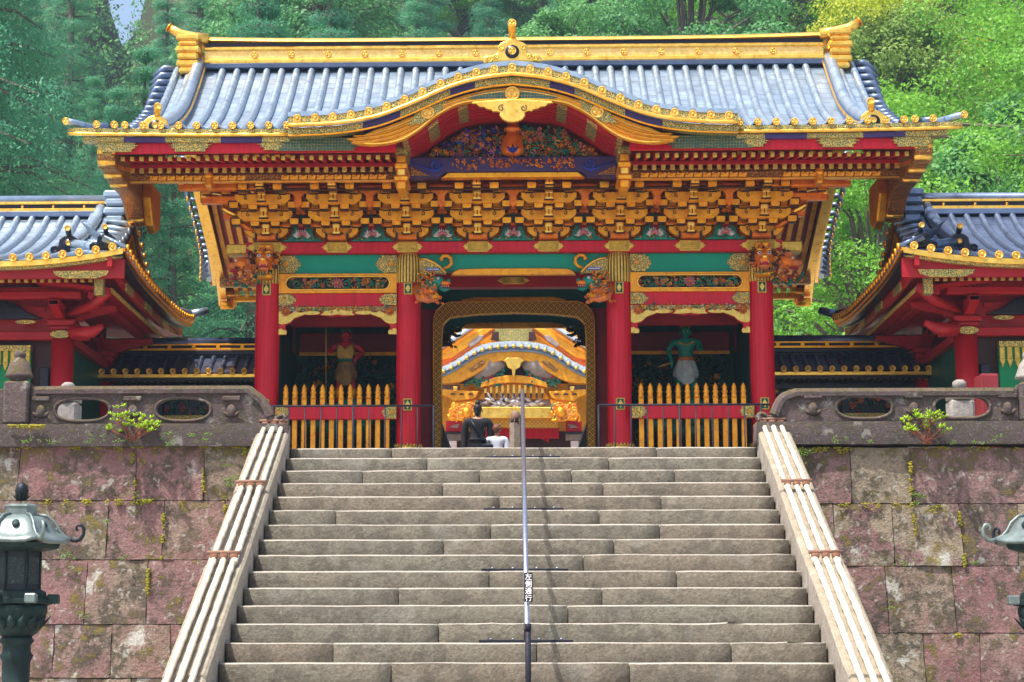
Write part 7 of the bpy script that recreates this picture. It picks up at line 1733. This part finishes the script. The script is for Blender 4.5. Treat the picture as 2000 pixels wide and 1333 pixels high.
# guardians in the side bays
for sd, colr, px, lab in ((-1, lacquer('guardian_red', (.55, .008, .02), .4, .2, sc=6), 675, 'red skinned guardian statue with spear and gilt armour in the left bay'), (1, lacquer('guardian_green', (.0, .26, .19), .4, .2, sc=6), 1341, 'green skinned bare chested guardian statue with pale kilt in the right bay')):
    Y = 29.5; f = at(px, 788, Y); zf = f.z; H = at(px, 640 if sd > 0 else 648, Y).z - zf; x = f.x
    t = thing('guardian_statue', (x, Y, GZ), lab, 'statue', 'guardian statues')
    arms = (((.20, .02, .72), (.26, -.10, .73)), ((.24, .02, .70), (.13, -.10, .60))) if sd < 0 else (((.23, .03, .70), (.19, -.06, .54)), ((.21, .0, .70), (.15, -.12, .76)))
    figure(t, x, Y, zf, H, (colr, None, None), arms, stance=.11, face=-1, build_=1.45)
    h = lambda q_: zf + H * q_
    mb = MB(); fy = Y - H * .05                      # broad scowling face
    mb.blob((x, Y - H * .01, h(.935)), (H * .068, H * .06, H * .075), 0, 14, 9); mb.blob((x, fy - H * .02, h(.915)), (H * .018, H * .02, H * .016), 0, 8, 5); mb.blob((x, fy + H * .01, h(.872)), (H * .045, H * .04, H * .03), 0, 10, 6)
    for k in (-1, 1):
        mb.blob((x + k * H * .034, fy - H * .004, h(.912)), (H * .018, H * .014, H * .014), 0, 8, 5); mb.tube([(x + k * H * .008, fy - H * .016, h(.948)), (x + k * H * .035, fy - H * .012, h(.972)), (x + k * H * .056, fy + H * .01, h(.965))], [H * .008, H * .011, H * .005], 6)
        mb.blob((x + k * H * .072, Y, h(.93)), (H * .01, H * .02, H * .03), 0, 8, 5)
    mb.build('face_relief', colr, t)
    for k in (-1, 1): MB().blob((x + k * H * .028, fy - H * .014, h(.938)), (H * .011, H * .006, H * .008), 0, 8, 5).build('eye', CAP, t)
    MB().blob((x, fy - H * .012, h(.885)), (H * .022, H * .008, H * .007), 0, 8, 5).build('mouth', WHITE, t)
    mb = MB()
    for k in (-1, 1): mb.tube([(x + k * H * .012, Y - H * .06, h(.955)), (x + k * H * .035, Y - H * .06, h(.965))], [H * .006, H * .004], 5)
    mb.build('brow', BLACK, t)
    mb = MB()
    for i in range(9): a = R(20 + 140 * i / 8); mb.petal((x + H * .045 * math.cos(a), Y, h(.97)), (math.cos(a) * .4, 0, 1), (0, -1, 0), H * .09, H * .025, .004)
    mb.build('crown', LEAFG if sd < 0 else ORNG, t)
    if sd < 0:
        shape('breastplate', [[(x - H * .10, h(.60)), (x + H * .10, h(.60)), (x + H * .125, h(.70)), (x + H * .10, h(.80)), (x + H * .045, h(.79)), (x, h(.74)), (x - H * .045, h(.79)), (x - H * .10, h(.80)), (x - H * .125, h(.70))]], Y - H * .115, Y - H * .06, goldmat('tarnished_armour', (.50, .30, .05), (.22, .12, .03), .45, .7, 12), t, 'xz', .01)
        MB().lathe([(H * .115, h(.57)), (H * .122, h(.60)), (H * .105, h(.63))], x, Y, 16).build('belt', TEAL, t)
        mb = MB()
        for k in (-1, 1): mb.blob((x + k * H * .13, Y, h(.81)), (H * .06, H * .06, H * .035), 0, 10, 6)
        mb.build('shoulder_guards', DGREEN, t)
    else:
        mb = MB()
        for i in range(15): a = R(180 + 180 * i / 14); mb.blob((x + H * .09 * math.cos(a), Y - H * .085, h(.80) + H * .035 * math.sin(a)), H * .012, 0, 7, 5)
        mb.build('necklace', GOLDB, t)
        MB().lathe([(H * .105, h(.555)), (H * .12, h(.575)), (H * .11, h(.60))], x, Y, 16).build('belt', ORNG, t)
    KM = goldmat('worn_skirt_gilt', (.45, .25, .06), (.20, .09, .05), .6, .4, 14) if sd < 0 else lacquer('pale_kilt', (.50, .56, .54), .7, .3, sc=12); mb = MB(); n = 28; vs = []
    for (r_, z_) in ((.10, .57), (.125, .52), (.15, .45), (.165, .38), (.15, .34)):
        for j in range(n): a = 2 * math.pi * j / n; fold = 1 + .09 * math.sin(a * 9 + z_ * 12); dz = -.10 * max(0, -math.sin(a)) ** 3 * (.57 - z_) / .2; vs.append((x + H * r_ * fold * math.cos(a), Y + H * r_ * fold * math.sin(a) * .75, h(z_ + dz)))
    mb.add(vs, [(i * n + j, i * n + (j + 1) % n, (i + 1) * n + (j + 1) % n, (i + 1) * n + j) for i in range(4) for j in range(n)], 0, True); mb.build('kilt', KM, t)
    for k in (-1, 1): MB().lathe([(H * .042, h(.06)), (H * .05, h(.16)), (H * .045, h(.20))], x + k * H * .105, Y, 10).build('greave', OCHRE if sd < 0 else TEAL, t)
    if sd < 0: MB().tube([(x - H * .26, Y - H * .12, zf - .02), (x - H * .27, Y - H * .12, h(.95)), (x - H * .27, Y - H * .12, h(1.08))], [.009, .009, .003], 6).build('spear', CAP, t)
    else: MB().tube([(x - H * .20, Y - H * .08, h(.52)), (x - H * .38, Y - H * .12, h(.46))], [.018, .01], 7).build('club', CAP, t)
    mb = MB(); q = random.Random(3)
    for i in range(22): mb.blob((x + q.uniform(-.42, .42), Y + q.uniform(-.25, .25), zf - q.uniform(.05, .5)), (q.uniform(.09, .2), q.uniform(.1, .2), q.uniform(.06, .13)), 0, 7, 5)
    mb.box(x - .35, x + .35, Y - .22, Y + .22, zf - .16, zf - .015, .05); mb.build('rock_base', TEAL, t)
    MB().box(x - .65, x + .65, Y - .4, Y + .4, GZ, GZ + .55, .03).build('plinth', lacquer('slate_plinth', (.10, .11, .16), .6, .2) if sd < 0 else bpy.data.materials['slate_plinth'], t)
# ================================================================ HILLSIDE AND TREES
import numpy as np
def hill_z(x, y):
    if y < 58: return TERR - .3
    a = x / y
    s_ = .60 * (1 - .27 * math.exp(-((a + .197) / .018) ** 2))
    return TERR - .3 + max(0, y - 58) * s_ + noise.noise(Vector((x * .03, y * .03, 1))) * 3 * min(1, (y - 58) / 20)
mb = MB(); mb.grid(lambda u, w: (lambda x, y: (x, y, hill_z(x, y)))((-1 + 2 * u) * (40 + 110 * w), 56 + 130 * w), 220, 50)
mb.build('hill', SOIL, None, (0, 60, 0), 'structure')
CED = leafmat('cedar_foliage', (.05, .26, .17), (.15, .46, .20), .6, .45)
GRN = leafmat('fresh_green_foliage', (.09, .32, .03), (.28, .56, .05), .55, .45)
MIDG = leafmat('hillside_foliage', (.06, .27, .11), (.20, .44, .11), .6, .45)
YEL = leafmat('yellow_green_foliage', (.28, .46, .02), (.55, .56, .03), .55, .45)
OLV = leafmat('olive_foliage', (.14, .30, .05), (.32, .42, .08), .6, .4)
BARK = stonemat('tree_bark', (.10, .065, .045), (.16, .12, .10), .4, .2, 0, 1.5)
def leafmesh(name, clumps, per, size, droop, seed, mat, asp=.55):
    """leaf-sized faces spread through ellipsoid clumps: clumps = rows of x,y,z,rx,ry,rz"""
    g = np.random.default_rng(seed); C_ = np.array(clumps); n = len(C_) * per; idx = np.repeat(np.arange(len(C_)), per)
    d = g.normal(size=(n, 3)); d /= np.linalg.norm(d, axis=1)[:, None]; r = g.uniform(.25, 1, n) ** .45
    P = C_[idx, :3] + d * C_[idx, 3:6] * r[:, None]
    nr = d * .8 + g.normal(size=(n, 3)) * .55 + np.array([0, 0, .35]); nr /= np.linalg.norm(nr, axis=1)[:, None]
    t = np.cross(nr, g.normal(size=(n, 3))); t[:, 2] -= droop; t -= nr * (t * nr).sum(1)[:, None]; t /= np.linalg.norm(t, axis=1)[:, None]
    b = np.cross(nr, t); s_ = size * g.uniform(.6, 1.35, n)[:, None]
    V = np.stack([P - t * s_ * .5, P + b * s_ * asp * .5, P + t * s_ * .5 + nr * s_ * .08, P - b * s_ * asp * .5], 1).reshape(-1, 3)
    me = bpy.data.meshes.new(name); me.vertices.add(4 * n); me.loops.add(4 * n); me.polygons.add(n)
    me.vertices.foreach_set('co', V.astype(np.float32).ravel()); me.loops.foreach_set('vertex_index', np.arange(4 * n, dtype=np.int32)); me.polygons.foreach_set('loop_start', np.arange(0, 4 * n, 4, dtype=np.int32)); me.polygons.foreach_set('loop_total', np.full(n, 4, dtype=np.int32))
    me.materials.append(mat); me.update(calc_edges=True); return me
def cedar(seed, H=22.0, per=250, size=.10, mat=CED, name='cedar_tree', cone=1.0):
    q = random.Random(seed); cl = []; tr = MB(); tr.tube([(0, 0, -.5), (.05, 0, H * .5), (0, .05, H * .97)], [H * .018, H * .012, .03], 9)
    z = H * .16
    while z < H:
        f = (z - H * .16) / (H * .84); R_ = (.17 * H * cone) * (1 - f) ** .75 * q.uniform(.8, 1.15) + .25; nb = int(5 + 6 * (1 - f))
        for k in range(nb):
            a = q.random() * 6.28; rr = R_ * q.uniform(.45, 1); ex, ey = math.cos(a) * rr, math.sin(a) * rr; dz = -.18 * rr
            tr.tube([(0, 0, z), (ex * .6, ey * .6, z + dz * .3 + .15), (ex, ey, z + dz)], [.07, .04, .015], 4)
            for m_ in range(2):
                t = 1 - .38 * m_; s_ = q.uniform(.55, .95) * (.7 + .5 * (1 - f)); cl.append((ex * t, ey * t, z + dz * t + q.uniform(-.1, .1), s_, s_, s_ * .62))
        z += H * .042 * q.uniform(.8, 1.2)
    return leafmesh('crown', cl, per, size, .8, seed, mat, .38), tr
def broad(seed, H=13.0, W_r=4.6, per=430, size=.125, mat=GRN, base=.30, flat=.6):
    q = random.Random(seed); cl = []; tr = MB(); bx, by = q.uniform(-.5, .5), q.uniform(-.5, .5)
    tr.tube([(0, 0, -.8), (bx * .5, by * .5, H * .3), (bx, by, H * .6)], [H * .022, H * .017, H * .010], 8)
    n = 105
    for i in range(n):
        a = q.random() * 6.28; f = q.random(); z = H * (base + (1 - base) * f); env = math.sin(math.pi * min(1, .18 + .80 * f)) ** .7
        rr = W_r * env * q.uniform(.35, 1.0); ex, ey = bx + math.cos(a) * rr, by + math.sin(a) * rr
        tr.tube([(bx * .7, by * .7, min(z * .7, H * .55)), (bx + (ex - bx) * .55, by + (ey - by) * .55, z - .5), (ex, ey, z)], [.10, .05, .015], 4)
        s_ = q.uniform(.5, 1.1) * W_r / 4.6; cl.append((ex, ey, z, s_ * 1.15, s_ * 1.15, s_ * flat))
    return leafmesh('crown', cl, per, size, .1, seed, mat, .6), tr
KINDS = {'cedar': [cedar(3), cedar(9, 22, 250, .10, CED, cone=.85)], 'green': [broad(5), broad(12, 12, 4.2)], 'biggreen': [broad(61, 20, 7.0, 640, .13, GRN)], 'mid': [broad(21, 12, 4.4, 380, .15, MIDG), broad(27, 13, 4.0, 380, .15, MIDG, .2, .75)], 'yellow': [broad(33, 12, 4.6, 400, .125, YEL)], 'olive': [broad(41, 11, 4.4, 380, .135, OLV)]}
PR = {}
for kn, L_ in KINDS.items():
    for i, (cm_, tr) in enumerate(L_):
        me = bpy.data.meshes.new('trunk'); me.from_pydata([tuple(v_) for v_ in tr.v], [], tr.f); me.materials.append(BARK); me.update(); PR[kn, i] = (cm_, me)
NAME = {'biggreen': 'broadleaf_tree', 'cedar': 'cedar_tree', 'green': 'broadleaf_tree', 'mid': 'broadleaf_tree', 'yellow': 'broadleaf_tree', 'olive': 'broadleaf_tree'}
def plant(kn, x, y, sc, lab, grp, z=None, rz_=None, sz=1.0):
    if kn == 'green' and sc > 1.2: kn = 'biggreen'; sc /= 1.54
    i = q5.randrange(len(KINDS[kn])); cm_, tm = PR[kn, i]; z = hill_z(x, y) if z is None else z
    t = thing(NAME[kn], (x, y, z), lab, 'tree', grp); t.rotation_euler = (0, 0, q5.random() * 6.28 if rz_ is None else rz_); t.scale = (sc, sc, sc * sz)
    for nm, me in (('crown', cm_), ('trunk', tm)): o = bpy.data.objects.new(nm, me); COL.objects.link(o); o.parent = t
q5 = random.Random(17)
HT = {'cedar': 22, 'green': 13, 'mid': 12.5, 'yellow': 12, 'olive': 11}
def shows(x, y, z, H):
    px = 1012 + 4017 * x / y; top = 1300 - 4017 * (z + H - 1.6) / y; bot = 1300 - 4017 * (z + H * .15 - 1.6) / y; w = 4017 * H * .4 / y
    return bot > -40 and px + w > -20 and px - w < 2020 and not (400 < px < 1600 and top > 55) and not ((px < 60 or px > 1940) and top > 360)
ORD = ['first', 'second', 'third', 'fourth', 'fifth', 'sixth', 'seventh', 'eighth', 'ninth', 'tenth', 'eleventh', 'twelfth']
# near trees, left (dark cedars) and right (fresh green)
near = [('cedar', -13.6, 44, 1.15), ('cedar', -12.9, 47, 1.02), ('cedar', -15.5, 50, 1.3), ('cedar', -14.9, 54, 1.25), ('cedar', -9.4, 55, .60), ('cedar', -7.4, 57, .82), ('cedar', -11.6, 62, .72), ('cedar', -17.2, 58, 1.4), ('cedar', -5.6, 60, .8),
        ('green', 15.8, 45, 1.25), ('green', 17.6, 54, 1.75), ('mid', 12.9, 56, .95), ('green', 9.8, 55, .85), ('mid', 7.6, 57, .85), ('green', 11.4, 63, 1.0), ('olive', 14.6, 65, .95), ('yellow', 13.6, 74, 1.1), ('yellow', 9.0, 66, .9), ('green', 18.5, 66, 1.6)]
LABN = {'cedar': 'dark blue green cedar among the tall ones behind the left pavilion', 'green': 'bright fresh green broadleaf tree behind the right pavilion', 'yellow': 'yellow tinged tree among the greens behind the right pavilion', 'olive': 'dusty green tree among the greens behind the right pavilion', 'mid': 'mid green tree between the gate and the right pavilion'}
WORD = {'cedar': 'tall dark blue green cedar', 'green': 'bright fresh green broadleaf tree', 'yellow': 'yellow tinged broadleaf tree', 'olive': 'dusty green broadleaf tree', 'mid': 'mid green broadleaf tree'}
near = sorted([n_ for n_ in near if shows(n_[1], n_[2], hill_z(n_[1], n_[2]), HT[n_[0]] * n_[3])], key=lambda n_: n_[1] / n_[2])
for side in (-1, 1):
    ns = [n_ for n_ in near if n_[1] * side > 0]
    for i, (kn, x, y, sc) in enumerate(ns): plant(kn, x, y, sc, '%s, %s from the left behind the %s pavilion' % (WORD[kn], ORD[i], 'left' if side < 0 else 'right'), 'near trees behind the %s pavilion' % ('left' if side < 0 else 'right'), TERR - .2 if y < 58 else None)
LABF = {'cedar': 'dark conifer on the forested hillside above the roof', 'green': 'fresh green tree on the forested hillside above the roof', 'mid': 'mid green tree on the forested hillside above the roof', 'yellow': 'yellow green tree on the forested hillside above the roof', 'olive': 'dusty green tree on the forested hillside above the roof'}
far = []
for Y in (67, 75, 84, 94, 105, 118, 132, 148, 166):
    hw_ = .27 * Y + 4; sp = 4.6 + Y * .018; x = -hw_ + q5.uniform(0, 3)
    while x < hw_:
        a = x / Y; r_ = q5.random()
        if a < -.13: kn = 'cedar' if r_ < .75 else 'mid'
        elif a < .12: kn = 'mid' if r_ < .60 else ('cedar' if r_ < .82 else ('green' if r_ < .95 else 'olive'))
        else: kn = 'green' if r_ < .5 else ('mid' if r_ < .72 else ('yellow' if r_ < .86 else 'olive'))
        sc = q5.uniform(.75, 1.05) * (.55 if kn == 'cedar' else 1.0) * (1 + Y / 500)
        if abs(a + .194) < .034 and Y > 100: x += sp; continue
        yy = Y + q5.uniform(-3, 3)
        if shows(x, yy, hill_z(x, yy), HT[kn] * sc): far.append((kn, x, yy, sc))
        x += sp * q5.uniform(.75, 1.25)
ZN = [(-9, -.168, 'beyond the left roof end'), (-.168, -.06, 'above the left golden ridge'), (-.06, .05, 'above the central gilt crest'), (.05, .155, 'above the right golden ridge'), (.155, 9, 'beyond the right roof end')]
cnt = {}
for kn, x, y, sc in sorted(far, key=lambda n_: n_[1] / n_[2]):
    zn = [z_[2] for z_ in ZN if z_[0] <= x / y < z_[1]][0]; band = 'low' if y < 88 else ('midway' if y < 125 else 'high')
    k_ = (kn, zn, band); cnt[k_] = cnt.get(k_, 0) + 1
    plant(kn, x, y, sc, '%s %s tree %s on the slope %s' % (ORD[min(cnt[k_], 12) - 1], {'cedar': 'dark conifer', 'green': 'fresh green', 'mid': 'mid green', 'yellow': 'yellow green', 'olive': 'dusty green'}[kn], band, zn), 'trees on the hillside')
# undergrowth that covers the slope
def under():
    g = random.Random(4); cl = []
    for _ in range(2200):
        y = 57 + 120 * g.random() ** 1.3; x = g.uniform(-.29, .29) * y; s_ = g.uniform(.8, 1.8) * (1 + y / 300); cl.append((x, y - 60, hill_z(x, y) + .4, s_, s_, s_ * .7))
    me = leafmesh('undergrowth', cl, 80, .32, 0, 6, MIDG, .6); o = bpy.data.objects.new('undergrowth', me); COL.objects.link(o); o.location = (0, 60, 0); o['kind'] = 'stuff'
under()
# ================================================================ AIR
HZ = bpy.data.materials.new('haze'); HZ.use_nodes = True; t_ = HZ.node_tree; t_.nodes.remove(t_.nodes['Principled BSDF'])
pv = t_.nodes.new('ShaderNodeVolumePrincipled'); pv.inputs['Color'].default_value = (.58, .80, 1, 1); pv.inputs['Density'].default_value = .0006; pv.inputs['Anisotropy'].default_value = .2
t_.links.new(pv.outputs[0], t_.nodes['Material Output'].inputs['Volume'])
MB().box(-170, 170, -12, 200, -1, 112).build('haze', HZ, None, (0, 90, -1), 'stuff')

for o in bpy.data.objects:
    if o.name.split('.')[0] in ('peony_carving', 'wave_pattern', 'flower_panel', 'valance_carving', 'foliage_relief', 'carved_frieze', 'lotus', 'feather_relief', 'crane_carving', 'dragon_carving', 'shoe_crown', 'lotus_seat', 'lotus_petals'): o['kind'] = 'stuff'
